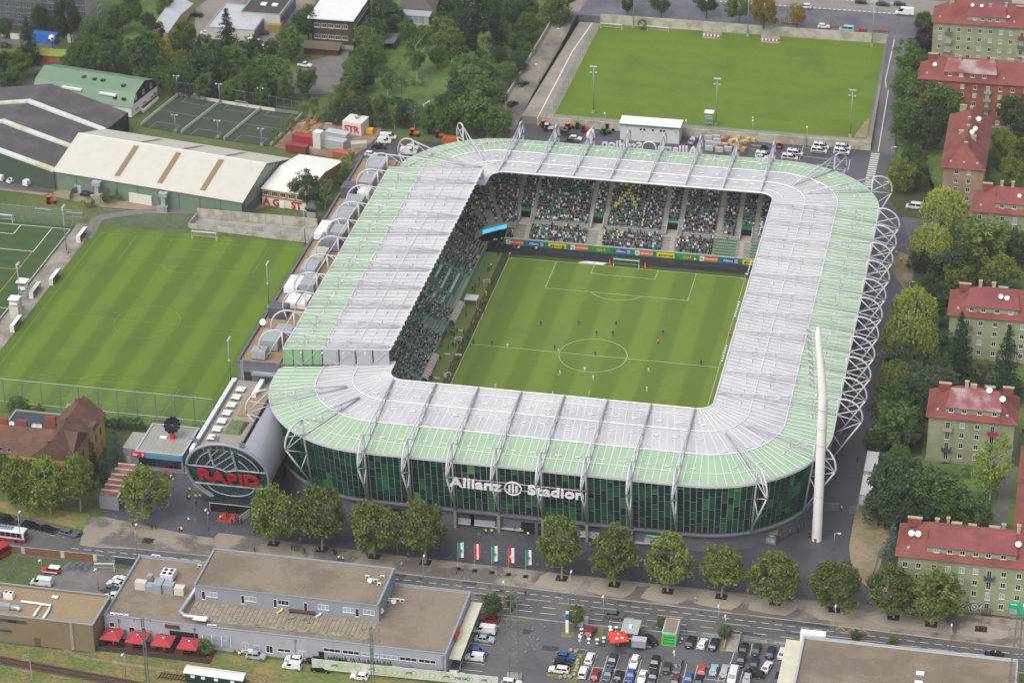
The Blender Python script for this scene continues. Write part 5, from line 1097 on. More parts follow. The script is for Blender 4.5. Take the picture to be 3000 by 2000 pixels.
fr2.tube([A0,A1],.08,5).tube([A0+off2,A1+off2],.08,5)
for k in range(11):
    p=A0.lerp(A1,k/10);fr2.tube([p,p+off2],.05,4);fr2.tube([p,Vector((67.7-.18*k*.9,-78.0+.11*k,39.8+1.53*k))],.05,4)
fr2.build('lamp_frame', STEEL, t)
for k in range(10):
    p = A0.lerp(A1,(k+.5)/10)
    for q in range(3): pp=p+off2*(q/2);M().obox(pp.x,pp.y,pp.z-.2,.34,.34,.4,.5).build('lamp',mat('pale lamp','9a9ea2',rough=.3),t)
M().tube([(69.4,-78.4,2),(69.3,-78.4,14),(69.2,-78.4,38)],.05,4).tube([(69.6,-78.0,2),(69.5,-78.0,14),(69.4,-78.0,38)],.05,4).build('ladder',LGREY,t)
for x, y in ((-1.6,.2),(.2,-1.6)):
    b_=thing('waste_bin','black litter bin with orange band at the foot of the mast','bin',(68.2+x,-78.4+y,0));M().cyl(0,0,0,.95,.3,.34,10).lb('bin_body',BLACK,b_);M().cyl(0,0,.5,.75,.36,.36,10).lb('bin_band',ORANGE,b_)
for k,(t_,x,y) in enumerate((('j',380,1195),('n',1220,230),('n',1255,350),('o',512,410),('o',1196,480),('o',1580,650),('o',2032,580),('p',812,690),('n',2045,320),('i',1172,1150))):
    b_=thing('waste_bin','litter bin with orange notice on the tree-lined pavement','bin',W(t_,x,y),0,'pavement litter bins');M().cyl(0,0,.35,1.1,.22,.25,8).lb('bin_body',LGREY,b_);M().box(-.2,.2,-.27,-.24,.5,.9).lb('bin_notice',ORANGE,b_);M().cyl(0,0,0,1.5,.05,.05,5).lb('post',GALV,b_)
# ------------------------------------------------------------------ buildings
WM = {}
ROT={'S': 0,'E': math.pi/2,'N': math.pi,'W': -math.pi/2}
WFR=mat('window frame white','c9c9c4',rough=.6,var=0)
def window(par,x,y,z,w,h,face='S',mull=1,pane=None,frame=None,name='window',base_rot=0):
    """a framed window standing on the wall plane; x,y,z = centre of its sill"""
    k = (w, h, mull, (frame or WFR).name)
    if k not in WM:
        t=.09;m=M().box(-w/2,w/2,-.06,.02,0,t).box(-w/2,w/2,-.06,.02,h-t,h).box(-w/2,-w/2+t,-.06,.02,t,h-t).box(w/2-t,w/2,-.06,.02,t,h-t)
        for q in range(mull): xx=-w/2+w*(q+1)/(mull+1);m.box(xx-.04,xx+.04,-.055,.02,t,h-t)
        m.box(-w/2-.08,w/2+.08,-.14,.02,-.08,-.005)
        WM[k]=(m.mesh('window',frame or WFR),M().face([(-w/2+t*.5,-.02,t*.5),(w/2-t*.5,-.02,t*.5),(w/2-t*.5,-.02,h-t*.5),(-w/2+t*.5,-.02,h-t*.5)]).mesh('pane',GLASS))
    rz=ROT.get(face,face) if not isinstance(face,float) else face
    o = place(name, WM[k][0], par, (x, y, z), rz)
    c=bpy.data.objects.new('pane',WM[k][1]);COL.objects.link(c);c.parent=o
    pm=pane or (GLASS if rnd.random() < .72 else GLASS2)
    if pm is not GLASS: c.material_slots[0].link='OBJECT';c.material_slots[0].material=pm
    return o
def walls(m, x0, x1, y0, y1, z0, z1, mi=0):
    m.face([(x0,y0,z0),(x1,y0,z0),(x1,y0,z1),(x0,y0,z1)],mi).face([(x1,y0,z0),(x1,y1,z0),(x1,y1,z1),(x1,y0,z1)],mi).face([(x1,y1,z0),(x0,y1,z0),(x0,y1,z1),(x1,y1,z1)],mi).face([(x0,y1,z0),(x0,y0,z0),(x0,y0,z1),(x0,y1,z1)],mi);return m
def dish(p, label, r=.55, rz=0):
    t=thing('satellite_dish',label,'satellite dish',p,rz,'satellite dishes');k='dish%.2f' % r
    if k not in WM:
        m=M();n=12;rings=[(0,0),(r*.5,.06),(r*.85,.17),(r,.25)]
        vs=[(rr*math.cos(2*math.pi*j/n),-.2+dd*-1+.0,rr*math.sin(2*math.pi*j/n)) for rr,dd in rings[1:] for j in range(n)]
        vs=[(0,-.2,0)]+vs;fs=[(0,1+j,1+(j+1)%n) for j in range(n)]
        for q in range(2):
            for j in range(n): fs.append((1+q*n+j,1+(q+1)*n+j,1+(q+1)*n+(j+1)%n,1+q*n+(j+1)%n))
        mx=Matrix.Translation((0,0,r+.5)) @ Matrix.Rotation(RD(-28),4,'X');m.add(M()._add(vs,fs),mx)
        WM[k]=(m.mesh('reflector',mat('dish white','cfcfca',rough=.4,var=.05),True),M().tube([(0,0,0),(0,0,r+.5)],.04,5).tube([(0,0,r+.45),(0,-.7,r+.7)],.025,4).mesh('mount',GALV))
    for me in WM[k]: o=bpy.data.objects.new(me.name,me);COL.objects.link(o);o.parent=t
TILE=ridged_mat('red roof tiles','78423c',.45,2,.25,rough=.85,col2='683834',var=.18);TILEM=ridged_mat('red sheet roof','7c4040',.6,0,.2,rough=.5,col2='6e3838',var=.15)
WORN=ridged_mat('worn sheet roof','80484a',.6,0,.25,rough=.5,col2='988886',var=.15)
CHB=mat('chimney render','9a9078',rough=.9,var=.15);BRK=mat('chimney brick','7c4038',rough=.9,var=.2)
GRW=mat('pale green render','8b9171',rough=.9,var=.1,scale=.35,col2='7f8568',c2s=.25);BRW=mat('brick red render','84503c',rough=.9,var=.12,scale=.4,col2='75453a',c2s=.2);TAN=mat('tan render','96806a',rough=.9,var=.1,scale=.4,col2='867059',c2s=.2)
BALM=[mat('balcony %d' % k,c_,rough=.8) for k,c_ in enumerate(('8d8a78','8b2f33','5f5c52','2f4a44','9a9484'))]
def hip(m,x0,x1,y0,y1,z0,z1,ov=.7,hipx=None,hipy=None):
    a, b, c, d = x0-ov, x1+ov, y0-ov, y1+ov
    if (x1-x0) >=(y1-y0): i=(d-c)/2 if hipx is None else hipx;R0,R1=(a+i,(c+d)/2,z1),(b-i,(c+d)/2,z1);F=[((a,c),(b,c),R1,R0),((b,c),(b,d),R1),((b,d),(a,d),R0,R1),((a,d),(a,c),R0)]
    else: i=(b-a)/2 if hipy is None else hipy;R0,R1=((a+b)/2,c+i,z1),((a+b)/2,d-i,z1);F=[((a,c),(b,c),R0),((b,c),(b,d),R1,R0),((b,d),(a,d),R1),((a,d),(a,c),R0,R1)]
    for f_ in F: m.face([(*q,z0) if len(q) ==2 else q for q in f_])
    m.face([(a,d,z0),(b,d,z0),(b,c,z0),(a,c,z0)]);return (a,b,c,d)
def apartment(label,x0,x1,y0,y1,eave,ridge,wm,cols,rows,bal=(),dorm=None,dwin=(),chim=(),wf='S',eastw=(),z0=0,dmat=None,group='apartment houses on the right',westw=(),drows=None):
    t=thing('apartment_house',label,'house',(x0,y0,z0),0,group)
    walls(M(),x0,x1,y0,y1,z0,eave).build('wall',wm,t)
    M().box(x0-.08,x1+.08,y0-.08,y1+.08,z0,z0+.9).build('plinth',mat('plinth render','8a8272',rough=.9,var=.15),t)
    m=M();hip(m,x0,x1,y0,y1,eave,ridge);rf=m.build('roof',TILE,t)
    M().box(x0-.72,x1+.72,y0-.74,y0-.62,eave-.12,eave+.1).box(x0-.74,x0-.62,y0-.6,y1+.7,eave-.12,eave+.1).build('gutter',mat('red gutter','9a4a4a',rough=.5),rf)
    for r in rows:
        for c in cols:
            if c in bal:
                window(t,c,y0,r-.7,1.1,2.1,'S',1,name='balcony_door')
            else: window(t, c, y0, r, 1.15, 1.45)
    for c in bal:
        for q, r in enumerate(rows):
            if rnd.random() < .12 and q: continue
            bm=rnd.choice(BALM);M().box(c-1.15,c+1.15,y0-1.0,y0-.02,r-.9,r-.78).box(c-1.15,c+1.15,y0-1.02,y0-.92,r-.78,r+.12).box(c-1.15,c-1.07,y0-.92,y0-.02,r-.78,r+.12).box(c+1.07,c+1.15,y0-.92,y0-.02,r-.78,r+.12).build('balcony',bm,t)
    for yy in eastw:
        for r in rows: window(t,x1,yy,r,1.1,1.45,'E')
    for yy in westw:
        for r in rows: window(t,x0,yy,r,1.1,1.45,'W')
    if dorm:
        xa,xb=dorm;h_=2.0;yf=y0+.7;slope=(ridge-eave)/((y1-y0)/2+.7);zf=eave+(yf-y0+.7)*slope*.6;ym=y0+(y1-y0)*.42;zb=eave+(ym-y0+.7)*slope
        d=M().face([(xa,yf,zf-.5),(xb,yf,zf-.5),(xb,yf,zf+h_),(xa,yf,zf+h_)]).face([(xa,yf,zf-.5),(xa,yf,zf+h_),(xa,ym,zb)]).face([(xb,yf,zf+h_),(xb,yf,zf-.5),(xb,ym,zb)]).build('dormer',wm,t)
        M()._add([(xa-.3,yf-.35,zf+h_-.05),(xb+.3,yf-.35,zf+h_-.05),(xb-.6,ym+.6,zb+.45),(xa+.6,ym+.6,zb+.45),(xa-.3,yf-.35,zf+h_-.2),(xb+.3,yf-.35,zf+h_-.2)],[(0,1,2,3),(4,5,1,0),(0,3,4),(1,5,2)]).build('dormer_roof',dmat or TILEM,d)
        for c in dwin: window(t,c,yf,zf+.45,1.2,1.1)
    for cx_, cy_, w_, h_ in chim:
        yy=min(abs(cy_-y0),abs(y1-cy_));zb=eave+yy*(ridge-eave)/((y1-y0)/2+.7) if (x1-x0) >=(y1-y0) else ridge-2
        M().obox(cx_,cy_,min(zb,ridge)-.8,w_,.8,h_+.8).build('chimney',BRK if w_ > 2 else CHB,rf);M().obox(cx_,cy_,min(zb,ridge)+h_,w_+.2,1.0,.15).build('chimney_cap',CHB,rf)
    for k in range(3): xx=x0+2+(x1-x0-4)*k/2;M().obox(xx,y0+1.0 if not (dorm and dorm[0] < xx < dorm[1]) else y0+3.4,eave+1.2,.6,.5,.45).build('roof_hatch',LGREY,rf)
    return t
RW = [1.9, 5.0, 8.1, 11.2]
apartment('pale green house with worn silvery red dormer, second from the bottom right',91.3,112.3,-37.4,-24.5,13.0,18.6,GRW,(96.1,99.6,103.3,107.0),[1.6,4.5,7.4,10.3],(96.1,107.0),(95.4,108.6),(96.6,99.8,103.6,107.2),((94.5,-29.5,3,1.2),(99.8,-31,.9,2),(101.5,-30.8,1.4,1.2),(105.5,-30.8,2.4,1),(110,-30.5,2.6,1.4)),dmat=WORN)
for x,z in ((108.8,16.2),(105.4,17.4)): dish((x,-33.6 if x > 106 else -32,z),'white satellite dish on the roof with the worn silvery dormer',.8)
apartment('pale green house behind two tall spruces, middle of the right edge',92.8,118,17.2,30.5,13.0,18.6,GRW,(97.5,101,104.8,108.5,112,115.6),[1.6,4.5,7.4,10.3],(97.5,108.5),(96.8,110.5),(98.4,101.4,105,108.6),((96,25,3,1.2),(100,24,.9,2.2),(103.5,24.5,1,2),(106,24.8,2.4,1),(113,24.5,3,1.2)))
for x,z in ((105.6,16.6),(107.2,16.3)): dish((x,20.6,z),'white satellite dish on the roof behind the two spruces',.7)
apartment('pale green house with red curtain window at the right edge beside the tan house',95.1,122,81.5,94,13.0,18.4,GRW,(97,103.4,107,111,115),[1.6,4.5,7.4,10.3],(107,),(101.2,118),(103,106.5,110,114),((98.5,89,2.6,1.4),(102.4,88,.8,2),(105.5,88,.8,2.2),(111,88,1.5,1)))
dish((107.6,84.5,16.2),'white satellite dish on the roof beside the tan house',.6)
apartment('narrow tan house with red tiled roof standing end-on to the camera',84.7,96.4,111.5,149,12.1,17.5,TAN,(88.6,92.2),[1.6,4.4,7.2,10.0],(),None,(),((90.5,118,.9,2.0),(92.4,124,1.6,1.6),(88.6,128,1.4,1.2),(90.5,130,.8,2.2),(90.5,136,.8,2.2),(93,138,1.6,1.2),(90.6,144,.9,2.2),(88,147,2.0,1.2)),eastw=(115,119,123),westw=(116,121,126,131,136,141))
for x,y in ((91.8,126),(92.6,128.6),(93.2,136)): dish((x,y,16.2),'white satellite dish on the ridge of the tan house',.75)
t=bpy.data.objects['apartment_house'] if 0 else None
rd_=thing('roof_dormers','worn pink sheet dormers on the roof of the tan house','dormer',(85,130,12)) if 0 else None
apartment('brick red house with worn silver dormers behind the tan house',73.2,125,169.3,181.5,15.2,20.6,BRW,(76,79.5,86.5,90.4,94.4,98.2,102,106,110),[1.2,4.1,7.0,9.9,12.6],(94.4,106),(80.6,96.6),(82.4,85.8,89.4,93),((76.5,176,3,1.3),(85,174.5,.9,2),(95,175,1.4,1.4),(100.5,175.5,2,1),(104.5,175.5,1,2)),dmat=WORN)
dish((77.4,172.4,17.6),'white satellite dish on the roof of the brick red house',.7)
apartment('large pale green house with long red dormer at the top right corner',74.2,126,212.2,225,17.2,22.8,GRW,(76.6,79.3,82.6,86,89.4,92.8,96.1,99.4,102.9,106,109.5),[2.0,5.0,8.0,11.1,14.2],(79.3,102.9),(85,97.4),(87.4,90,92.2,94.8),((79.5,218,1.6,2.2),(92,217,.9,1.6),(97,217.5,.9,1.8),(101.5,217.5,2.4,1)))
for x in (86.2,89.2): dish((x,216.5,21),'white satellite dish on the ridge of the top right green house',.6)
dish((98,213.6,19),'white satellite dish beside the long dormer of the top right green house',.5)
# bottom right house with graffiti and green shop front
h7=apartment('long pale green house with bright red dormer roof and graffiti at the bottom right',89.2,131,-102.6,-90,13.6,19.2,GRW,(90.8,93.8,97.3,100.5,103.6,106.7,109.8,113,116.4,119.5),[1.6,4.5,7.4,10.4],(100.5,109.8),(95.4,115.4),(97.6,100.6,103.4,106.4,109.2,112.6),((92,-95,3.2,1.4),(97,-93,.9,2),(99.5,-95,.7,2.2),(101.5,-95.5,2.2,1),(105,-95,1.8,1),(110,-95.5,2.4,1),(112,-95,.8,2),(115.4,-96.5,.8,2.2)))
for x in (91.6,93.1,115.6): dish((x,-99.4,16.4),'white satellite dish on the tiled roof of the graffiti house',.75)
M().box(114.7,118.5,-103.0,-102.6,.9,4.0).build('shop_front',mat('shop green','1d9670',rough=.5),h7);M().box(114.9,116.7,-103.06,-103,.95,2.4).build('shop_window',GLASS2,h7);M().box(115.0,116.6,-103.05,-103,3.55,3.75).build('shop_lettering',WHITE,h7)
GRF,GRB=mat('graffiti silver','b9b9bd',rough=.5),mat('graffiti black','1a1a1e',rough=.6)
scr = random.Random(14)
def scribble(par,x,y,z,w_,h_,mt,r=.08,n=16,world=True):   # unreadable spray strokes
    pts=[(x-w_/2+w_*k/n+scr.uniform(-.12,.12)*w_/4,y,z+h_*(.5 if k % 2 else -.5)*scr.uniform(.35,1)) for k in range(n+1)]
    M().tube(pts,r,4).build('graffiti',mt,par,world=world)
def graffiti(par,s_,x,y,z,w_,h_,fill=GRF,edge=GRB,sh=.15):
    for nm,off,mt,dy in (('graffiti_outline',.11,edge,0),('graffiti',.03,fill,-.02)):
        me=text_mesh(nm,s_,1.4,.005,off,mt,shear=sh);o=place(nm,me,par,(x,y+dy,z));o.rotation_euler=(math.pi/2,0,0)
        ww=max(v.co.x for v in me.vertices)-min(v.co.x for v in me.vertices);o.scale=(w_/ww,h_,1)
graffiti(h7,'ERO4',106.4,-102.75,1.5,4.9,1.9)
scribble(h7,111.6,-102.68,1.4,4.2,.7,mat('graffiti pale','a5a69c'),.05,22)
h8=thing('apartment_house','red roofed house cut by the right edge behind the graffiti house','house',(114.3,-86,0),0,'apartment houses on the right');walls(M(),115,130,-85,-45,0,11).build('wall',TAN,h8);m=M();hip(m,115,130,-85,-45,11,16.5);m.build('roof',TILE,h8)
for y in (-80,-75,-70,-64): window(h8,115,y,5.5,1.1,1.4,'W')
h9=thing('city_house','pale grey house at the top right edge beyond the street','house',(100,262,5));walls(M(),98,135,262,275,4.9,20).build('wall',mat('pale grey render','a8a59c',rough=.9),h9);M().box(97.5,135.5,261.5,275.5,20,20.6).build('roof',DGREY,h9)
for k in range(9):
    for r in (7,10.5,14,17): window(h9,100+k*3.6,262,r,1.2,1.8)
# ---- flat-roofed buildings beside the railway
def flat(label,x0,x1,y0,y1,h,wm,par=.45,group=None,cat='building',roof=GRAV,z0=-.05,name='flat_roofed_building',edge=None):
    t=thing(name,label,cat,(x0,y0,z0),0,group)
    walls(M(),x0,x1,y0,y1,z0,h).build('wall',wm,t);M().face([(x0+.3,y0+.3,h-par),(x1-.3,y0+.3,h-par),(x1-.3,y1-.3,h-par),(x0+.3,y1-.3,h-par)]).build('roof',roof,t)
    walls(M(),x1-.35,x0+.35,y0+.35,y1-.35,h-par,h).build('parapet_lining',wm,t)
    e=edge or mat('parapet sheet','8f979e',rough=.4,metal=.3,var=.08)
    M().box(x0-.12,x1+.12,y0-.12,y0+.38,h,h+.1).box(x0-.12,x1+.12,y1-.38,y1+.12,h,h+.1).box(x0-.12,x0+.38,y0+.385,y1-.385,h,h+.1).box(x1-.38,x1+.12,y0+.385,y1-.385,h,h+.1).build('parapet',e,t)
    return t
LGW=mat('grey cladding','9799a0',rough=.6,var=.06,scale=.5);BRN=mat('olive brown cladding','75684f',rough=.7,var=.08,scale=.4);UPW=mat('upper grey wall','84868e',rough=.6,var=.06)
gb=flat('long grey flat-roofed building with gravel roof beside the railway',-84.6,-5.5,-150.3,-125.2,6.0,LGW)
up_=M();ux0,ux1,uy0,uy1,uz=-66.2,-23.2,-140.3,-125.4,9.9
walls(up_,ux0,ux1,uy0,uy1+.12,5.5,uz).build('upper_storey',UPW,gb);M().face([(ux0,uy0,uz-.02),(ux1,uy0,uz-.02),(ux1,uy1,uz-.02),(ux0,uy1,uz-.02)]).build('upper_roof',GRAV,gb)
pe=MATS['parapet sheet'];M().box(ux0-.1,ux0+.4,uy0-.1,uy1+.25,uz,uz+.35).box(ux1-.4,ux1+.1,uy0-.1,uy1+.25,uz,uz+.35).box(ux0+.405,ux1-.405,uy1-.3,uy1+.25,uz,uz+.35).box(ux0+.405,ux1-.405,uy0-.15,uy0+.1,uz-.1,uz+.06).build('upper_parapet',pe,gb)
for x in (-62.2,-53,-45.4,-36,-30.2,-25.5):
    window(gb, x, uy0, 7.2, 2.6, 1.3, 'S', 2); 
for x in (-64.2,-54.9,-47.3,-40.2,-28.2): window(gb,x,uy0,6.3,.9,2.2,'S',0,pane=GLASS,name='terrace_door')
# roof terrace of pavers
PAVM=[mat('terrace paver %d' % k,c_,rough=.9,var=.1,scale=2) for k,c_ in enumerate(('877d6e','827869','8c8273'))]
pav=M().box(-.455,.455,-.455,.455,0,.06);pvm=[pav.mesh('paver',mt) for mt in PAVM];M().box(-66.4,-23.4,-147.2,-140.5,5.56,5.585).build('terrace_bed',mat('paver joint','55503f',rough=.95),gb)
for i in range(42):
    for j in range(7): place('paver',rnd.choice(pvm),gb,(-65.7+i*1.02,-146.6+j*.96,5.59+rnd.uniform(-.01,.01)))
plm=M().box(-.45,.45,-.18,.18,0,.4).mesh('planter',CONC);grm=M().ball((0,0,.45),.38,.15,.16,6,4).mesh('plants',mat('planter green','5b6d33',rough=.9,var=.3,scale=4))
for k in range(42): x=-65.5+k*1.0;o=place('planter',plm,gb,(x,-147.6,5.59));c=bpy.data.objects.new('plants',grm);COL.objects.link(c);c.parent=o;c.scale=(1,1,rnd.uniform(.3,1.2))
DUCT=mat('duct metal','aab0b4',rough=.35,metal=.5,var=.1)
M().tube([W('m',1690,530,7.4),W('m',1670,560,6.6),W('m',1555,740,6.6),W('m',1590,770,6.6),W('m',1800,800,6.6)],.5,10).build('duct',DUCT,gb,True)
M()._add([*(tuple(v) for v in (W('m',1655,805,6.9),W('m',1770,820,6.9),W('m',1790,780,7.2),W('m',1680,770,7.2)))],[(0,1,2,3)]).build('hood',WHITE,gb)
# windows and doors of the south front,glazing strip,graffiti
for x in (-62,-57.6): M().box(x,x+.02,-150.4,-150.3,0,.1) if 0 else None
for x,w_,z,h_ in ((-82.8,1.2,3.0,1.3),(-78.2,1.3,1.0,2.6),(-75.4,1.2,2.2,1.6),(-71.1,1.2,.6,2.4)): window(gb,x,-150.3,z,w_,h_,'S',0)
M().box(-69.2,-62.6,-150.42,-150.3,.3,3.9).build('glass_front',GLASS,gb);M().box(-61.6,-54.8,-150.40,-150.3,1.2,3.9).build('window_band',GLASS2,gb)
for k in range(4): M().box(-61.6+k*2.2,-61.45+k*2.2,-150.45,-150.4,1.2,3.9).build('window_bar',WHITE,gb)
M().box(-70.2,-66.8,-150.5,-150.35,4.5,5.5).build('name_board',mat('brown sign','4a3a2c',rough=.6),gb)
for x,w_,h_,z in ((-51.6,1.6,2.0,.9),(-46,1.6,2.0,.9),(-42.6,3.0,.9,1.6),(-38.4,1.8,2.0,.5)): window(gb,x,-150.3,z,w_,h_,'S',1)
window(gb,-49,-150.3,0,1.3,2.6,'S',0,name='door');o=M().box(-50.6,-49.5,-151.6,-151.5,0,2.3).build('open_door',WHITE,gb)
M().box(-34.6,-33.4,-150.42,-150.3,0,2.9).build('door',BLACK,gb)
for k in range(6): x=-31.5+k*4.35;window(gb,x,-150.3,3.1,3.9,.95,'S',2)
for x,w_,h_,c_,r_ in ((-30.4,4.6,2.0,'2f6b3c',.16),(-25.6,4.4,2.2,'c2c4c0',.2),(-25.2,4.8,2.0,'1e2a24',.09),(-20.4,5.2,2.0,'2f6b3c',.17),(-15.2,4.6,1.4,'8d93ae',.07),(-10,3.6,.8,'a8aab0',.05),(-6.8,1.4,.8,'26362c',.06)): scribble(gb,x,-150.42,1.5,w_,h_,mat('spray '+c_,c_,rough=.7),r_,14)
for x in (-81.2,-63.4,-40,-22.4,-6.2): M().tube([(x,-150.5,0),(x,-150.5,5.2)],.09,5).box(x-.25,x+.25,-150.8,-150.35,5.1,5.6).build('downpipe',GALV,gb)
M().box(-5.3,-2.6,-148.5,-126.0,3.55,3.85).build('canopy',ridged_mat('cream canopy sheet','bdb9a6',.8,1,.15),gb)
for y in (-147.5,-137,-127): M().tube([(-2.9,y,0),(-2.9,y,3.6)],.08,6).build('canopy_post',GALV,gb)
M().box(-5.2,-5.0,-142.8,-138.6,4.2,6.2).build('side_sign',RED,gb)
hb=flat('olive brown flat-roofed building at the lower left edge',-140,-84.9,-156.6,-144.5,7.4,BRN,roof=GRAV2)
M().box(-140,-100.6,-156.7,-156.6,5.6,6.4).build('window_band',mat('teal glazing','35494c',rough=.2),hb);M().box(-140,-104.4,-156.7,-156.6,2.9,3.5).build('window_band',MATS['teal glazing'],hb)
for x in (-108.2,-104): M().box(x-1,x+1,-156.76,-156.7,5.65,6.3).build('pane',GLASS,hb)
M().box(-99.2,-97.8,-156.72,-156.6,.0,2.2).build('door',mat('brown door','57483c',rough=.7),hb)
m = M(); 
for s_ in (-.3,.3): m.tube([(-90+s_,-156.9,0),(-90+s_,-156.9,7.8)],.04,4)
for k in range(22): m.tube([(-90.3,-156.9,.4+k*.33),(-89.7,-156.9,.4+k*.33)],.025,4)
m.build('ladder', GALV, hb)
cm2=thing('roof_duct','long bare metal air duct on the olive brown building','air duct',(-108,-153.5,7));M().box(-125,-105.5,-154.3,-152.9,7.05,8.2).build('duct',DUCT,cm2);M().tube([(-105.5,-153.6,7.6),(-103.5,-153.6,7.6),(-103,-154.2,7.4)],.6,10).build('duct_bend',DUCT,cm2,True);M().tube([(-104,-150.6,7.4),(-96.8,-150.9,7.4),(-96.6,-153.5,7.4),(-96.8,-156.2,7.3)],.28,8).build('pipe',WHITE,cm2,True);M().tube([(-99,-151.3,7.3),(-99.2,-155.5,7.3)],.28,8).build('pipe',WHITE,cm2,True)
for x in (-110.6,-107.4):
    a_=thing('cooling_unit','white rooftop cooling unit on the olive brown building','cooling unit',(x,-149.4,7.0));M().box(-1.1,1.1,-.6,.6,0,1.6).lb('casing',WHITE,a_);M().cyl(.55,0,1.6,1.66,.38,.38,10).cyl(-.55,0,1.6,1.66,.38,.38,10).lb('fan',BLACK,a_)
a_=thing('roof_hatch','square white skylight on the olive brown building','skylight',(-97.2,-147.2,7.0));M().box(-.8,.8,-.6,.6,0,.25).lb('kerb',CONC,a_);M()._add([(-.7,-.5,.25),(.7,-.5,.25),(.7,.5,.25),(-.7,.5,.25),(0,0,.42)],[(0,1,4),(1,2,4),(2,3,4),(3,0,4)]).lb('dome',WHITE,a_)
# rooftop plant on the grey building
hv=thing('ventilation_plant','group of connected silver ventilation boxes on the gravel roof','ventilation',(*XY(W('m',1360,520,6)),5.55))
for x0,x1,y0,y1,h_,mt in ((-5,-2.4,-1.6,0,2.0,mat('plant white','bdb9ae',rough=.6,var=.1)),(-2.4,-.6,-2.2,-.2,1.6,DUCT),(-.5,1.6,-2.4,.9,2.4,DUCT),(1.7,4.2,-1.9,.2,2.2,DUCT),(4.5,6.8,-2.0,-.2,1.9,MATS['plant white']),(-3,-1.8,1,2.4,2.2,DUCT)): M().box(x0,x1,y0,y1,0,h_).lb('casing',mt,hv)
a_=thing('cooling_unit','white cooling unit with four fans on the gravel roof','cooling unit',(*XY(W('m',1452,440,6)),5.55));M().box(-1.5,1.5,-1.5,1.5,.5,2.0).lb('casing',WHITE,a_);M().box(-1.3,1.3,-1.3,1.3,0,.5).lb('feet',DGREY,a_)
for i in (-1,1):
    for j in (-1,1): M().cyl(i*.7,j*.7,2.0,2.06,.5,.5,12).lb('fan',BLACK,a_)
for t_,pts,z,lb in (('m',((1325,258),(1362,262)),6,'at the rear edge of the grey roof'),('m',((968,758),(1007,763),(1047,768),(1088,772),(1805,858),(1848,862)),6,'at the front edge of the grey roof'),('n',((1150,645),(1190,645),(1226,650),(1262,655),(1140,660)),5.6,'on the right gravel roof'),('n',((960,450),(1000,480),(1035,482),(1090,450),(1062,512)),9.9,'on the upper gravel roof'),('m',((1720,345),),6,'beside the upper storey')):
    for x,y in pts: a_=thing('air_conditioner','small white air conditioner '+lb,'air conditioner',(*XY(W(t_,x,y,z)),z-.03 if z > 9 else 5.56));M().box(-.45,.45,-.2,.2,.1,.8).lb('casing',WHITE,a_);M().cyl(0,0,0,.1,.15,.15,6).lb('foot',DGREY,a_);M().box(-.32,.32,-.23,-.2,.2,.7).lb('grille',DGREY,a_)
dish((*XY(W('n',985,500,9.9)),9.9),'white satellite dish on the upper gravel roof',.6);dish((*XY(W('n',1080,700,8)),6.0),'white satellite dish at the corner of the upper storey',.7);dish((*XY(W('n',1190,680,5.6)),5.56),'white satellite dish lying flat on the right gravel roof',.6)
# bottom right flat roof
rb=flat('large gravel-roofed building in the lower right corner',70.8,117.8,-215,-128.3,6.2,mat('white cladding','b9b9b6',rough=.6,var=.05),edge=mat('pale parapet sheet','a3abb2',rough=.4,metal=.2))
M().box(67.0,70.6,-175,-128.0,4.3,4.6).build('canopy',MATS['cream canopy sheet'],rb);M().box(70.0,75.6,-127.9,-126.2,4.3,6.6).build('roof_sign',WHITE,rb)
for y in (-160,-146,-130): M().tube([(67.3,y,0),(67.3,y,4.3)],.1,6).build('canopy_post',GALV,rb)
for x,y in ((1457,1265),(1445,1345)): a_=thing('roof_hatch','white square skylight on the lower right gravel roof','skylight',(*XY(W('p',x,y,6)),5.75));M().box(-.95,.95,-.8,.8,0,.3).lb('kerb',CONC,a_);M()._add([(-.85,-.7,.3),(.85,-.7,.3),(.85,.7,.3),(-.85,.7,.3),(0,0,.5)],[(0,1,4),(1,2,4),(2,3,4),(3,0,4)]).lb('dome',WHITE,a_)
# ---- yellow house with brown tiles
yh=thing('yellow_house','old yellow house with weathered brown tiled roof behind the left trees','house',(-113,-92,0));YW=mat('yellow render','b99d5e',rough=.9,var=.1,col2='a98f55',c2s=.3);BT=ridged_mat('brown roof tiles','5c4438',.4,2,.3,rough=.9,col2='684a3c',var=.3)
m=walls(M(),-160,-113.2,-92.2,-80,0,9.2);walls(m,-122.5,-112.6,-80,-70,0,9.2);m.build('wall',YW,yh)
m=M();hip(m,-160,-113.2,-92.2,-80,9.2,13.4,.6,hipx=.6);m.build('roof',BT,yh);m=M()
m.face([(-123.2,-69.4,9.2),(-117.6,-69.4,14.0),(-117.6,-92.6,14.0),(-123.2,-86,9.2)]).face([(-112.0,-69.4,9.2),(-112.0,-92.8,9.2),(-117.6,-92.6,14.0),(-117.6,-69.4,14.0)]).face([(-112.0,-92.9,9.2),(-123.2,-92.9,9.2),(-117.6,-92.8,14.0)]);m.build('wing_roof',BT,yh);M().face([(-112.6,-70,9.2),(-122.5,-70,9.2),(-117.6,-69.9,13.8)]).face([(-122.4,-92.3,9.2),(-112.7,-92.3,9.2),(-117.6,-92.3,13.6)]).build('gable',YW,yh)
for y in (-73,-76.4,-80,-84,-88): 
    for z in (1.5,5.2): window(yh,-112.6 if y > -80.5 else -113.2,y,z,1.1,1.9,'E',1,frame=mat('old frame','8a7c62'))
for x in (-116.5,-120,-124,-128,-132):
    for z in (1.5,5.2): window(yh,x,-92.2,z,1.1,1.9,'S',1,frame=MATS['old frame'])
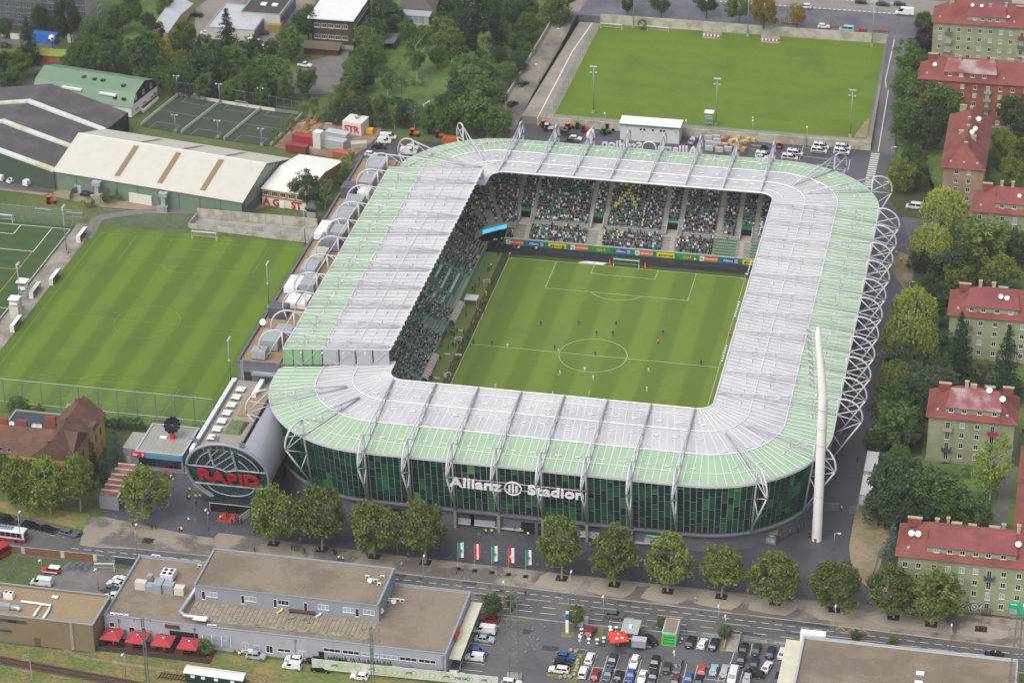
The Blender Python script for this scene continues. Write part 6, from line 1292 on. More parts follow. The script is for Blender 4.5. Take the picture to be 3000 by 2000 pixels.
for x,y in ((-118.4,-72),(-118.2,-82),(-121.8,-82),(-128,-85.2),(-133,-85.2)): M().obox(x,y,11.5,1.1 if x > -121 else 2.6,.8,3.0).build('chimney',BRK,yh)
M()._add([(-114.6,-78.5,10.6),(-112.2,-78.5,10.4),(-112.2,-75.5,10.4),(-114.6,-75.5,10.6),(-112.2,-78.5,9.2),(-112.2,-75.5,9.2)],[(0,1,2,3),(1,4,5,2),(0,4,1),(3,2,5)]).build('dormer',mat('old sheet','5a4a40',rough=.6),yh)
ob=flat('low dark-roofed annex behind the yellow house',-136,-122,-79.6,-70,8.0,YW,par=.2,roof=DGREY);
for x in (-133.5,-127.4,-126.2): dish((x,-79.0,8.0),'large white satellite dish behind the yellow house',.8)
for x in (-129,-131.2): window(yh,x,-92.3,9.6,.8,1.0,'S',0,frame=GALV,name='roof_window')
# ---- rusty row of garages
rg=thing('garage_row','row of grey garages with rusty red roof and pale cross beams','garage',(-104,-99,0));RUST=mat('rusty roof','6a3a34',rough=.6,var=.25,scale=.8,col2='8a5a50',c2s=.3)
walls(M(),-104.2,-99.3,-98.6,-83.8,0,3.8).build('wall',mat('garage wall','7a7a80',rough=.8),rg)
for k in range(6): y=-98.6+k*2.5;M().box(-104.1,-99.4,y,y+2.1,3.8,3.86).build('roof_bay',RUST,rg);M().box(-104.3,-99.2,y+2.1,y+2.45,3.8,4.15).build('cross_beam',mat('cream beam','b0a695',rough=.7),rg)
M().box(-99.5,-99.2,-98.7,-83.7,3.8,4.0).build('roof_edge',MATS['cream beam'],rg)
# ---- ticket building with sign and solar flower
tb=flat('low grey building with metal roof and red parking sign beside the round entrance',-101.4,-89.1,-79.2,-65.4,5.2,mat('ticket grey','7d7d84',rough=.7,var=.05),par=.15,roof=ridged_mat('grey roof sheet','8e8d86',1.1,0,.25,rough=.5,var=.08),edge=LGREY)
M().box(-105.4,-101.5,-77.4,-69.3,0,4.6).build('side_wing',MATS['ticket grey'],tb);M().face([(-105.3,-77.3,4.62),(-101.5,-77.3,4.62),(-101.5,-69.4,4.62),(-105.3,-69.4,4.62)]).build('side_roof',MATS['grey roof sheet'],tb)
M().box(-102.4,-98.6,-79.6,-79.3,3.75,5.1).build('sign_red',RED,tb);M().box(-98.58,-89.0,-79.6,-79.3,3.75,5.1).build('sign_banner',mat('banner scene','4f86b8',rough=.6,var=.2,scale=.5,col2='5f8a44',c2s=.25),tb);wall_text('sign_lettering','P',1.3,(-99.3,-79.62,4.4),WHITE,tb,off=.03);M().box(-102.0,-100.4,-79.64,-79.6,4.55,4.75).box(-102.0,-100.7,-79.64,-79.6,4.15,4.35).build('sign_lettering',WHITE,tb)
M().box(-100.6,-89.6,-79.3,-79.2,1.3,3.5).build('window_band',GLASS,tb);M().box(-104.6,-103.4,-77.5,-77.4,0,2.2).build('door',mat('pale door','8f9a80'),tb)
for k in range(4): M().box(-98.2+k*2.2,-98.1+k*2.2,-79.36,-79.3,1.3,3.5).build('window_bar',DGREY,tb)
M()._add([(-88.9,-79,0),(-88.0,-79,0),(-88.0,-72,4),(-88.9,-72,4),(-88.9,-79,.2),(-88.0,-79,.2)],[(0,1,2,3)]).build('stair_slab',CONC,tb)
for k in range(12): M().box(-88.9,-87.9,-79+k*.55,-78.45+k*.55,k*.33,k*.33+.3).build('step',mat('stair yellow','9a9072'),tb)
sf=thing('solar_flower','black petal-shaped solar dish on an orange foot on the grey roof','solar panel',(-94.2,-71.4,5.05));
M()._add([(-.7,-.5,0),(.7,-.5,0),(.7,.5,0),(-.7,.5,0),(-.35,-.25,2.2),(.35,-.25,2.2),(.35,.25,2.2),(-.35,.25,2.2)],[(0,1,5,4),(1,2,6,5),(2,3,7,6),(3,0,4,7),(4,5,6,7)]).lb('foot',mat('orange red','c0391f',rough=.4),sf);M().box(-3.2,-1.4,-.5,.3,0,.4).lb('plinth',WHITE,sf);M().tube([(0,0,2.1),(0,.3,3.2)],.15,8).lb('neck',GALV,sf)
mx=Matrix.Translation((0,.5,3.6)) @ Matrix.Rotation(RD(52),4,'X')
for k in range(12):
    a0,a1=RD(k*30+.5),RD(k*30+29.5);am=(a0+a1)/2;q=M()._add([(.05*math.cos(am),.05*math.sin(am),0),(2.0*math.cos(a0),2.0*math.sin(a0),.12),(2.35*math.cos(am),2.35*math.sin(am),.2),(2.0*math.cos(a1),2.0*math.sin(a1),.12),(.05*math.cos(am),.05*math.sin(am),-.06),(2.0*math.cos(a0),2.0*math.sin(a0),.06),(2.35*math.cos(am),2.35*math.sin(am),.14),(2.0*math.cos(a1),2.0*math.sin(a1),.06)],[(0,1,2,3),(7,6,5,4),(0,4,5,1),(1,5,6,2),(2,6,7,3),(3,7,4,0)])
    M().add(q,mx).lb('petal',mat('solar black','0d1218',rough=.7,spec=.1),sf)
for k,c_ in enumerate((-93.6,-92.0)): b_=thing('waste_container','green waste container with red lid before the ticket building','bin',(c_,-81.3,0));M().box(-.65,.65,-.5,.5,.15,1.1).lb('bin_body',mat('bin green','24563a',rough=.6),b_);M().box(-.68,.68,-.52,.52,1.1,1.25).lb('lid',RED,b_);M().cyl(-.5,0,0,.16,.08,.08,6).cyl(.5,0,0,.16,.08,.08,6).lb('wheel',BLACK,b_)
fence([W('i',1370,585),W('i',1625,610)],2.2,'tall grey bar gate between ticket building and round entrance',1.1,(.1,.35,.6,.85,1),False,name='bar_gate',cat='gate')
fence([W('e',1020,1420)-Vector((20,0,0)),W('e',1480,1480)],1.2,'railing below the ball-stop fence',3,(.5,1),False)
# ---- entrance tube
tu=thing('entrance_tube','round glazed entrance hall with red lettering at the end of a grey tube','entrance',(-72.3,-94,0));ED=Vector((-72.2,-94.5,11.35));TR,AL=10.25,RD(16)
UPV=Vector((0,-math.sin(AL),math.cos(AL)));NV=Vector((0,-math.cos(AL),-math.sin(AL)))
def D3(u,v,n=0): return ED+Vector((u,0,0))+UPV*v+NV*n
TM=mat('tube sheet metal','a9aab2',rough=.38,metal=.25,var=.05,scale=.2)
def tube_shell(a0, a1, y1, n):
    for k in range(n):
        t0,t1=RD(a0+(a1-a0)*k/n),RD(a0+(a1-a0)*(k+1)/n);P=[]
        for t in (t0,t1): p=D3(TR*math.cos(t),TR*math.sin(t));P.append(p)
        M()._add([P[0],P[1],(P[1].x,y1,P[1].z),(P[0].x,y1,P[0].z)],[(0,1,2,3)]).build('tube_panel',TM,tu)
tube_shell(-75,62,-61,26);tube_shell(147,255,-59,18)
M().tube([D3(TR*math.cos(RD(q)),TR*math.sin(RD(q)),.2) for q in range(0,360,6)],.42,6,closed=True).build('rim',mat('rim grey','8b8b92',rough=.4),tu,True)
GT=mat('teal facade glass','16302f',rough=.1,var=.45,scale=.35,col2='24494a',c2s=.3,spec=.6)
for k in range(12):
    for j in range(8):
        u0,u1,v0,v1=-TR+k*TR/6,-TR+(k+1)*TR/6,-TR+j*TR/4,-TR+(j+1)*TR/4
        if min(math.hypot(u,v) for u in (u0,u1) for v in (v0,v1)) > TR*.99: continue
        q = []
        for u,v in ((u0+.04,v0+.04),(u1-.04,v0+.04),(u1-.04,v1-.04),(u0+.04,v1-.04)):
            h_=math.hypot(u,v);s_=min(1,TR*.985/h_) if h_ else 1;q.append(D3(u*s_,v*s_,-.15))
        M().face(q).build('glass_pane', GT, tu)
EB = mat('emblem bar','9b9aa0',rough=.4)
def bar(pts,r=.2): M().tube([D3(u,v,.15) for u,v in pts],r,6).build('emblem_bar',EB,tu)
bar([(-10,1.7),(-3.0,1.75),(-.3,.6),(2.5,1.5),(9.6,1.5)]);bar([(-9.7,-4.4),(9.4,-4.3)],.24);bar([(-3.8,7.7),(-3.05,1.75)],.3);bar([(2.1,7.5),(2.45,1.55)],.3)
for u0,v0,u1,v1 in ((-3.5,5.6,-1.2,8.2),(-3.3,3.8,.9,8.0),(-2.9,2.2,2.0,6.6),(-1.2,1.1,2.3,4.6),(.9,.9,2.4,2.7)): bar([(u0,v0),(u1,v1)],.13)
bar([(7.9*math.cos(RD(q)),7.9*math.sin(RD(q))+.2) for q in range(168,116,-8)],.15);bar([(5.4*math.cos(RD(q)),5.4*math.sin(RD(q))+.3) for q in range(162,126,-8)],.15);bar([(8.2*math.cos(RD(q)),8.0*math.sin(RD(q))+.2) for q in range(10,70,8)],.15);bar([(5.6*math.cos(RD(q)),5.6*math.sin(RD(q))+.3) for q in range(14,56,8)],.15)
bar([(5.8*math.cos(RD(q)),-4.4+3.6*math.sin(RD(q))) for q in range(180,361,15)],.16);bar([(-8.4,-4.6),(-7,-6.4),(-5,-8.2)],.13)
RL=mat('red sign letters','9c1c26',rough=.5,var=.03)
for ch,u,s_,v in zip('RAPID',(-5.9,-2.5,.95,3.2,5.8),(5.0,4.9,4.6,4.3,4.7),(-1.05,-1.55,-1.75,-1.7,-1.55)):
    me=text_mesh('letter',ch,s_,.22,.2,RL);o=place('letter',me,tu,D3(u,v,.45));o.rotation_euler=(math.pi/2+AL,0,0)
    if ch in 'RAD': o.scale = (1.15,1,1)
# glazed porch and red carpet
M().box(-77.2,-66.6,-94.6,-91.5,0,2.8).build('porch_glass',mat('porch glass','161e20',rough=.1,var=.3,alpha=.85),tu);M().box(-77.6,-66.2,-95.4,-91.2,2.8,2.95).build('porch_roof',mat('porch roof glass','2a3638',rough=.1,alpha=.8),tu)
M().tube([(-77.4,-95.4,2.95),(-66.4,-95.4,2.95)],.1,5).tube([(-77.2,-95.2,0),(-77.2,-95.2,2.8)],.08,5).tube([(-66.6,-95.2,0),(-66.6,-95.2,2.8)],.08,5).build('porch_frame',EB,tu)
M().box(-80.5,-64,-90.5,-62,0,4.0).build('ground_floor',mat('tube base','3c4044',rough=.6),tu)
for x0, x1 in ((-74.8,-71.6),(-71.4,-68.6)):
    c_=thing('red_carpet','red carpet strip leading to the round entrance','carpet',(x0,-100,.01));M().prism([XY(W('i',*q)) for q in (((1930,905),(1985,900),(1940,1025),(1865,1020)) if x0 < -73 else ((2010,910),(2070,915),(2010,1030),(1945,1030)))],.008,.03).build('carpet',mat('carpet red','9a3034',rough=.95),c_)
c_=thing('photo_wall','pale advert wall standing beside the red carpet','board',W('i',2110,1000),RD(66));M().box(-2.0,2.0,-.06,.06,0,1.9).lb('panel',mat('photo wall','bdb8a4'),c_);M().box(-1.5,-1.4,-.5,.5,0,.08).box(1.4,1.5,-.5,.5,0,.08).lb('foot',DGREY,c_)
# roof deck behind the round front
DZ=15.6;dk=thing('roof_deck','roof terrace with white tables above the entrance tube','terrace',(-76,-75,DZ))
M().box(-80.6,-70.4,-92.5,-57.2,DZ-.4,DZ).build('deck_floor',mat('deck floor','8d887c',rough=.85,var=.1),dk);M().box(-82.2,-80.9,-93,-57.2,DZ-1.0,DZ+.45).build('parapet',mat('deck parapet','c3c5c6',rough=.5),dk);M().box(-70.4,-70.1,-93,-59,DZ-.4,DZ+1.0).build('east_parapet',GREY,dk)
walls(M(),-82.3,-70,-92,-57.2,4.0,DZ-.4).build('deck_wall',GREY,dk);M().box(-75.6,-70.6,-75,-64,DZ,DZ+.5).build('gravel_bed',GRAV2,dk);M().box(-74.6,-73.4,-66,-58,DZ,DZ+1.4).build('white_duct',WHITE,dk)
for k in range(7):
    for q in range(2):
        t=thing('terrace_table','white table on the roof terrace behind the entrance tube','table',(-78.3,-62.2-k*4.0-q*1.3,DZ),0,'roof terrace tables');M().box(-1.1,1.1,-.5,.5,.72,.8).lb('table_top',WHITE,t)
        [M().box(v-.03,v+.03,-.3,.3,0,.72).lb('leg',GALV,t) for v in (-.77,.77)]
tp=thing('tarpaulin_heap','olive green tarpaulin over stacked furniture on the roof terrace','tarpaulin',(-74.4,-80.6,DZ));m=M();rr=random.Random(4);n=8
hts=[[(0 if i in (0,n) or j in (0,n) else .9+rr.uniform(-.15,.2)) for j in range(n+1)] for i in range(n+1)]
for i in range(n):
    for j in range(n):
        P=lambda a_,b_: (-2.3+4.6*a_/n+.4*(b_/n),-3.2+6.4*b_/n+rr.uniform(-.05,.05),hts[a_][b_]+.01);m.face([P(i,j),P(i+1,j),P(i+1,j+1),P(i,j+1)])
m.lb('sheet',mat('tarp green','5f6a4a',rough=.8,var=.15),tp)
for u, v in ((-7.0,10.0),(-1.6,11.5),(4.6,10.2)):
    s_=thing('star_sculpture','grey metal star standing on the rim of the round entrance','star',D3(u,v-.9,-.6),0,'stars on the entrance');pts=[(1.15*(1 if k % 2 ==0 else .42)*math.sin(RD(k*36)),1.15*(1 if k % 2 ==0 else .42)*math.cos(RD(k*36))) for k in range(10)]
    m=M();m.face([(x,-.15,z+.6) for x,z in pts][::-1]).face([(x,.15,z+.6) for x,z in pts])
    for k in range(10): p,q=pts[k],pts[(k+1)%10];m.face([(p[0],-.15,p[1]+.6),(q[0],-.15,q[1]+.6),(q[0],.15,q[1]+.6),(p[0],.15,p[1]+.6)])
    m.lb('star_plate',mat('star grey','6d6e74',rough=.4),s_);M().tube([(0,0,-1.0),(0,0,.4)],.08,5).lb('stem',GALV,s_)
# ---- building along the back of the main stand
AZ=21.0;an=thing('main_stand_annex','grey block with gravel roof full of ventilation machinery behind the main stand','building',(-75,0,0));AW=mat('annex grey','63636c',rough=.7,var=.06)
walls(M(),-80.8,-69.8,-57,68,0,AZ).build('wall',AW,an);M().face([(-80.5,-56.7,AZ-.5),(-69,-56.7,AZ-.5),(-69,67.7,AZ-.5),(-80.5,67.7,AZ-.5)]).build('roof',GRAV2,an)
M().box(-80.9,-80.3,-57.1,68,AZ-.5,AZ+.15).box(-80.3,-69.5,-57.1,-56.6,AZ-.5,AZ+.15).build('parapet',mat('annex parapet','595963',rough=.6),an);M().box(-79.0,-77.2,-57.25,-57,DZ,DZ+2.4).build('door',mat('dark green door','1d2b2a'),an)
M().box(-76.6,-70,-59.0,-57.1,18.3,18.5).build('gallery',GALV,an);m=M()
for z in (.5,1.0): m.tube([(-76.6,-59,18.5+z),(-70,-59,18.5+z),(-69,-57.5,18.5+z)],.04,4)
for k in range(7): m.tube([(-76.6+k*1.1,-59,18.5),(-76.6+k*1.1,-59,19.5)],.035,4)
m.build('gallery_rail', GALV, an); m = M()
for s_ in (-.3,.3): m.tube([(-79.8+s_+.3,-57.3,DZ),(-79.8+s_+.3,-57.3,AZ+1.2)],.04,4)
for k in range(14): m.tube([(-79.8,-57.3,DZ+.4+k*.4),(-79.2,-57.3,DZ+.4+k*.4)],.025,4)
m.build('ladder', GALV, an)
HW=mat('plant grey','a5a9ac',rough=.45,metal=.3,var=.08);HB=mat('plant slate','4c4d54',rough=.5)
hvr = random.Random(9); y = -53
for k,(y0,ln,x0,w_,h_,mt) in enumerate(((-55,3.2,-77.6,3.6,2.6,HW),(-50,6.5,-77.2,5,3.0,HW),(-41,5,-76,4.5,.6,HW),(-33,4.2,-79.6,4.6,3.0,HB),(-27,6,-77,3,1.8,WHITE),(-27,6,-73.6,2.4,1.8,WHITE),(-19,7.5,-79.5,3.6,2.0,WHITE),(-18,7,-75.6,4,2.6,HW),(-9,6.5,-78,4.2,2.4,HW),(-1,6,-77.4,4,2.6,mat('plant cream','a9a796',rough=.5)),(7,5,-77,5.6,3.6,GREY),(13,9,-80.2,3.2,2.0,WHITE),(14,6,-76,4,2.2,HW),(22,8,-77.6,5,2.8,HW),(31.5,7,-77,5,2.6,HW),(40,5,-79.8,4,3.4,HB),(40,5,-75,3.4,2.4,WHITE),(47,8,-76.4,4,2.2,HW),(57,8,-77,5,2.4,HW))):
    u_=thing('ventilation_unit','ventilation unit on the main stand annex roof','ventilation unit',(x0,y0,AZ-.5),0,'machinery on the annex roof')
    M()._add([(0,0,.3),(w_,0,.3),(w_,ln,.3),(0,ln,.3),(0,0,h_),(w_,0,h_),(w_,ln,h_*.95),(0,ln,h_*.95)],[(0,1,5,4),(1,2,6,5),(2,3,7,6),(3,0,4,7),(4,5,6,7)]).lb('casing',mt,u_);M().box(.1,w_-.1,.1,ln-.1,0,.3).lb('base_frame',DGREY,u_)
    if ln > 5: M().tube([(w_*.5,ln,h_*.5),(w_*.5,ln+1.2,h_*.5)],min(w_,h_)*.3,10).lb('duct_collar',DUCT,u_,True)
    for q in range(int(ln//1.6)): M().box(-.03,w_+.03,.7+q*1.6,.78+q*1.6,h_,h_+.03).lb('seam',GALV,u_)
dish((-79.6,-37.6,AZ-.5),'large white satellite dish on the annex roof',.9)
# ---- halls on the left
def poly_build(label,name,cat='building'): return thing(name,label,cat,(0,0,0))
def gable_hall(label,A,B,D_,he,hr,wm,rm,ridge_along=True,name='hall'):
    """A->B front eave line on the ground, D_ depth vector; ridge parallel to AB"""
    A,B,D_=Vector((*A,0)),Vector((*B,0)),Vector((*D_,0));t=thing(name,label,'hall',A);u=(B-A);E3=lambda f_,g,z: A+u*f_+D_*g+Vector((0,0,z))
    m=M().face([E3(0,0,0),E3(1,0,0),E3(1,0,he),E3(0,0,he)]).face([E3(1,0,0),E3(1,1,0),E3(1,1,he),E3(1,.5,hr-.15),E3(1,0,he)]).face([E3(1,1,0),E3(0,1,0),E3(0,1,he),E3(1,1,he)]).face([E3(0,1,0),E3(0,0,0),E3(0,0,he),E3(0,.5,hr-.15),E3(0,1,he)])
    m.build('wall', wm, t); e = .012
    r1 = M(); 
    for g0,z0,g1,z1 in ((-.015,he-.1,.5,hr),(1.015,he-.1,.5,hr)): r1._add([E3(-e,g0,z0),E3(1+e,g0,z0),E3(1+e,g1,z1),E3(-e,g1,z1),E3(-e,g0,z0-.18),E3(1+e,g0,z0-.18),E3(1+e,g1,z1-.18),E3(-e,g1,z1-.18)],[(0,1,2,3),(7,6,5,4),(0,4,5,1),(3,2,6,7),(0,3,7,4),(1,5,6,2)])
    r1.build('roof', rm, t); return t, E3
wh,E3=gable_hall('large hall with cream white roof, three brown strips and pale green walls',(-177.6,71.3),(-116.3,61.3),(5.4,31.5),6.2,11.6,mat('pale green wall','647564',rough=.75,var=.06),ridged_mat('cream roof sheet','b4b2a8',1.0,0,.05,rough=.5,var=.05))
for f_ in (.32,.55,.78):
    for g0, g1 in ((.05,.46),(.56,.94)):
        z0,z1=(6.2+(11.6-6.2)*(2*g0),6.2+(11.6-6.2)*(2*g1)) if g1 < .5 else (6.2+(11.6-6.2)*(2-2*g0),6.2+(11.6-6.2)*(2-2*g1))
        M().face([E3(f_-.012,g0,z0+.06),E3(f_+.018,g0,z0+.06),E3(f_+.018,g1,z1+.06),E3(f_-.012,g1,z1+.06)]).build('brown_strip',mat('brown roof strip','7d6a4c',rough=.6,var=.15,scale=2),wh)
M().tube([E3(-.01,.5,11.68),E3(1.01,.5,11.68)],.14,5).build('ridge_cap',WHITE,wh)
for f_ in [k/9 for k in range(10)]: M().tube([E3(f_,-.006,0),E3(f_,-.006,6)],.09,5).build('downpipe',GALV,wh)
for k in range(14): g=.06+k*.066;hh=6.2+(11.6-6.2)*(1-abs(2*g-1))-1.2;M().face([E3(1.002,g,3.4),E3(1.002,g+.058,3.4),E3(1.002,g+.058,hh),E3(1.002,g,hh)]).build('gable_glazing',mat('gable glazing','8e958c',rough=.3,var=.2),wh)
M().face([E3(.1,-.003,0),E3(.135,-.003,0),E3(.135,-.003,2.6),E3(.1,-.003,2.6)]).build('gate',LGREY,wh)
for f_ in (.24,.6): o_=thing('wall_duct','grey ventilation duct against the pale green hall','air duct',E3(f_,-.05,0));M().box(-1.1,1.1,-1.4,.3,0,1.6).box(-.6,.6,-.9,.3,1.6,4.6).box(-1.3,1.3,-1.2,.6,4.6,5.8).lb('duct',HW,o_);M().box(-1.6,1.6,-2.4,-1.3,0,2.0).lb('plinth',CONC,o_)
# dark hall of three staggered gables with white skylight bands
DH=ridged_mat('dark fibre cement roof','4b484a',1.2,0,.1,rough=.9,col2='575253',var=.16);DW=mat('dark green wall','3c4a3e',rough=.8,var=.08);SKY=ridged_mat('white skylight sheet','c4c6c4',1.6,0,.12,rough=.4,col2='b5b08a',var=.08)
dhx=Vector((.165,.986,0));du=Vector((.986,-.165,0));O0=Vector((-177.9,70.9,0))
dh=thing('dark_hall','dark roofed hall of three gables with white skylight bands, left of the cream hall','hall',O0);E4=lambda u,v,z: O0+du*u+dhx*v+Vector((0,0,z))
for k in range(3):
    v0,v1=k*15.6,(k+1)*15.6-.3;zr,ze=11.2+k*.35,6.0
    for s0,s1,za,zb in ((0,-27,ze,zr),(-27,-54,zr,ze)): M()._add([E4(s0,v0+(1.9 if 1 else 0),za),E4(s0,v1,za),E4(s1,v1,zb),E4(s1,v0+1.9,zb)],[(0,1,2,3)]).build('roof',DH,dh);M()._add([E4(s0*.97-.3,v0-.1,za+.35),E4(s0*.97-.3,v0+1.9,za+.35),E4(s1,v0+1.9,zb+.35),E4(s1,v0-.1,zb+.35),E4(s0*.97-.3,v0-.1,za-.3),E4(s1,v0-.1,zb-.3)],[(0,1,2,3),(4,0,3,5)]).build('skylight_band',SKY,dh)
    M().face([E4(0,v0,0),E4(0,v1,0),E4(0,v1,ze),E4(0,v0,ze)]).build('side_wall',mat('black wall','26282b',rough=.8) if k ==2 else DW,dh)
M().face([E4(-54,-.05,0),E4(0,-.05,0),E4(0,-.05,6),E4(-27,-.05,11.1),E4(-54,-.05,6)]).build('front_wall',DW,dh);M().face([E4(0,46.6,0),E4(-54,46.6,0),E4(-54,46.6,6),E4(-27,46.6,11.8),E4(0,46.6,6)]).build('rear_wall',DW,dh)
window(dh,*E4(-26,-.1,6.4),1.6,1.4,-.166);window(dh,*E4(-20,-.1,2),1.6,1.4,-.166)
# green roofed hall behind
GRF_=ridged_mat('green sheet roof','647c64',.9,0,.15,rough=.5,var=.08)
gh=thing('green_roofed_house','green metal mansard-roofed house with white gable wall behind the dark hall','building',(-172,135,0));G0=Vector((-172.6,126.2,0));gu,gv=Vector((-.985,.165,0)),Vector((.17,.985,0));E5=lambda u,v,z: G0+gu*u+gv*v+Vector((0,0,z));LN=36;WD=17.5;prf=((-.3,3.4),(2.6,7.4),(8.7,9.4),(14.9,7.4),(17.8,3.4))
for (v0,z0),(v1,z1) in zip(prf,prf[1:]): M()._add([E5(-.6,v0,z0),E5(-.6,v1,z1),E5(LN,v1,z1),E5(LN,v0,z0)],[(0,3,2,1)]).build('roof',GRF_,gh)
M().face([E5(0,0,0),E5(0,WD,0),E5(0,WD,3.9),E5(0,0,3.9)]).build('gable_wall',WHITE,gh);M().face([E5(0,.0,3.9),E5(0,WD,3.9),E5(0,15,7.2),E5(0,8.7,9.2),E5(0,2.7,7.2)]).build('gable_cladding',mat('black cladding','2c2624',rough=.7),gh);M().face([E5(0,0,0),E5(LN,0,0),E5(LN,0,3.5),E5(0,0,3.5)]).build('front_wall',WHITE,gh)
for v in (3.4,8.4,13.4): window(gh,*E5(-.05,v,5.0),1.2,1.4,RD(80));window(gh,*E5(-.05,v,1.4),2.4,.6,RD(80),0)
for u,v,z,w_ in ((9,1.6,6.2,6),(22,1.6,6.2,7),(5,5,8.3,1.2),(13,6,8.6,1.2),(16,6,8.6,1.2),(20,6.2,8.6,1.2),(3,1.2,5.6,1.2),(6.2,1.2,5.6,1.2)): p=E5(u,v,z);M().obox(p.x,p.y,p.z-.3,w_,1.3,.6,-.166).build('skylight',WHITE if w_ > 3 else GLASS,gh)
t=thing('terrace_planting','terrace with reddish plants and white low wall behind the dark hall','terrace',W('a',1000,730));p=t.location
M().prism([XY(W('a',*q)) for q in ((900,720),(1000,650),(1090,680),(985,775))],0,.9).build('wall',WHITE,t);M().prism([XY(W('a',*q)) for q in ((910,716),(1002,656),(1080,682),(985,765))],.9,1.1).build('plants',mat('red planting','6b3a2c',rough=.95,var=.5,scale=2.5,bump=.8),t)
t=thing('parasol','cream square parasol on the terrace beside the white gable','parasol',W('a',945,715));M()._add([(-2,-2,2.5),(2,-2,2.5),(2,2,2.5),(-2,2,2.5),(0,0,3.1)],[(0,1,4),(1,2,4),(2,3,4),(3,0,4),(3,2,1,0)]).lb('canopy',mat('cream canvas','c6bfa8',rough=.8),t);M().cyl(0,0,0,3,.06,.06,6).lb('pole',WOOD,t)
# small brown office with white roof and big red letters
sw,E6=gable_hall('two-storey tan office with bright white roof and big red letters',(-113.4,72.6),(-99.2,70.5),(4.6,24.8),5.7,7.4,mat('tan cladding','93744f',rough=.8,var=.08),mat('bright white roof','d6d4cc',rough=.5,var=.03),name='office')
for k in range(5): p=E6(.1+k*.19,-.004,3.5);window(sw,p.x,p.y,p.z,1.9,1.5,-.147,2)
M().face([E6(0,-.003,.1),E6(1,-.003,.1),E6(1,-.003,2.7),E6(0,-.003,2.7)]).build('lettered_band',mat('banner white2','c9c3b8',rough=.7),sw)
for s_,f_,g_ in (('A',.1,0),('G',.32,0),('ST',.78,0)): me=text_mesh('letter',s_,3.2,.02,.12,RED);p=E6(f_,-.008,1.35);o=place('letter',me,sw,p);o.rotation_euler=(math.pi/2,0,-.147)
p=E6(.45,-.01,.1);M().obox(p.x,p.y,0,1.6,.1,2.3,-.147).build('door',WHITE,sw)
# ---- top left: scaffolded block,sheds,warehouse,villa
sc_=thing('scaffolded_block','grey apartment block wrapped in scaffolding netting at the top left corner','building',(-211,190,0));walls(M(),-260,-210.5,190,202,0,22).build('wall',mat('netted wall','6b7074',rough=.9,var=.15,scale=.8),sc_);M().box(-260,-210,189.5,202.5,22,22.5).build('roof',DGREY,sc_)
M().face([(-210.4,190,0),(-210.4,202,0),(-210.4,202,22),(-210.4,190,22)]).build('gable_wall',mat('cream gable','bdb9a8',rough=.9),sc_)
for k in range(12):
    for r in (2,5,8,11,14,17): window(sc_,-258+k*3.9,190,r,1.3,1.4,pane=GLASS)
m = M()
for k in range(24): m.tube([(-260+k*2.15,188.6,0),(-260+k*2.15,188.6,21)],.05,4)
for r in range(9): m.box(-260,-210,188.6,189.4,2+r*2.2,2.08+r*2.2)
for k in range(6): m.tube([(-209,190+k*2.3,0),(-209,190+k*2.3,21)],.05,4)
for r in range(9): m.box(-209.6,-209,190,202,2+r*2.2,2.08+r*2.2)
m.build('scaffold',GALV,sc_);M().face([(-260,188.5,0),(-210.5,188.5,0),(-210.5,188.5,21),(-260,188.5,21)]).build('netting',mat('scaffold net','5a6266',rough=.9,alpha=.35),sc_)
def simple_gable(label,P,he,hr,wm,rm,name='shed'):
    A,B,C2=[Vector((*q,0)) for q in P];return gable_hall(label,XY(A),XY(B),XY(C2-B),he,hr,wm,rm,name=name)
t1,_=simple_gable('long low shed with grey sheet roof beside the workshop yard',[(-188,195),(-181,189.5),(-180.6,216)],3.2,4.4,mat('peach render','a98a72',rough=.9),ridged_mat('grey sheet roof','9da2a6',1.0,1,.15,rough=.5))
wk=flat('white workshop with red and blue painted side wall at the top',-169,-152,194,216,4.2,mat('white render','b5b3ac',rough=.9,var=.1),roof=ridged_mat('pale sheet roof','a7abae',1.2,0,.1,rough=.5),par=.2)
M().box(-151.95,-151.85,194,206,.4,3.6).build('painted_wall',mat('red blue paint','9c4a40',rough=.8,var=.1,col2='4f7aa0',c2s=.35,c2t=(.48,.5)),wk)
bk=flat('black roofed workshop with skylights at the top',-160,-146,205,224,6.0,mat('white render 2','b0b0ac',rough=.9),roof=mat('bitumen roof','3f3b3a',rough=.9,var=.1),par=.2)
M().box(-145.95,-145.85,205,224,1,4.6).build('painted_wall',MATS['red blue paint'],bk)
for q in (0,4): M().box(-155+q,-153+q,212,214,6,6.5).build('skylight',WHITE,bk)
wa=thing('dark_warehouse','tall dark timber warehouse with bright white roof at the top','warehouse',(-124,200,0));walls(M(),-131.5,-117.2,193.4,217,0,10.6).build('wall',mat('dark timber','41382f',rough=.85,var=.12,scale=1),wa);M().box(-132.6,-116.6,192.4,217.4,10.6,11.0).build('roof',mat('warehouse roof','cbccca',rough=.5,var=.03),wa);M().box(-131.6,-117.1,193.3,193.4,0,1.6).build('plinth',CONC,wa)
for z in (3.4,7.4):
    for k in range(5): window(wa,-129.6+k*2.4,193.4,z,2.0,1.5,'S',2,pane=GLASS)
    for k in range(4): window(wa,-117.2,196.5+k*5.2,z,4.2,1.5,'E',3,pane=GLASS)
ls=thing('lean_to_shed','low brown lean-to shed before the dark warehouse','shed',(-125,190,0));walls(M(),-133,-121,187.6,191.4,0,2.2).build('wall',mat('brown boards','4a3328',rough=.9),ls);M()._add([(-133.4,187,2.2),(-120.6,187,2.2),(-120.6,192,3.1),(-133.4,192,3.1),(-133.4,187,2.05),(-120.6,187,2.05)],[(0,1,2,3),(4,5,1,0)]).build('roof',mat('shed roof','5c5248',rough=.9,var=.15),ls)
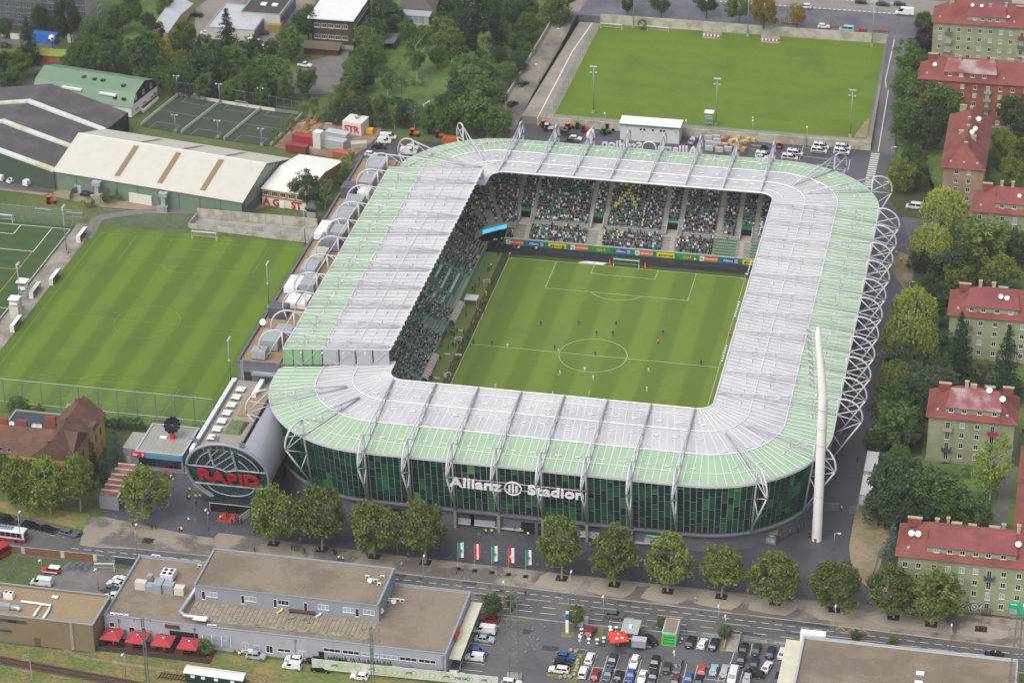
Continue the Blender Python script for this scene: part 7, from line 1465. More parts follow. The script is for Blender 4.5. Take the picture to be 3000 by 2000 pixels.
vi=thing('villa','garden villa with glazed wooden veranda at the top','house',(-101,214,0));walls(M(),-106.4,-95.2,215.5,226,0,7.5).build('wall',mat('cream render','b3ab98',rough=.9),vi);m=M();hip(m,-106.4,-95.2,215.5,226,7.5,11);m.build('roof',mat('dark slate','4f4846',rough=.8),vi)
M()._add([(-106.6,212,6.2),(-95,212,6.2),(-95,215.6,7.4),(-106.6,215.6,7.4)],[(0,1,2,3)]).build('veranda_roof',ridged_mat('zinc roof','8a9094',.8,0,.15,rough=.5),vi);walls(M(),-106,-95.4,212.3,215.5,3.4,6.1).build('veranda',GLASS2,vi);M().box(-106.2,-95.2,212,215.5,0,3.4).build('base',mat('villa base','a39c8c'),vi)
for k in range(6): M().box(-106.05+k*2.1,-105.9+k*2.1,212.15,212.3,3.4,6.2).build('veranda_post',WOOD,vi)
gs=thing('garden_shed','small open garden shed with grey roof among the trees','shed',W('b',930,310));M()._add([(-2,-4.5,2.2),(2,-4.5,2.6),(2,4.5,2.6),(-2,4.5,2.2),(-2,-4.5,2.1),(2,-4.5,2.5),(2,4.5,2.5),(-2,4.5,2.1)],[(0,1,2,3),(7,6,5,4),(0,4,5,1),(1,5,6,2)]).lb('roof',mat('felt roof','5a6064',rough=.8),gs);M().box(-1.9,-1.8,-4.3,4.3,0,2.1).box(1.8,1.9,-4.3,4.3,0,2.4).box(-1.9,1.9,4.2,4.3,0,2.2).lb('wall',WOOD,gs)
po=thing('swimming_pool','round blue garden pool with white rim','pool',W('b',1600,340));M().cyl(0,0,0,1.1,2.7,2.7,24).lb('pool_wall',WHITE,po);M().cyl(0,0,1.1,1.13,2.5,2.5,24).lb('water',mat('pool water','5aa3bf',rough=.1),po)
# ---- white office containers behind the stadium
oc=thing('office_containers','two-storey white office containers with green edges behind the stadium','container',(-7.5,140,0));CW_=mat('container white','c2c3c4',rough=.5,var=.04)
for k in range(8):
    for lv in (0,1): x=-16.7+k*2.33;M().box(x,x+2.3,138.6,144.2,lv*2.75+.05,lv*2.75+2.75).build('container',CW_,oc)
M().box(-17.1,2.3,138.2,144.5,5.55,5.75).build('roof',mat('container roof','d2d3d0',rough=.5,var=.03),oc);M().box(-17.2,2.4,138.05,138.2,5.4,5.75).box(-17.2,-17.1,138.2,144.5,5.4,5.75).box(2.3,2.4,138.2,144.5,5.4,5.75).build('roof_edge',GREEN,oc)
for x in (-10.2,-9.1,-6.4,-3.9,-2.9,1.0): window(oc,x,138.6,3.6,.8,1.0,'S',0)
for x in (-12,-5): M().tube([(x,138.3,5.76),(x,144.3,5.76)],.05,4).build('roof_seam',LGREY,oc)
def cont(t_,x,y,sx,sy,sz,c_,label,rz=0,z=0,name='container',cat='container'):
    q=thing(name,label,cat,W(t_,x,y,z),rz);mt=mat('box '+c_,c_,rough=.55,var=.08);M().box(-sx/2,sx/2,-sy/2,sy/2,.05,sz).lb('box',mt,q)
    m = M()
    for k in range(int(sx/.4)): m.box(-sx/2+.2+k*.4,-sx/2+.3+k*.4,-sy/2-.04,-sy/2,.1,sz-.1)
    m.lb('ribs',mt,q);M().box(-sx/2-.05,sx/2+.05,-sy/2-.06,-sy/2+.1,sz-.02,sz+.1).box(-sx/2-.05,sx/2+.05,sy/2-.1,sy/2+.05,sz-.02,sz+.1).lb('roof_rail',mt,q);return q
cont('a',980,1385,7.5,3,3.0,'c8c9c2','white office container with dark green edges beside the cream hall',RD(-9));cont('b',285,1045,7,2.6,2.7,'7c3236','dark red container lying nearest the office on the building site',RD(-12));cont('b',330,980,7,2.6,2.7,'943438','bright red container in the container row on the building site',RD(-12));cont('b',430,1010,2.6,2.6,5.4,'c9c8c2','tall white container tower on the building site',RD(-12));cont('b',540,1010,7.5,3.0,2.8,'9fa2a4','grey container with cable reels on the building site',RD(-12));cont('b',560,960,7.5,3.0,2.8,'a9abac','second grey container of the building site',RD(-12));cont('b',240,1030,3,2.4,2.2,'6f7882','small blue grey container on the building site',RD(-12))
q=cont('b',685,900,6.5,6,4.2,'c9c5bd','white site cabin with big red letters on the building site',RD(-10));me=text_mesh('letter','STR',3.0,.02,.1,RED);o=place('letter',me,q,(0,-3.1,1.9),0,False);o.rotation_euler=(math.pi/2,0,0)
cont('b',600,1075,6,2.6,1.7,'9c5a38','orange open skip before the bright white roof',RD(-10),name='skip',cat='skip');cont('b',705,1005,5,2.6,1.4,'a5a49c','pale grey open skip on the building site',RD(20),name='skip',cat='skip');cont('b',1340,980,5.5,2.6,1.9,'9c5a36','orange skip behind the far left stadium corner',0,name='skip',cat='skip');cont('b',780,910,2.2,1.6,1.4,'c8a52e','yellow tool box on the building site',0,name='tool_box',cat='box');cont('b',1165,905,1.6,1.4,1.8,'2a8a4a','green tool locker behind the far left corner',0,name='tool_box',cat='box')
for k,(x,y) in enumerate(((1035,590),(1000,795))): cont('l',x,y,3.0,9.5,2.9,'bfc1c4','long white container beside the right side path, %s one' % ('upper' if k ==0 else 'lower'),0)
cont('a',310,285,9,3.4,3.0,'2f62a8','blue container at the lane in the upper left',RD(-8));cont('a',490,290,1.8,1.8,3.2,'c9c9c4','white site toilet cabin in the upper left',0,name='toilet_cabin',cat='cabin');cont('a',105,270,3.2,.4,1.9,'bcbcb8','white notice board at the upper left lane',0,name='notice_board',cat='board');cont('a',30,250,1.4,1.4,1.8,'b8ad90','cream garbage hut at the upper left edge',0,name='hut',cat='hut');cont('a',690,1375,2.4,2.0,1.9,'a8a69c','concrete box beside the pale green hall',0,name='concrete_box',cat='box')
cont('b',140,210,4.5,5,2.8,'8a7a4e','ochre plank shed beside the workshop yard',0,name='shed',cat='shed')
gs2=thing('kiosk','small flat hut with mossy green roof and red sign at the upper left lane','kiosk',W('a',375,410));M().box(-5,5,-2.6,2.6,0,2.4).lb('wall',mat('pink wall','93584c',rough=.9),gs2);M().box(-5.4,5.4,-3,3,2.4,2.6).lb('roof',mat('moss roof','7d8a3e',rough=.95,var=.2),gs2);M().box(-5,-1.5,-2.75,-2.62,.4,1.6).lb('sign',RED,gs2)
bl=thing('ball_sculpture','giant white football on a post above the mossy hut','sculpture',W('a',362,330));M().ball((0,0,3.6),1.2,1.2,1.2,12,8).lb('ball',WHITE,bl,True);M().cyl(0,0,0,2.4,.2,.2,8).lb('post',DGREY,bl);M().ball((.4,-1.0,3.8),.4,.25,.4,6,4).ball((-.45,-1.0,3.3),.4,.25,.4,6,4).lb('patch',BLACK,bl)
# gate kiosk near right corner
kk=thing('ticket_kiosk','grey ticket kiosk with green sign at the near right stadium corner','kiosk',W('k',2190,1180));M().box(-2.4,2.4,-1.6,1.6,0,3.0).lb('wall',GREY,kk);M().box(-2.8,2.8,-2.0,2.0,3.0,3.3).lb('roof',mat('kiosk roof','6f644e',rough=.9,var=.2),kk);M().box(-2.3,2.3,-1.75,-1.62,2.0,2.8).lb('sign',GREEN,kk);M().box(-2.0,-.9,-1.78,-1.75,2.4,2.6).box(.9,2.0,-1.78,-1.75,2.4,2.6).lb('lettering',WHITE,kk)
for k in range(4): M().box(-2.1+k*1.1,-1.2+k*1.1,-1.72,-1.6,.5,1.8).lb('window',GLASS2,kk)
for k in range(9):
    p=W('l',270+k*28,1075-k*10);q=thing('queue_barrier','steel queue barrier at the near right stadium entrance','barrier',p,RD(-58),'queue barriers');M().tube([(-2.2,0,0),(-2.2,0,1.0),(2.2,0,1.0),(2.2,0,0)],.04,5).tube([(-2.2,0,.5),(2.2,0,.5)],.03,4).lb('rail',GALV,q)
for (a_,b_),lb in (((('l',635,925),('l',752,930)),'left'),((('l',850,955),('l',985,950)),'right')): fence([W(*a_),W(*b_)],2.2,'grey bar gate across the right side path, %s wing' % lb,1.2,(.1,.3,.5,.7,.9,1),False,name='bar_gate',cat='gate')
fence([W('h',975,290),W('h',1085,260),W('h',1105,110)],2.0,'steel fence around the small dry plot right of the stadium',2.4,(.5,1),True);fence([W('d',935,290),W('d',1030,292)],3.0,'grey steel gate at the far right corner of the practice pitch',1.6,(.4,.7,1),True);fence([W('h',860,900),W('h',925,895)],1.6,'short steel barrier across the right side path',1.2,(.3,.6,1),False)
fence([(76.4,-66),(76.6,-30),(76.8,16)],1.6,'low fence along the right side path below the trees',3,(.5,1),True)
fence([W('p',1050,460),W('p',1105,240)],1.8,'grey plank fence beside the dry ground at the lower right',1.5,(.3,.6,1),True)
# ------------------------------------------------------------------ vehicles
PAINT = {}
def paint(c_):
    if c_ not in PAINT: PAINT[c_]=mat('car paint '+c_,c_,rough=.3,var=0,spec=.5)
    return PAINT[c_]
HEADL=mat('headlight','b9bec2',rough=.15,var=0);TAILL=mat('taillight','7a1216',rough=.3,var=0);RIM=mat('wheel rim','8d9094',rough=.35,metal=.5,var=0);PLATE=mat('number plate','c9c9c4',var=0)
# type: length,width,roof height,sill,bonnet z,belt z,windscreen base x,roof front x,roof rear x,rear base x (as fractions of the length from the nose)
CT=dict(hatch=(4.1,1.75,1.47,.22,.86,.95,.30,.45,.86,.97),sedan=(4.6,1.8,1.44,.22,.84,.93,.29,.43,.72,.88),wagon=(4.7,1.82,1.48,.22,.86,.95,.28,.42,.88,.98),suv=(4.5,1.86,1.68,.28,1.0,1.08,.27,.4,.88,.97),
          van=(5.2,1.95,2.05,.3,1.05,1.15,.12,.3,.97,.995),bigvan=(6.4,2.05,2.65,.32,1.15,1.3,.12,.27,.98,.995),smallvan=(4.3,1.8,1.84,.26,1.0,1.08,.22,.36,.97,.99),minibus=(5.0,1.95,2.0,.28,1.05,1.12,.13,.3,.96,.99),pickup=(5.0,1.85,1.75,.35,1.05,1.15,.28,.4,.58,.64))
CM_ = {}
def car_meshes(k):
    L,w,H,s,bz,wz,a,b,c,d=CT[k];X=lambda f_: L/2-f_*L;hw=w/2
    body=M();st=[(0.0,s+.12,bz-.28,.84),(.03,s,bz-.12,.92),(.12,s,bz-.02,.98),(a,s,wz-.02,1.0),(.5,s,wz,1.0),(d,s,wz,1.0),(.985,s,wz-.06,.96),(1.0,s+.12,wz-.25,.9)]
    rings = []
    for f_, z0, z1, ww in st:
        x=X(f_);y=hw*ww;rings.append([(x,-y*.94,z0),(x,-y,z0+.18),(x,-y,(z0+z1)/2),(x,-y*.95,z1),(x,0,z1+.03),(x,y*.95,z1),(x,y,(z0+z1)/2),(x,y,z0+.18),(x,y*.94,z0)])
    n = 9
    body.v = [v for r in rings for v in r]
    for i in range(len(rings)-1):
        for j in range(n-1): body.f.append((i*n+j,i*n+j+1,(i+1)*n+j+1,(i+1)*n+j));body.mi.append(0)
    body.f.append(tuple(range(n))[::-1]);body.mi.append(0);body.f.append(tuple((len(rings)-1)*n+j for j in range(n)));body.mi.append(0)
    bw,rw=hw*.93,hw*(.74 if k not in ('van','bigvan','minibus','smallvan') else .86)
    xa, xb, xc, xd = X(a), X(b), X(c), X(d)
    P=dict(A=(xa,-bw,wz-.02),B=(xa,bw,wz-.02),C=(xd,bw,wz-.02),D=(xd,-bw,wz-.02),E=(xb,-rw,H-.04),F=(xb,rw,H-.04),G=(xc,rw,H-.04),H_=(xc,-rw,H-.04));V={q: Vector(v) for q,v in P.items()}
    mid=[(xb+(xc-xb)*.5,-rw*.8,H),(xb+(xc-xb)*.5,rw*.8,H)]
    body._add([P[q] for q in ('A','B','C','D','E','F','G','H_')],[(0,1,5,4),(2,3,7,6),(1,2,6,5),(3,0,4,7),(4,5,6,7)])
    body._add([(xb-.15,-rw*.85,H-.04),(xb-.15,rw*.85,H-.04),(xc+.12,rw*.85,H-.04),(xc+.12,-rw*.85,H-.04),(xb-.45,-rw*.7,H),(xb-.45,rw*.7,H),(xc+.35,rw*.7,H),(xc+.35,-rw*.7,H)],[(0,1,5,4),(1,2,6,5),(2,3,7,6),(3,0,4,7),(4,5,6,7)])
    def inset(q,i=.08,top=.08,off=.012,u0=0,u1=1):
        a_,b_,c_,d_=[V[x] for x in q];nrm=(b_-a_).cross(d_-a_).normalized()*off;pt=lambda u,v: a_.lerp(b_,u).lerp(d_.lerp(c_,u),v)+nrm
        return [pt(u0+i*(u1-u0),.1),pt(u1-i*(u1-u0),.1),pt(u1-i*(u1-u0),1-top),pt(u0+i*(u1-u0),1-top)]
    parts=[('body',body.mesh('body',paint('8a8a8a'),False))]
    parts.append(('windscreen',M().face(inset(('A','B','F','E'),.06)).mesh('windscreen',CGLASS)))
    if k not in ('van','bigvan','pickup'): parts.append(('rear_window',M().face(inset(('C','D','H_','G'),.1,.15)).mesh('rear_window',CGLASS)))
    seg=((0,.3),) if k in ('van','bigvan') else ((0,.34),(.34,.64)) if k =='smallvan' else ((0,.5),(.5,.94))
    if k == 'smallvan': seg = ((0,.34),)
    for nm,q,rev in (('side_window',('B','C','G','F'),0),('side_window',('D','A','E','H_'),1)):
        for u0,u1 in seg: parts.append((nm,M().face(inset(q,.05,.12,.012,*((u0,u1) if not rev else (1-u1,1-u0)))).mesh(nm,CGLASS)))
    wr=.32 if k not in ('suv','van','bigvan','pickup') else .37;wm_=M();wv=[(wr*math.cos(2*math.pi*j/12),y,wr*math.sin(2*math.pi*j/12)) for y in (-.11,.11) for j in range(12)]
    wm_._add(wv,[tuple(range(11,-1,-1)),tuple(range(12,24))]+[(j,(j+1)%12,12+(j+1)%12,12+j) for j in range(12)][::-1]);wme=wm_.mesh('wheel',RUBBER);rm_=M()
    for y in (-.12,.12): rm_.face([(wr*.62*math.cos(2*math.pi*j/10),y,wr*.62*math.sin(2*math.pi*j/10)) for j in range(10)])
    rme = rm_.mesh('rim', RIM)
    ld=M().box(X(.0)-.16,X(.0)-.01,.0-.2,.2,bz-.34,bz-.2);lme=M().box(-.14,.04,-.18,.18,-.08,.08).mesh('headlight',HEADL);tme=M().box(-.03,.06,-.1,.1,-.14,.14).mesh('taillight',TAILL);pme=M().box(-.02,.02,-.26,.26,-.06,.06).mesh('number_plate',PLATE)
    placed=[('wheel',wme,(X(.19),sy*(hw-.1),wr)) for sy in (-1,1)]+[('wheel',wme,(X(.8),sy*(hw-.1),wr)) for sy in (-1,1)]+[('headlight',lme,(X(.02),sy*hw*.66,bz-.24)) for sy in (-1,1)]+[('taillight',tme,(X(.997),sy*hw*.76,wz-.22)) for sy in (-1,1)]+[('number_plate',pme,(X(1.0)-.01,0,s+.4)),('number_plate',pme,(X(0)+.01,0,s+.2))]
    if k =='pickup': parts.append(('cargo_bed',M().box(X(.97),X(.66),-hw*.8,hw*.8,wz-.02,wz+.02).mesh('cargo_bed',DGREY)))
    return parts, placed, rme
CNAME = {}
def car(p,k,c_,rz,label,group=None,name=None):
    if k not in CM_: CM_[k] = car_meshes(k)
    parts, placed, rme = CM_[k]
    t=thing(name or {'van':'parked_van','bigvan':'parked_van','smallvan':'parked_van','minibus':'parked_minibus','pickup':'pickup_truck'}.get(k,'parked_car'),label,{'van':'van','bigvan':'van','smallvan':'van','minibus':'van','pickup':'pickup'}.get(k,'car'),p,RD(rz),group)
    for nm, me in parts:
        o=bpy.data.objects.new(nm,me);COL.objects.link(o);o.parent=t
        if nm =='body': o.material_slots[0].link='OBJECT';o.material_slots[0].material=paint(c_)
    for nm, me, l in placed:
        o=bpy.data.objects.new(nm,me);COL.objects.link(o);o.parent=t;o.location=l
        if nm =='wheel': q=bpy.data.objects.new('rim',rme);COL.objects.link(q);q.parent=o
    return t
KN=dict(hatch='hatchback',sedan='saloon car',wagon='estate car',suv='off-road car',van='van',bigvan='long high van',smallvan='small van',minibus='minibus',pickup='pickup')
CO=dict(w='c9c9c8',k='14161a',g='55585d',s='9a9ea3',n='1b2338',b='2a4a86',r='7d1a22',o='a83a24',l='8fa3b3',t='4a3a2c',d='2a2d33',e='22382f',u='3f4d62')
CNM=dict(w='white',k='black',g='grey',s='silver',n='navy blue',b='blue',r='red',o='orange red',l='pale blue',t='brown',d='dark grey',e='dark green',u='blue grey')
def cars(t_, lst, where, group, zz_=0.0):
    for x,y,k,c_,rz in lst: p=W(t_,x,y,zz_+.5);car((p.x,p.y,zz_),k,CO[c_],rz,'%s %s %s' % (CNM[c_],KN[k],where),group)
G1 = 'cars in the lower right parking lot'
cars('o',((670,1145,'suv','w',88),(865,1162,'suv','d',268),(1055,1172,'wagon','w',268),(1230,1182,'suv','k',268),(1430,1212,'wagon','g',268),(1335,1222,'sedan','d',92)),'in the upper row of the parking lot',G1,-.05)
cars('o',((617,1262,'smallvan','w',88),(720,1283,'hatch','r',88),(826,1283,'hatch','u',268),(920,1290,'hatch','k',88),(1020,1292,'hatch','b',268),(1123,1298,'sedan','w',268),(1215,1305,'suv','d',268),(1410,1325,'hatch','t',88),(1520,1325,'hatch','b',268),(1610,1333,'sedan','k',88),(1310,1390,'hatch','g',88)),'in the lowest row of the parking lot',G1,-.05)
cars('o',((1640,1242,'hatch','o',88),(1740,1238,'hatch','l',88),(1832,1247,'wagon','s',88),(1970,1160,'sedan','d',268),(2088,1182,'sedan','n',88),(2195,1215,'sedan','w',78),(1902,1295,'van','w',268),(2085,1272,'wagon','k',172),(2022,1325,'hatch','s',268),(2298,1315,'suv','k',88)),'right of the middle of the parking lot',G1,-.05)
cars('o',((465,1125,'hatch','b',0),(440,1178,'hatch','k',0),(405,1238,'wagon','w',180)),'parked beside the stone-edged lawn island',G1,-.05)
cars('o',((1540,1000,'suv','k',84),(1642,1013,'hatch','w',84),(1742,1018,'wagon','n',84)),'parked right of the green graffiti box',G1,-.05)
cars('o',((1997,1055,'sedan','k',86),(2105,1065,'sedan','e',86),(2228,1090,'suv','n',86),(2330,1095,'sedan','w',86)),'at the railing beside the gravel-roofed building',G1,-.05)
cars('o',((678,915,'hatch','r',80),),'parked between the standing tables',G1,-.05);cars('o',((1190,978,'wagon','k',130),),'parked behind the grey trailer',G1,-.05);cars('o',((885,772,'suv','g',0),),'driving on the main road',None,-.12)
cars('n',((2005,808,'suv','r',180),(1970,900,'van','w',180),(1970,975,'sedan','s',0),(1915,1085,'hatch','b',0),(1885,1135,'smallvan','w',180),(1725,1285,'hatch','w',0),(2200,1350,'wagon','w',0)),'beside the cream canopy','cars beside the canopy',-.05)
cars('n',((325,1148,'hatch','w',180),(310,1207,'smallvan','w',180),(510,1162,'suv','k',180),(770,1195,'wagon','k',0),(990,1212,'wagon','k',0),(1240,1240,'wagon','s',0),(1490,1265,'sedan','k',0),(890,1295,'hatch','w',180),(560,1230,'suv','k',0)),'below the graffiti wall','cars below the graffiti wall',-.05)
cars('m',((360,490,'van','w',180),(1040,462,'hatch','w',160),(1000,500,'sedan','w',170),(955,548,'pickup','g',180),(965,605,'hatch','w',200)),'in the back yard of the grey building','cars in the back yard',-.05)
cars('m',((2205,1122,'suv','s',0),),'parked on the grass beside the colourful bins',None,-.05)
fp=car((*XY(W('m',440,400,-.05)),-.05),'suv','a8222a',180,'red and white emergency off-road car in the back yard');M().box(-2.2,.3,-.78,.78,1.62,1.74).lb('white_roof',WHITE,fp);M().box(.35,.6,-.6,.6,1.68,1.82).lb('light_bar',BLUE,fp);M().box(-1.9,1.9,-.945,-.93,.55,.8).box(-1.9,1.9,.93,.945,.55,.8).lb('side_stripe',WHITE,fp)
cars('i',((40,1010,'minibus','k',-8),(265,1055,'wagon','k',-8),(410,1088,'sedan','k',-10),(590,1122,'wagon','g',-10)),'parked along the left verge','cars along the verge',-.11)
p=W('p',2095,1110,.4);tx=car((p.x,p.y,-.12),'sedan',CO['k'],178,'black taxi with yellow roof sign on the main road');M().box(-.3,-.1,-.3,.3,1.43,1.58).lb('taxi_sign',YEL,tx)
cars('a',((35,1215,'van','w',70),(90,1232,'sedan','w',65),(205,1250,'van','w',75)),'parked before the dark hall','cars before the dark hall',-.008)
cars('a',((598,1332,'hatch','n',0),),'under a cover behind the green net fence',None);cars('a',((1345,105,'wagon','k',170),(1418,228,'sedan','w',0),(1795,230,'wagon','d',20),(1690,262,'suv','k',20),(1738,282,'smallvan','w',20),(1805,328,'hatch','w',30)),'in the workshop yard','cars in the workshop yard')
cars('a',((35,315,'wagon','d',0),),'on the lane at the upper left edge',None)
cars('b',((195,48,'bigvan','w',70),(130,105,'hatch','k',70),(40,230,'hatch','k',20)),'behind the workshop','cars in the workshop yard')
fb=car((*XY(W('b',335,458)),0),'pickup',CO['w'],-10,'white flatbed truck with ladder in the warehouse yard')
cars('b',((905,942,'van','w',5),(880,970,'smallvan','w',0),(845,1008,'wagon','k',5),(790,1058,'hatch','w',0),(1070,1012,'hatch','w',0),(1045,1042,'van','w',0),(1050,1078,'wagon','d',0)),'behind the far left stadium corner','cars behind the stadium')
cars('b',((1835,575,'hatch','e',60),),'parked on the garden lane',None,1.6);cars('b',((1760,712,'hatch','k',60),),'parked on the garden lane',None,1.1)
cars('c',((370,915,'suv','d',0),(435,950,'hatch','w',0),(410,968,'sedan','d',0),(545,925,'van','w',80),(1240,965,'pickup','s',80),(1715,1080,'hatch','w',0)),'in the rear yard of the stadium','cars behind the stadium')
cars('d',((370,48,'suv','w',180),(1055,92,'bigvan','w',178),(755,16,'hatch','k',0),(905,30,'wagon','d',0),(500,182,'hatch','w',0),(655,205,'minibus','l',180),(755,215,'hatch','r',180),(1020,30,'hatch','k',0)),'on the upper street','cars on the upper street',4.93)
for x,y in ((480,1018),(465,1048),(630,1026),(620,1056),(300,1065),(265,1096),(85,1080)):
    pv=car((*XY(W('d',x,y)),0),'minibus',CO['w'],-4,'white police van with dark blue stripe in the rear yard','police vans');M().box(-2.2,2.2,-.995,-.98,.62,.9).box(-2.2,2.2,.98,.995,.62,.9).lb('blue_stripe',mat('police blue','1c2a5c'),pv);M().box(-2.0,2.0,-.998,-.98,.5,.6).box(-2.0,2.0,.98,.998,.5,.6).lb('red_stripe',RED,pv);M().box(.6,.9,-.6,.6,2.0,2.14).lb('light_bar',BLUE,pv);M().box(-1.2,-.8,-.3,.3,2.0,2.1).lb('roof_box',DGREY,pv)
cars('d',((1120,1418,'minibus','w',176),),'on the path beside the willow',None);cars('d',((1455,1475,'hatch','s',20),),'beside the weeping willow',None)
# low-floor bus
bus=thing('city_bus','white and red low-floor city bus on the main road at the left edge','bus',(-122.4,-115.6,-.12),RD(-2));BW_=paint('c9c9c8')
L0, L1 = -6.2, 5.8
M().box(L0,L1,-1.25,1.25,1.05,2.95).lb('upper_body',BW_,bus);M().box(L0,L1,-1.27,1.27,.3,1.05).lb('lower_body',mat('bus red','9c1a22',rough=.4),bus);M()._add([(L0,-1.2,2.95),(L1,-1.2,2.95),(L1,1.2,2.95),(L0,1.2,2.95),(L0+.2,-1.0,3.12),(L1-.3,-1.0,3.12),(L1-.3,1.0,3.12),(L0+.2,1.0,3.12)],[(0,1,5,4),(1,2,6,5),(2,3,7,6),(3,0,4,7),(4,5,6,7)]).lb('roof',BW_,bus)
M().box(-1,2.6,-.8,.8,3.12,3.38).lb('roof_unit',mat('bus grey','7e8388'),bus)
for k in range(5): M().cyl(-.7+k*.75,0,3.38,3.42,.25,.25,8).lb('vent',DGREY,bus)
for k in range(8):
    for sy in (-1,1): M().box(L0+.3+k*1.4,L0+1.6+k*1.4,sy*1.26-.01,sy*1.26+.01,1.45,2.7).lb('side_window',CGLASS,bus)
M().box(L1,L1+.02,-1.15,1.15,1.2,2.7).lb('windscreen',CGLASS,bus)
for x in (-4.3,3.6):
    for sy in (-1,1): M().add(M().cyl(0,0,-.14,.14,.48,.48,12),Matrix.Translation((x,sy*1.16,.48)) @ Matrix.Rotation(math.pi/2,4,'X')).lb('wheel',RUBBER,bus)
for sy in (-1,1): M().box(L1,L1+.03,sy*.9-.2,sy*.9+.2,.5,.75).lb('headlight',HEADL,bus)
b2=thing('city_bus','red bus just entering at the far left edge below the board fence','bus',(-121,-124.5,-.1),RD(60));M().box(-4,3.4,-1.2,1.2,.3,2.9).lb('body',MATS['bus red'],b2);M().box(3.4,3.42,-1.1,1.1,1.2,2.6).lb('windscreen',CGLASS,b2);M().box(-3.9,3.3,-1.22,-1.2,1.4,2.5).box(-3.9,3.3,1.2,1.22,1.4,2.5).lb('side_window',CGLASS,b2)
# railway carriage
A,B=W('m',1640,1330,.3),W('m',2090,1365,.3);ca_=math.atan2(rd2.y,rd2.x);cr=thing('railway_carriage','old dark green railway carriage with white curved roof at the bottom edge','carriage',(*XY(W('m',1860,1345,.9)),0),ca_);CG=mat('carriage green','16332e',rough=.4,var=.1)
M().box(-6.6,6.6,-1.4,1.4,1.0,3.3).lb('body',CG,cr);m=M();pr_=[(1.5*math.cos(RD(q)),3.3+.75*math.sin(RD(q))) for q in range(0,181,15)]
for (y0,z0),(y1,z1) in zip(pr_,pr_[1:]): m.face([(-6.9,y0,z0),(6.9,y0,z0),(6.9,y1,z1),(-6.9,y1,z1)])
m.face([(6.9,y,z) for y,z in pr_]).face([(-6.9,y,z) for y,z in pr_][::-1]);m.lb('roof',mat('carriage roof','c4c4be',rough=.5,var=.06),cr)
for x in (-4.8,-2.4,.6,4.4): M().box(x-.45,x+.45,-1.43,-1.4,2.3,3.0).lb('window',WHITE,cr)
for x in (-4.2,4.2):
    for sy in (-1,1): M().add(M().cyl(0,0,-.08,.08,.48,.48,12),Matrix.Translation((x,sy*.72,.72)) @ Matrix.Rotation(math.pi/2,4,'X')).lb('wheel',BLACK,cr)
M().box(-6.4,6.4,-1.1,1.1,.75,1.0).lb('underframe',BLACK,cr);o=place('lettering',text_mesh('lettering','ÖBB',.6,.01,.01,WHITE),cr,(2.4,-1.44,1.6),0,False);o.rotation_euler=(math.pi/2,0,0)
# tractors and machines in the rear yard
def tractor(p, c_, rz, label, cab=True):
    t=thing('tractor',label,'tractor',p,RD(rz),'machines in the rear yard');M().box(-.1,1.6,-.4,.4,.6,1.35).lb('bonnet',paint(c_),t);M().box(-1.2,0,-.6,.6,.6,1.1).lb('chassis',paint(c_),t)
    if cab: M().box(-1.1,-.1,-.55,.55,1.1,2.2).lb('cab',CGLASS,t);M().box(-1.2,0,-.65,.65,2.2,2.32).lb('cab_roof',paint(c_),t)
    for x, r_ in ((-.8,.62),(1.2,.42)):
        for sy in (-1,1): M().add(M().cyl(0,0,-.16,.16,r_,r_,12),Matrix.Translation((x,sy*.75,r_)) @ Matrix.Rotation(math.pi/2,4,'X')).lb('wheel',RUBBER,t)
for t_,x,y,c_,nm,rz in (('c',225,870,'c05a26','orange',30),('c',250,895,'b9bcc0','grey',10),('c',390,885,'c07a2a','amber',60),('c',460,880,'2f7a38','green',20),('c',505,905,'a8322c','red',0),('c',640,920,'2f7a38','green and yellow',40),('c',665,890,'a8222a','bright red',10),('b',1210,915,'2a6a3a','dark green',10),('b',1260,940,'b8622c','orange red',0),('b',1085,930,'c0602a','orange',0),('d',195,1015,'d2642a','orange lift',90),('d',90,1030,'3a4a5a','blue grey',80),('a',350,1390,'c4582a','small orange',20)): tractor(W(t_,x,y),c_,rz,nm+' tractor parked '+('before the cream hall' if t_ =='a' else 'behind the far stand'))
# stacked building material
srn = random.Random(2); 
for k,(x,y) in enumerate(((1345,960),(1350,995),(1400,955),(1405,980),(1400,1005),(1350,1030),(1420,1040),(1450,1010),(1480,1035))):
    t=thing('material_stack','stack of grey wrapped slabs in the rear yard','stack',W('c',x,y),srn.uniform(-.1,.1),'stacked slabs')
    for q in range(4): M().box(-1.2,1.2,-.5,.5,.05+q*.36,.05+q*.36+.28).lb('slab',LGREY if q % 2 else mat('pale slab','b5b7b4'),t)
for k,(x,y) in enumerate(((1445,970),(1475,960),(1500,985),(1530,975),(1555,960),(1585,985),(1560,1005),(1520,1010),(1460,935),(1525,935),(1590,950),(1620,970),(1660,970),(1550,1030),(1590,1040),(1430,1025),(1510,950))):
    t=thing('wooden_crate','tan wooden crate in the heap behind the far stand','crate',W('c',x,y),srn.uniform(0,1.5),'crates behind the stand');h_=srn.uniform(.8,1.8);mt=srn.choice((mat('crate wood','a07c4e',rough=.9,var=.2),mat('crate wood pale','b8996a',rough=.9,var=.2),mat('carton','8f6a3e',rough=.9,var=.15)))
    M().box(-.9,.9,-.7,.7,.15,h_).lb('box',mt,t);M().box(-.95,.95,-.75,-.6,0,.14).box(-.95,.95,.6,.75,0,.14).lb('skid',mt,t)
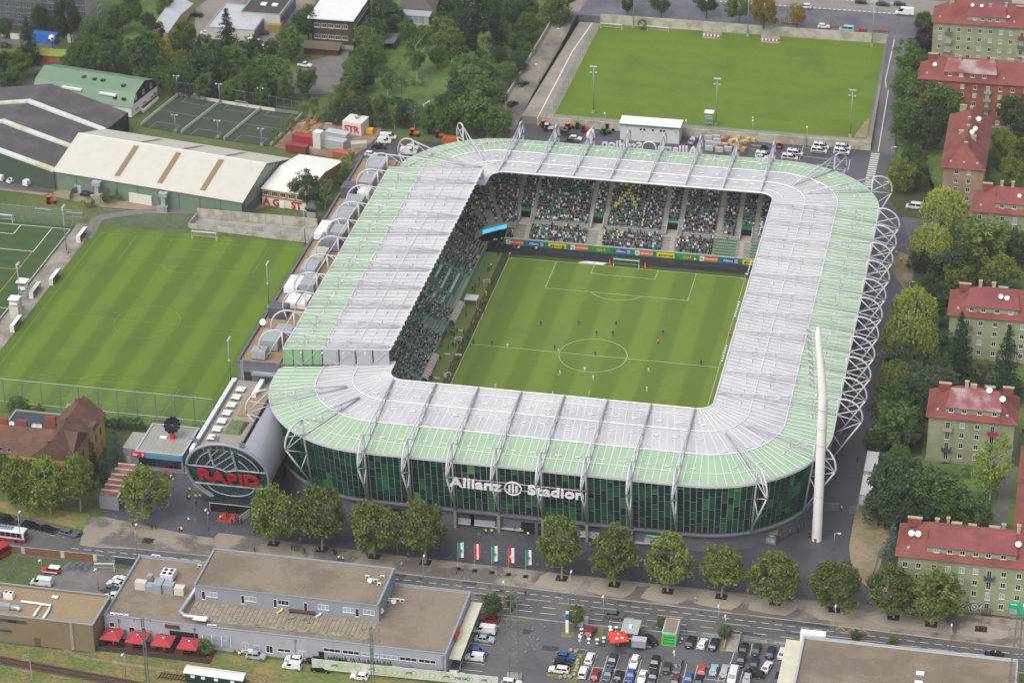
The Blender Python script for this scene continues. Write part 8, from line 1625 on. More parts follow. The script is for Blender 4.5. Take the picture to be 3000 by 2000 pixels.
for k in range(24):
    p=W('b',srn.uniform(320,620),srn.uniform(800,920));t=thing('site_material','piled timber and material on the building site','material',p,srn.uniform(0,3),'building site material');mt=mat('site '+('a','b','c','d')[k%4],('8a6a4a','a8a49a','5a6470','b07a3a')[k%4],rough=.9,var=.2);l_=srn.uniform(1,3.2)
    for q in range(3): M().box(-l_/2,l_/2,-.5+q*.35,-.2+q*.35,.02,.3+srn.uniform(0,.6)).lb('piece',mt,t)
for k,(x,y) in enumerate(((262,165),(575,190),(888,218))): 
    t=thing('timber_rack','brown wooden lattice rack on the upper street behind the wall','rack',W('d',x,y,4.93),0,'timber racks');m=M()
    for q in range(9): m.box(-2.6+q*.65,-2.5+q*.65,-.1,.1,0,2.2)
    for q in range(4): m.box(-2.7,2.7,-.13,-.1,.2+q*.6,.3+q*.6)
    m.lb('lattice',WOOD,t);M().box(-2.7,2.7,.1,.5,0,.15).lb('base',DGREY,t)
# trailer, kiosk, standing tables, parasols
tr=thing('box_trailer','grey box trailer parked beside the snack kiosk','trailer',W('o',1095,1045),RD(0));M().box(-1.6,1.6,-.95,.95,.55,2.3).lb('box',mat('trailer grey','8a8e94',rough=.5),tr);M().box(-1.65,1.65,-1.0,1.0,2.3,2.38).lb('roof',LGREY,tr)
for sy in (-1,1): M().add(M().cyl(0,0,-.1,.1,.32,.32,10),Matrix.Translation((0,sy*.95,.32)) @ Matrix.Rotation(math.pi/2,4,'X')).lb('wheel',RUBBER,tr)
M().tube([(1.6,0,.5),(2.7,0,.5)],.06,5).lb('drawbar',GALV,tr)
ki=thing('snack_kiosk','small snack kiosk with pale metal roof in the parking lot','kiosk',W('o',1020,960));M().box(-1.6,1.6,-1.6,2.4,0,2.5).lb('wall',mat('kiosk glass','4a5052',rough=.3),ki);M().box(-2.0,2.0,-2.2,3.4,2.5,2.75).lb('roof',ridged_mat('kiosk metal','9aa19c',.7,1,.15,rough=.4),ki);M().box(-.3,.3,-.3,.3,2.75,3.4).lb('vent',WHITE,ki);M().box(-1.7,1.7,-2.1,-1.6,1.0,1.1).lb('counter',WHITE,ki)
def parasol(p,c_,label,w_=2.2,h_=3.0,group=None,stripes=None):
    t=thing('parasol',label,'parasol',p,RD(0),group)
    top=(0,0,h_+.75);cn=[(-w_,-w_,h_),(w_,-w_,h_),(w_,w_,h_),(-w_,w_,h_)]
    for k in range(4): a_,b_=Vector(cn[k]),Vector(cn[(k+1)%4]);M().face([a_,b_,top]).face([a_,b_,b_-Vector((0,0,.25)),a_-Vector((0,0,.25))]).lb('canopy_segment',mat('parasol '+c_,c_,rough=.8,var=.04),t);M().tube([a_,top],.04,4).lb('rib',mat('parasol rib','b05a5c'),t)
    M().cyl(0,0,0,h_+.8,.06,.06,6).lb('pole',WHITE,t);M().cyl(0,0,h_+.72,h_+.9,.22,.1,8).lb('finial',WHITE,t);M().box(-.5,.5,-.5,.5,0,.12).lb('stand',DGREY,t);return t
for x,y in ((965,905),(1185,932),(1405,957),(1628,985)): parasol((*XY(W('m',x,y,3.7)),0),'9c3440','dark red square parasol on the restaurant terrace',2.3,2.9,'restaurant parasols')
pz=parasol((*XY(W('o',915,925,3.4)),0),'c43a2c','bright red parasol with white marks beside the snack kiosk',2.1,2.6);pz.rotation_euler=(0,0,RD(20));M()._add([(-.9,-1.5,3.0),(-.3,-1.5,3.0),(-.3,-1.1,3.13),(-.9,-1.1,3.13)],[(0,1,2,3)])._add([(.4,-1.5,3.0),(1.0,-1.5,3.0),(.9,-1.1,3.13),(.4,-1.1,3.13)],[(0,1,2,3)]).lb('white_mark',WHITE,pz)
for x,y,c_ in ((598,920,'r'),(585,985,'r'),(660,1005,'y'),(732,1010,'w'),(790,995,'w'),(850,925,'w'),(845,900,'w'),(897,905,'r'),(1010,945,'w')):
    t=thing('standing_table','round white standing table in the parking lot','table',W('o',x,y),0,'standing tables');M().cyl(0,0,1.08,1.14,.45,.45,12).lb('table_top',WHITE,t);M().cyl(0,0,.05,1.08,.1,.1,8).lb('leg',RED if c_ =='r' else YEL if c_ =='y' else LGREY,t);M().cyl(0,0,0,.06,.36,.36,10).lb('foot',WHITE,t)
# terrace deck with fence before the restaurant
de=thing('restaurant_terrace','red brown wooden terrace with dark fence below the parasols','terrace',(-75,-153,0));M().box(-86.4,-58.4,-155.6,-150.6,0,.25).build('deck',mat('deck boards','5a332c',rough=.8,var=.2,scale=1.5),de)
for k in range(20): M().box(-86.4+k*1.4,-85.05+k*1.4,-155.75,-155.65,0,1.1).build('fence_panel',mat('dark fence','3d3638',rough=.8,var=.1),de)
for k in range(7):
    t=thing('picnic_table','dark red picnic table under the restaurant parasols','table',(-84+k*3.9,-153.4,.25),0,'terrace tables');M().box(-.9,.9,-.4,.4,.7,.76).lb('table_top',mat('table red','4f2420',rough=.8),t);M().box(-.9,.9,-.85,-.6,.42,.47).box(-.9,.9,.6,.85,.42,.47).lb('bench',MATS['table red'],t);M().box(-.6,-.5,-.7,.7,0,.7).box(.5,.6,-.7,.7,0,.7).lb('leg',MATS['table red'],t)
# green graffiti box, billboard, board fence
gx=thing('graffiti_box','flat-roofed utility box with bright green graffiti front in the parking lot','utility box',(*XY(W('o',1350,1030)),-.05));M().box(-1.6,1.6,0,6.0,0,3.3).lb('wall',mat('box white','b9b9b4',rough=.8),gx);M().box(-1.65,1.65,-.05,6.05,3.3,3.45).lb('parapet',LGREY,gx);M().box(-1.35,1.35,.3,5.7,3.45,3.47).lb('roof',GRAV,gx);M().box(-1.55,1.55,-.03,0,.1,3.1).lb('green_front',mat('bright green','3fae4e',rough=.6,var=.1),gx)
for z in (2.4,1.6,.8): scribble(gx,0,-.05,z,2.4,.55,GRB,.07,12,False)
A,B=W('n',485,1255,-.05),W('n',2352,1440,-.05);bv=(B-A).normalized();bb=thing('billboard','long white billboard with green drinks advert along the railway','billboard',A,math.atan2(bv.y,bv.x));BP=mat('billboard paper','babdb6',rough=.6,var=.08,scale=.4,col2='aab69c',c2s=.3)
for k in range(10):
    M().box(k*4.2,k*4.2+4.15,-.06,.06,.9,3.6).lb('panel',BP,bb);M().tube([(k*4.2+.1,.1,0),(k*4.2+.1,.1,3.5)],.06,5).lb('post',GALV,bb)
    m=M().tube([(k*4.2+2.0+.7*math.cos(RD(q)),-.09,2.3+.7*math.sin(RD(q))) for q in range(0,360,30)],.06,4,closed=True);m.lb('advert_ring',mat('advert green','6f9a4a'),bb)
    if k % 2: [M().obox(k*4.2+.35+q*.22,-.09,2.0+.28*math.sin(q*.5),.13,.02,.45).lb('advert_lettering',mat('advert ink','3a4a3c'),bb) for q in range(7)]
o=place('advert_lettering',text_mesh('advert_lettering','DIE GRÜ',.9,.01,.02,MATS['advert ink']),bb,(34,-.09,2.2),0,False);o.rotation_euler=(math.pi/2,0,0)
bf=thing('board_fence','rusty brown board fence with blue top rails along the main road','fence',W('m',0,230));RB_=mat('rusty boards','7d5236',rough=.8,var=.25,scale=1.5);A,B=W('m',-60,215),W('m',1180,345);d=(B-A);n=40
for k in range(n):
    f0, f1 = k/n, (k+.97)/n
    if .18 < f0 < .21 or .46 < f0 < .5 or .68 < f0 < .84: mt=mat('white boards','b9b4a6',rough=.8) 
    else: mt = RB_ if k < 30 else DGREY
    if .70 < f0 < .84: continue
    p,q=A+d*f0,A+d*f1;M().prism([(p.x,p.y-.04),(q.x,q.y-.04),(q.x,q.y+.04),(p.x,p.y+.04)],.1,2.0).build('board',mt,bf)
M().tube([A+Vector((0,-.1,2.1)),A+d*.69+Vector((0,-.1,2.1))],.07,4).tube([A+d*.85+Vector((0,-.1,2.1)),B+Vector((0,-.1,2.1))],.07,4).build('top_rail',mat('pale blue rail','7fa3b8'),bf)
for k in range(4):
    t=thing('barrier_stack','stack of folded steel crowd barriers in the back yard','barriers',W('m',610+k*52,365+k*3),RD(75),'stacked crowd barriers')
    for q in range(7):
        m=M().tube([(-1.1,q*.12,.1),(-1.1,q*.12+.15,1.1),(1.1,q*.12+.15,1.1),(1.1,q*.12,.1)],.025,4,closed=True)
        for j in range(6): m.tube([(-.9+j*.36,q*.12,.1),(-.9+j*.36,q*.12+.15,1.1)],.015,3)
        m.lb('barrier', GALV, t)
fence([W('m',60,470),W('m',230,225)],2.0,'wire fence between grass and lane at the lower left',2.5,(.5,1),True)
# lattice pylons and poles beside the railway
def pylon(p, h, w_, label, wt=.5):
    t=thing('lattice_pylon',label,'pylon',p,RD(8));m=M();LAT=mat('pylon steel','6d7068',rough=.7,var=.2);n=int(h/1.3)
    W2 = lambda z: w_*(1-(1-wt)*z/h)
    for a_,b_ in ((-1,-1),(1,-1),(1,1),(-1,1)): m.tube([(a_*W2(0),b_*W2(0),0),(a_*W2(h),b_*W2(h),h)],.07,4)
    for k in range(n):
        z0,z1=h*k/n,h*(k+1)/n;s_=1 if k % 2 else -1
        for (a0,b0),(a1,b1) in (((-1,-1),(1,-1)),((1,-1),(1,1)),((1,1),(-1,1)),((-1,1),(-1,-1))):
            q0,q1=((a0,b0),(a1,b1)) if s_ > 0 else ((a1,b1),(a0,b0));m.tube([(q0[0]*W2(z0),q0[1]*W2(z0),z0),(q1[0]*W2(z1),q1[1]*W2(z1),z1)],.035,3)
    m.lb('lattice', LAT, t)
    for z in (h-.6,h-3.5): M().box(-2.0,2.0,-.06,.06,z,z+.14).lb('crossarm',LAT,t);M().cyl(-1.8,0,z-.5,z,.07,.07,6).cyl(1.8,0,z-.5,z,.07,.07,6).lb('insulator',mat('insulator','5a3a2c'),t)
    M().box(-w_*1.5,w_*1.5,-w_*1.5,w_*1.5,-.1,.4).lb('foundation',CONC,t)
pylon(W('o',20,1310),24,1.1,'tall steel lattice pylon on a concrete base in the parking lot');pylon((*XY(W('n',1010,1420)),0),17,.35,'slim rusty lattice mast before the grey building',.6);pylon((*XY(W('m',1275,1370)),0),18,.35,'slim rusty lattice mast before the restaurant terrace',.6);pylon((*XY(W('p',2240,1560)),0),24,1.0,'steel lattice pylon at the lower right corner')
t=thing('signal_pole','weathered concrete pole with wire arms beside the railway','pole',W('m',275,1310));M().cyl(0,0,0,8.2,.16,.12,8).lb('pole',CONC,t);M().tube([(-.1,0,6),(-2.2,.3,5)],.04,4).tube([(-.1,0,5),(-2.4,.3,4.2)],.04,4).tube([(-.1,0,6.6),(-1.8,.3,5.6)],.04,4).lb('wire_arm',LGREY,t)
# coloured bags and bins by the door
for k in range(12):
    t=thing('rubbish_bag','coloured rubbish bag heaped beside the open door','bag',W('m',2050+srn.uniform(-30,60),1075+srn.uniform(-30,30)),0,'rubbish bags');M().ball((0,0,.32),.4,.36,.36,7,5).cyl(0,0,.6,.78,.08,.14,6).lb('bag',mat('bag %d' % (k%4),('3f8fb0','a82a2c','2f7a5a','c9c9c4')[k%4],rough=.5),t,True)
for x,y in ((1818,1050),(2007,1070),(1683,1090)): t=thing('barrel_table','blue barrel used as a standing table with wooden top','barrel',W('m',x,y),0,'barrel tables');M().cyl(0,0,0,.95,.3,.3,10).lb('barrel',mat('barrel blue','24365c'),t);M().cyl(0,0,.95,1.02,.42,.42,10).lb('table_top',WOOD,t)
for x,c_ in ((2140,'c9a52a'),(2175,'2f5fa8'),(2215,'4f9a3a')): t=thing('crate_stack','bright plastic crates stacked at the grey wall','crates',W('m',x,1062),0,'plastic crates');M().box(-.45,.45,-.3,.3,0,.4).lb('lower_crate',mat('crate '+c_,c_),t);M().box(-.42,.42,-.28,.28,.41,.75).lb('upper_crate',MATS['crate '+c_],t)
# terrace furniture on the grey roof
RT_ = lambda x, y: (*XY(W('n',x,y,5.7)),5.66)
for x,y in ((275,805),(315,800),(405,810),(485,805),(450,835)): t=thing('garden_chair','grey metal chair on the roof terrace of the grey building','chair',RT_(x,y),srn.uniform(0,6),'roof terrace chairs');M().box(-.25,.25,-.25,.25,.42,.47).lb('seat',GALV,t);M().box(-.25,.25,.22,.27,.47,.95).lb('backrest',GALV,t);M().tube([(-.22,-.22,0),(-.22,-.22,.42)],.02,4).tube([(.22,-.22,0),(.22,-.22,.42)],.02,4).tube([(.22,.22,0),(.22,.22,.42)],.02,4).tube([(-.22,.22,0),(-.22,.22,.42)],.02,4).lb('leg',GALV,t)
t=thing('long_table','long brown table on the roof terrace of the grey building','table',RT_(395,755));M().box(-3,3,-.5,.5,.7,.78).lb('table_top',mat('table brown','4a3c34'),t);[M().box(q-.1,q+.1,-.4,.4,0,.7).lb('leg',MATS['table brown'],t) for q in (-2.7,2.7)]
for x,y,c_,lb in ((540,775,'9fc4cc','pale blue'),(205,740,'c8a860','yellow wooden'),(1860,0,'0','')):
    if lb: t=thing('sun_lounger',lb+' lounger on the roof terrace of the grey building','lounger',RT_(x,y),RD(60));M().box(-.9,.4,-.3,.3,.25,.32).lb('bed',mat('lounger '+c_,c_),t);M()._add([(.4,-.3,.3),(.4,.3,.3),(.9,.3,.75),(.9,-.3,.75)],[(0,1,2,3)]).lb('backrest',MATS['lounger '+c_],t);M().box(-.8,-.75,-.25,.25,0,.25).box(.3,.35,-.25,.25,0,.25).lb('leg',WHITE,t)
t=thing('garden_bench','green garden bench on the roof terrace of the grey building','bench',RT_(275,690));M().box(-1.2,1.2,-.25,.25,.42,.48).lb('seat',mat('bench green','3d6a54'),t);M().box(-1.2,1.2,.22,.28,.5,.95).lb('backrest',MATS['bench green'],t);M().box(-1.15,-1.05,-.25,.25,0,.6).box(1.05,1.15,-.25,.25,0,.6).lb('leg',WHITE,t)
# boulders and lawn islands in the lot
ISL=M().prism([XY(W('o',*q)) for q in ((365,1080),(400,1070),(560,1085),(625,1100),(560,1352),(300,1290),(305,1272),(490,1290),(560,1110),(370,1100))],-.06,.06);struct('lot_island',ISL,DRYG);struct('verge_island',M().prism([XY(W('o',*q)) for q in ((445,860),(530,875),(540,960),(420,955))],-.06,.06).prism([XY(W('o',*q)) for q in ((755,870),(800,870),(770,975),(732,970))],-.06,.06).prism([XY(W('o',*q)) for q in ((1810,970),(1840,970),(1825,1085),(1780,1080))],-.06,.06).prism([XY(W('o',*q)) for q in ((1270,960),(1300,960),(1295,1028),(1258,1020))],-.06,.06).prism([XY(W('n',*q)) for q in ((1945,770),(2330,810),(2352,800),(2352,830),(2080,800),(1940,790))],-.06,.06),DRYG)
for k,(x,y) in enumerate(((507,1080),(550,1090),(590,1130),(570,1165),(565,1195),(560,1225),(548,1255),(535,1290),(497,1308),(457,1305),(418,1312))):
    t=thing('boulder','grey boulder edging the parking lot island','boulder',W('o',x,y),srn.uniform(0,3),'boulders');m=M().ball((0,0,.42),.62,.5,.45,8,6);m.v=[(a_+srn.uniform(-.07,.07),b_+srn.uniform(-.07,.07),c_+srn.uniform(-.06,.06)) for a_,b_,c_ in m.v];m.lb('stone',mat('boulder stone','8d8478',rough=.9,var=.2,scale=2),t)
fence([(40,-124.1),(56.5,-123.5),(71,-124.3)],1.1,'steel railing between main road and parking lot',2.2,(.5,1),False);fence([(28,-124.1),(36,-124.0)],1.0,'short railing behind the snack kiosk',2.0,(.5,1),False)
t=thing('ramp_stairs','small concrete stair ramp from the road into the parking lot','stairs',W('o',1885,1060));M().box(-1.5,1.5,-1,6,.0,.15).lb('slab',CONC,t)
for sx in (-1.5,1.5): M().box(sx-.12,sx+.12,-1,6,0,.95).lb('cheek_wall',CONC,t)
t=thing('price_sign','tall narrow white sign at the parking lot entrance','sign',W('o',475,918));M().box(-.35,.35,-.15,.15,0,5.8).lb('panel',WHITE,t);M().box(-.36,.36,-.17,-.15,3.6,5.2).lb('blue_field',BLUE,t)
for x,y,c_ in ((590,855,'b9b9b4'),(630,840,'a9aaa6')): cont('o',x,y,1.4,1.2,1.6,c_,'pale recycling container at the parking lot edge',0,name='recycling_container',cat='container')
# stored sign on the far facade, seen from behind
sg=thing('rear_sign','white letters of the rear stadium sign seen from behind','sign',(0,93.6,18))
for s_,cx_,w_ in (('Allianz',8.2,12),('Stadion',-8.6,12)):
    me=text_mesh('letters',s_,3.4,.25,.07,SIGN);o=place('letters',me,sg,(cx_,93.6,19.0));ww=max(v.co.x for v in me.vertices)-min(v.co.x for v in me.vertices);o.rotation_euler=(math.pi/2,0,math.pi);o.scale=(w_/ww,1,1)
M().tube([(-.4+2.0*math.cos(RD(q)),93.6,19.0+1.8*math.sin(RD(q))) for q in range(0,360,15)],.2,6,closed=True).build('emblem_ring',SIGN,sg);M().box(-15,14.4,92.6,93.2,17.9,18.2).build('rack',DGREY,sg)
def scooter(p, c_, rz, label):
    t=thing('motor_scooter',label,'scooter',p,RD(rz),'parked scooters');M().box(-.75,.1,-.16,.16,.35,.7).lb('body',paint(c_),t);M().box(-.7,-.05,-.17,.17,.7,.82).lb('seat',BLACK,t);M().box(.1,.5,-.14,.14,.25,.33).lb('footboard',DGREY,t);M()._add([(.45,-.2,.3),(.45,.2,.3),(.62,.16,1.0),(.62,-.16,1.0)],[(0,1,2,3)]).tube([(.55,-.33,1.02),(.55,.33,1.02)],.03,4).lb('front_shield',paint(c_),t)
    for x in (-.6,.66): M().add(M().cyl(0,0,-.06,.06,.24,.24,10),Matrix.Translation((x,0,.24)) @ Matrix.Rotation(math.pi/2,4,'X')).lb('wheel',RUBBER,t)
scooter(W('o',1458,990,.3)-Vector((0,0,.35)),'c9c9c8',80,'white motor scooter beside the green graffiti box')
for x,y,c_,nm in ((495,1098,'a8222a','red'),(695,1140,'2a2d33','dark'),(150,1035,'55585d','grey')): p=W('i',x,y);scooter((p.x,p.y,-.11),c_,70,nm+' motor scooter between the cars at the left verge')
# ------------------------------------------------------------------ vegetation
LF=dict(plane=leaf_mat('plane leaves','526230','7c8746'),mid=leaf_mat('mid green leaves','445830','677e42'),dark=leaf_mat('dark green leaves','364830','506242'),lime=leaf_mat('lime green leaves','506030','778646'),olive=leaf_mat('olive leaves','55662a','7e8a40'),
          willow=leaf_mat('willow leaves','78863a','a8b05a'),conif=leaf_mat('conifer needles','26382c','3c5438'),blue=leaf_mat('blue spruce needles','485854','687a70'),purple=leaf_mat('copper leaves','36262c','503844'),brown=leaf_mat('browning leaves','7a6834','9e8640'),grey=leaf_mat('grey green leaves','485642','647458'),birch=leaf_mat('birch leaves','647a36','90a04c'))
BARK=mat('bark','5a4d3e',rough=.95,var=.25,scale=3,coords='obj');BARKP=mat('pale bark','8d8672',rough=.9,var=.25,scale=3,coords='obj');BARKW=mat('birch bark','b5b2a8',rough=.9,var=.3,scale=4,coords='obj')
trn = random.Random(21)
def leafquad(m, c, s, up=.35):
    n=Vector((trn.gauss(0,1),trn.gauss(0,1),trn.gauss(0,1)+up)).normalized();a=n.cross(Vector((trn.random(),trn.random(),trn.random()))).normalized();b=n.cross(a);a=a*s*trn.uniform(.7,1.3);b=b*s*.75
    k=len(m.v);m.v +=[tuple(c-a),tuple(c-b*.8),tuple(c+a),tuple(c+b*.8)];m.f.append((k,k+1,k+2,k+3));m.mi.append(0)
def crown_mesh(kind, seed):
    global trn; trn = random.Random(seed); m = M()
    if kind in ('round','plane','slim','birch','bush'):
        cz,rz,rx=dict(round=(.54,.46,.5),plane=(.54,.48,.5),slim=(.58,.42,.5),birch=(.56,.44,.5),bush=(.45,.5,.5))[kind];nc,nl=dict(round=(84,62),plane=(84,62),slim=(38,36),birch=(60,44),bush=(30,40))[kind]
        lobes=[(Vector((trn.gauss(0,1),trn.gauss(0,1),trn.gauss(.2,1))).normalized(),trn.uniform(.0,.4)) for _ in range(8)]
        for _ in range(nc):
            d=Vector((trn.gauss(0,1),trn.gauss(0,1),trn.gauss(.1,1))).normalized();r=trn.uniform(.5,.86)**.8
            bump_=sum(a*max(0,d.dot(l))**3 for l,a in lobes);r *=.72+bump_;taper=1.0 if kind !='plane' else (1.08-.35*max(0,d.z))
            c=Vector((d.x*rx*r*taper,d.y*rx*r*taper,cz+d.z*rz*r));cr=trn.uniform(.085,.15) if kind !='slim' else trn.uniform(.09,.16)
            for _ in range(nl):
                q=Vector((trn.gauss(0,1),trn.gauss(0,1),trn.gauss(0,1))).normalized()*cr*trn.uniform(.45,1.0);q.z *=.75;leafquad(m,c+q,trn.uniform(.019,.035))
    elif kind == 'willow':
        for _ in range(190):
            a=trn.uniform(0,6.28);r=.46*math.sqrt(trn.random());top=.97-.9*r*r*1.6+trn.uniform(-.06,.04);ln=trn.uniform(.18,.42)*(.6+r*1.4)
            for k in range(26):
                f_=k/26;p=Vector((math.cos(a)*(r+.05*f_)+trn.gauss(0,.014),math.sin(a)*(r+.05*f_)+trn.gauss(0,.014),max(.06,top-ln*f_)+trn.gauss(0,.01)));leafquad(m,p,trn.uniform(.018,.03),-.1)
    elif kind == 'conifer':
        for k in range(26):
            f_=k/26;z=.08+.9*f_;R0=.5*(1-f_)**.85+.03
            for j in range(max(5,int(13*(1-f_)+4))):
                a=trn.uniform(0,6.28);rr=R0*trn.uniform(.75,1.1)
                for q in range(11): g=(q+1)/11;leafquad(m,Vector((math.cos(a)*rr*g+trn.gauss(0,.012),math.sin(a)*rr*g+trn.gauss(0,.012),z-.05*g*(1-f_)*1.4+trn.gauss(0,.01))),trn.uniform(.018,.032)*(1.15-.4*f_),.8)
    return m.mesh('crown', LF['mid'])
def trunk_mesh(kind, seed):
    r=random.Random(seed);m=M();h=dict(round=.45,plane=.5,slim=.8,birch=.75,bush=.2,willow=.55,conifer=.95)[kind];w=dict(round=.03,plane=.024,slim=.03,birch=.018,bush=.02,willow=.05,conifer=.03)[kind]
    m.tube([(0,0,0),(r.uniform(-.01,.01),.005,h*.5),(r.uniform(-.02,.02),0,h)],w,7,r2=w*.45)
    if kind != 'conifer':
        for k in range(6): a=k*1.05+r.uniform(-.3,.3);z=h*r.uniform(.45,.95);m.tube([(0,0,z),(math.cos(a)*.14,math.sin(a)*.14,z+.1),(math.cos(a)*.3,math.sin(a)*.3,z+.2)],w*.5,5,r2=w*.12)
    return m.mesh('trunk', BARK)
TP = {}
def proto(kind, v):
    if (kind,v) not in TP: TP[(kind,v)]=(trunk_mesh(kind,50+v),crown_mesh(kind,100+v*7+len(kind)))
    return TP[(kind, v)]
NVAR=dict(round=5,plane=4,slim=2,birch=2,bush=2,willow=2,conifer=2)
vrn = random.Random(33)
def tree(p,w,h,kind,leaf,label,group,bark=None,name=None):
    tm,cm_=proto(kind,vrn.randrange(NVAR[kind]));t=thing(name or {'willow':'willow_tree','conifer':'conifer_tree','plane':'plane_tree','bush':'shrub','birch':'birch_tree'}.get(kind,'leafy_tree'),label,'shrub' if kind =='bush' else 'tree',p,vrn.uniform(0,6.28),group)
    t.scale=(w,w*vrn.uniform(.88,1.1),h);t.rotation_euler=(vrn.uniform(-.05,.05),vrn.uniform(-.05,.05),t.rotation_euler[2])
    for me,mt in ((tm,bark or {'plane':BARKP,'birch':BARKW}.get(kind,BARK)),(cm_,LF[leaf])):
        o=bpy.data.objects.new(me.name,me);COL.objects.link(o);o.parent=t;o.material_slots[0].link='OBJECT';o.material_slots[0].material=mt
    return t
LN_=dict(plane='yellowish green',mid='mid green',dark='dark green',lime='bright green',olive='olive green',willow='yellow green',conif='dark',blue='blue grey',purple='purple leaved',brown='browning',grey='grey green',birch='light green')
ASP=dict(round=1.15,plane=1.35,slim=2.4,birch=1.5,bush=.8,willow=1.05,conifer=2.0)
def trees(t_, lst, where, group, z0=0):
    for it in lst:
        x,y,wp,kind,leaf=it[:5];asp=it[5] if len(it) > 5 else ASP[kind]*vrn.uniform(.92,1.1)
        w=wp/TL[t_][2]/pxm(W(t_,x,y,5))*1.17;h=w*asp;p=W(t_,x,y,z0+h*.52);tree((p.x,p.y,z0),w,h,kind,leaf,'%s %s %s' % (LN_[leaf],{'bush':'shrub','conifer':'conifer','willow':'weeping willow','birch':'birch','slim':'slender lopped tree'}.get(kind,'tree'),where),group)
# plane trees along the pavement
for k,(x,y) in enumerate(PITS[:4]): tree((x,y,.01),vrn.uniform(11.6,14.4),vrn.uniform(13.8,16.8),'plane','plane','plane tree in the row left of the flags','pavement plane trees')
for k,(x,y) in enumerate(PITS[4:12]): tree((x,y,.01),vrn.uniform(11.4,14.4),vrn.uniform(13.0,16.4),'plane','plane','plane tree in the row right of the flags','pavement plane trees')
p=W('i',1235,1010);tree((p.x,p.y+1.2,.01),12.5,15,'plane','plane','large plane tree alone on the plaza left of the round entrance','pavement plane trees')
t=thing('sapling','newly planted bare sapling with stakes in the rightmost tree pit','tree',(109.1,-108.9,.01));M().tube([(0,0,0),(0,0,3.2)],.04,5).lb('trunk',BARK,t);M().tube([(-.6,-.5,0),(-.6,-.5,2)],.05,4).tube([(.6,-.5,0),(.6,-.5,2)],.05,4).tube([(0,.6,0),(0,.6,2)],.05,4).lb('stake',WOOD,t);m=M();trn=random.Random(3)
for k in range(60): leafquad(m,Vector((trn.gauss(0,.3),trn.gauss(0,.3),2.9+trn.gauss(0,.4))),.12)
m.lb('crown', LF['plane'], t)
for x,y in ((210,930),(440,955),(700,935)): p=W('i',x,y);tree((p.x,p.y,0),11,15.5,'plane','olive','chestnut tree in the row before the yellow house','trees before the yellow house')
trees('i',((20,590,250,'round','mid'),),'at the left edge before the yellow house','trees before the yellow house')
# top left belt
trees('a',((480,140,165,'round','dark',2.1),(265,130,120,'round','dark',1.8),(195,265,175,'conifer','conif',1.7),(20,190,100,'round','dark')),'before the scaffolded block','trees at the upper left')
trees('a',((40,430,140,'round','dark'),(115,440,150,'round','lime'),(30,560,120,'round','mid'),(150,385,110,'round','dark'),(5,660,110,'round','dark'),(85,520,110,'round','mid')),'beside the lane at the left edge','trees at the left edge')
trees('a',((540,385,180,'round','mid'),(640,335,190,'round','mid'),(620,235,180,'round','mid'),(770,385,190,'round','dark'),(745,300,170,'round','mid'),(690,440,160,'round','mid'),(900,430,180,'round','mid'),(1000,440,185,'round','dark'),(1085,440,170,'round','mid'),(1040,305,160,'round','mid'),(1060,245,150,'round','dark'),(1270,235,160,'round','lime'),(1290,300,120,'round','mid'),(1240,430,150,'round','olive'),(1145,400,90,'slim','brown'),(1330,470,170,'round','mid'),(1400,400,240,'round','dark'),(1420,490,210,'round','dark'),(1600,410,180,'round','mid'),(1735,345,160,'round','dark'),(1530,540,130,'round','mid'),(1700,540,140,'round','mid'),(1640,590,120,'round','mid'),(1840,500,190,'round','mid'),(1800,580,150,'round','mid'),(580,470,150,'round','dark'),(820,470,160,'round','dark'),(980,520,130,'round','mid'),(1100,530,130,'round','mid'),(1250,510,140,'round','mid'),(1320,560,120,'round','dark'),(1180,585,110,'round','mid'),(1290,610,110,'bush','dark',.9),(1400,600,130,'round','mid'),(1480,610,110,'round','dark'),(1560,630,120,'round','mid'),(1740,640,120,'bush','dark',.9),(1650,660,110,'bush','mid',.9),(1810,660,120,'round','mid'),(460,440,120,'round','mid'),(700,380,150,'round','mid'),(850,360,140,'round','mid'),(950,340,140,'round','dark'),(1180,330,140,'round','mid'),(1500,430,150,'round','mid'),(1660,480,150,'round','mid')),'in the belt behind the small pitches','tree belt behind the small pitches')
trees('a',((1545,210,190,'conifer','conif',1.6),),'beside the workshop','conifers');trees('a',((830,120,160,'round','mid'),(930,75,100,'round','mid'),(1015,145,100,'round','dark'),(705,200,120,'round','mid'),(1120,50,110,'round','lime'),(780,180,90,'round','mid'),(1150,20,100,'round','mid'),(900,20,110,'round','dark'),(960,200,60,'bush','lime'),(250,515,70,'bush','mid'),(330,480,90,'bush','mid'),(1060,620,110,'bush','mid'),(1000,640,90,'bush','mid')),'in the overgrown garden at the top left','trees of the upper left garden')
# top middle
trees('b',((350,170,210,'round','dark'),(235,300,180,'round','mid'),(130,510,220,'round','mid'),(40,560,160,'round','mid'),(350,560,160,'round','mid'),(110,330,110,'round','mid'),(200,620,130,'round','mid'),(70,640,120,'round','dark')),'left of the warehouse yard','trees around the warehouse yard')
trees('b',((760,275,160,'round','mid'),(830,215,150,'round','mid'),(880,80,170,'round','dark'),(920,140,160,'round','dark'),(800,335,150,'round','mid'),(835,415,130,'round','mid'),(715,410,160,'round','mid'),(690,480,170,'round','mid'),(665,565,160,'round','mid'),(600,640,140,'round','mid'),(745,540,130,'round','dark'),(560,740,130,'round','mid'),(640,760,120,'round','dark'),(740,740,130,'round','dark')),'between the warehouse yard and the garden','trees between yard and garden')
for x,y,h in ((330,860,9),(398,830,10),(528,835,11),(672,810,11),(815,835,10),(950,885,9.5),(130,1010,7.5),(205,975,8.5),(250,940,8)): p=W('b',x,y);tree((p.x,p.y,0),h*.42,h,'slim','lime','slender lopped tree beside the building site','lopped trees',BARKP)
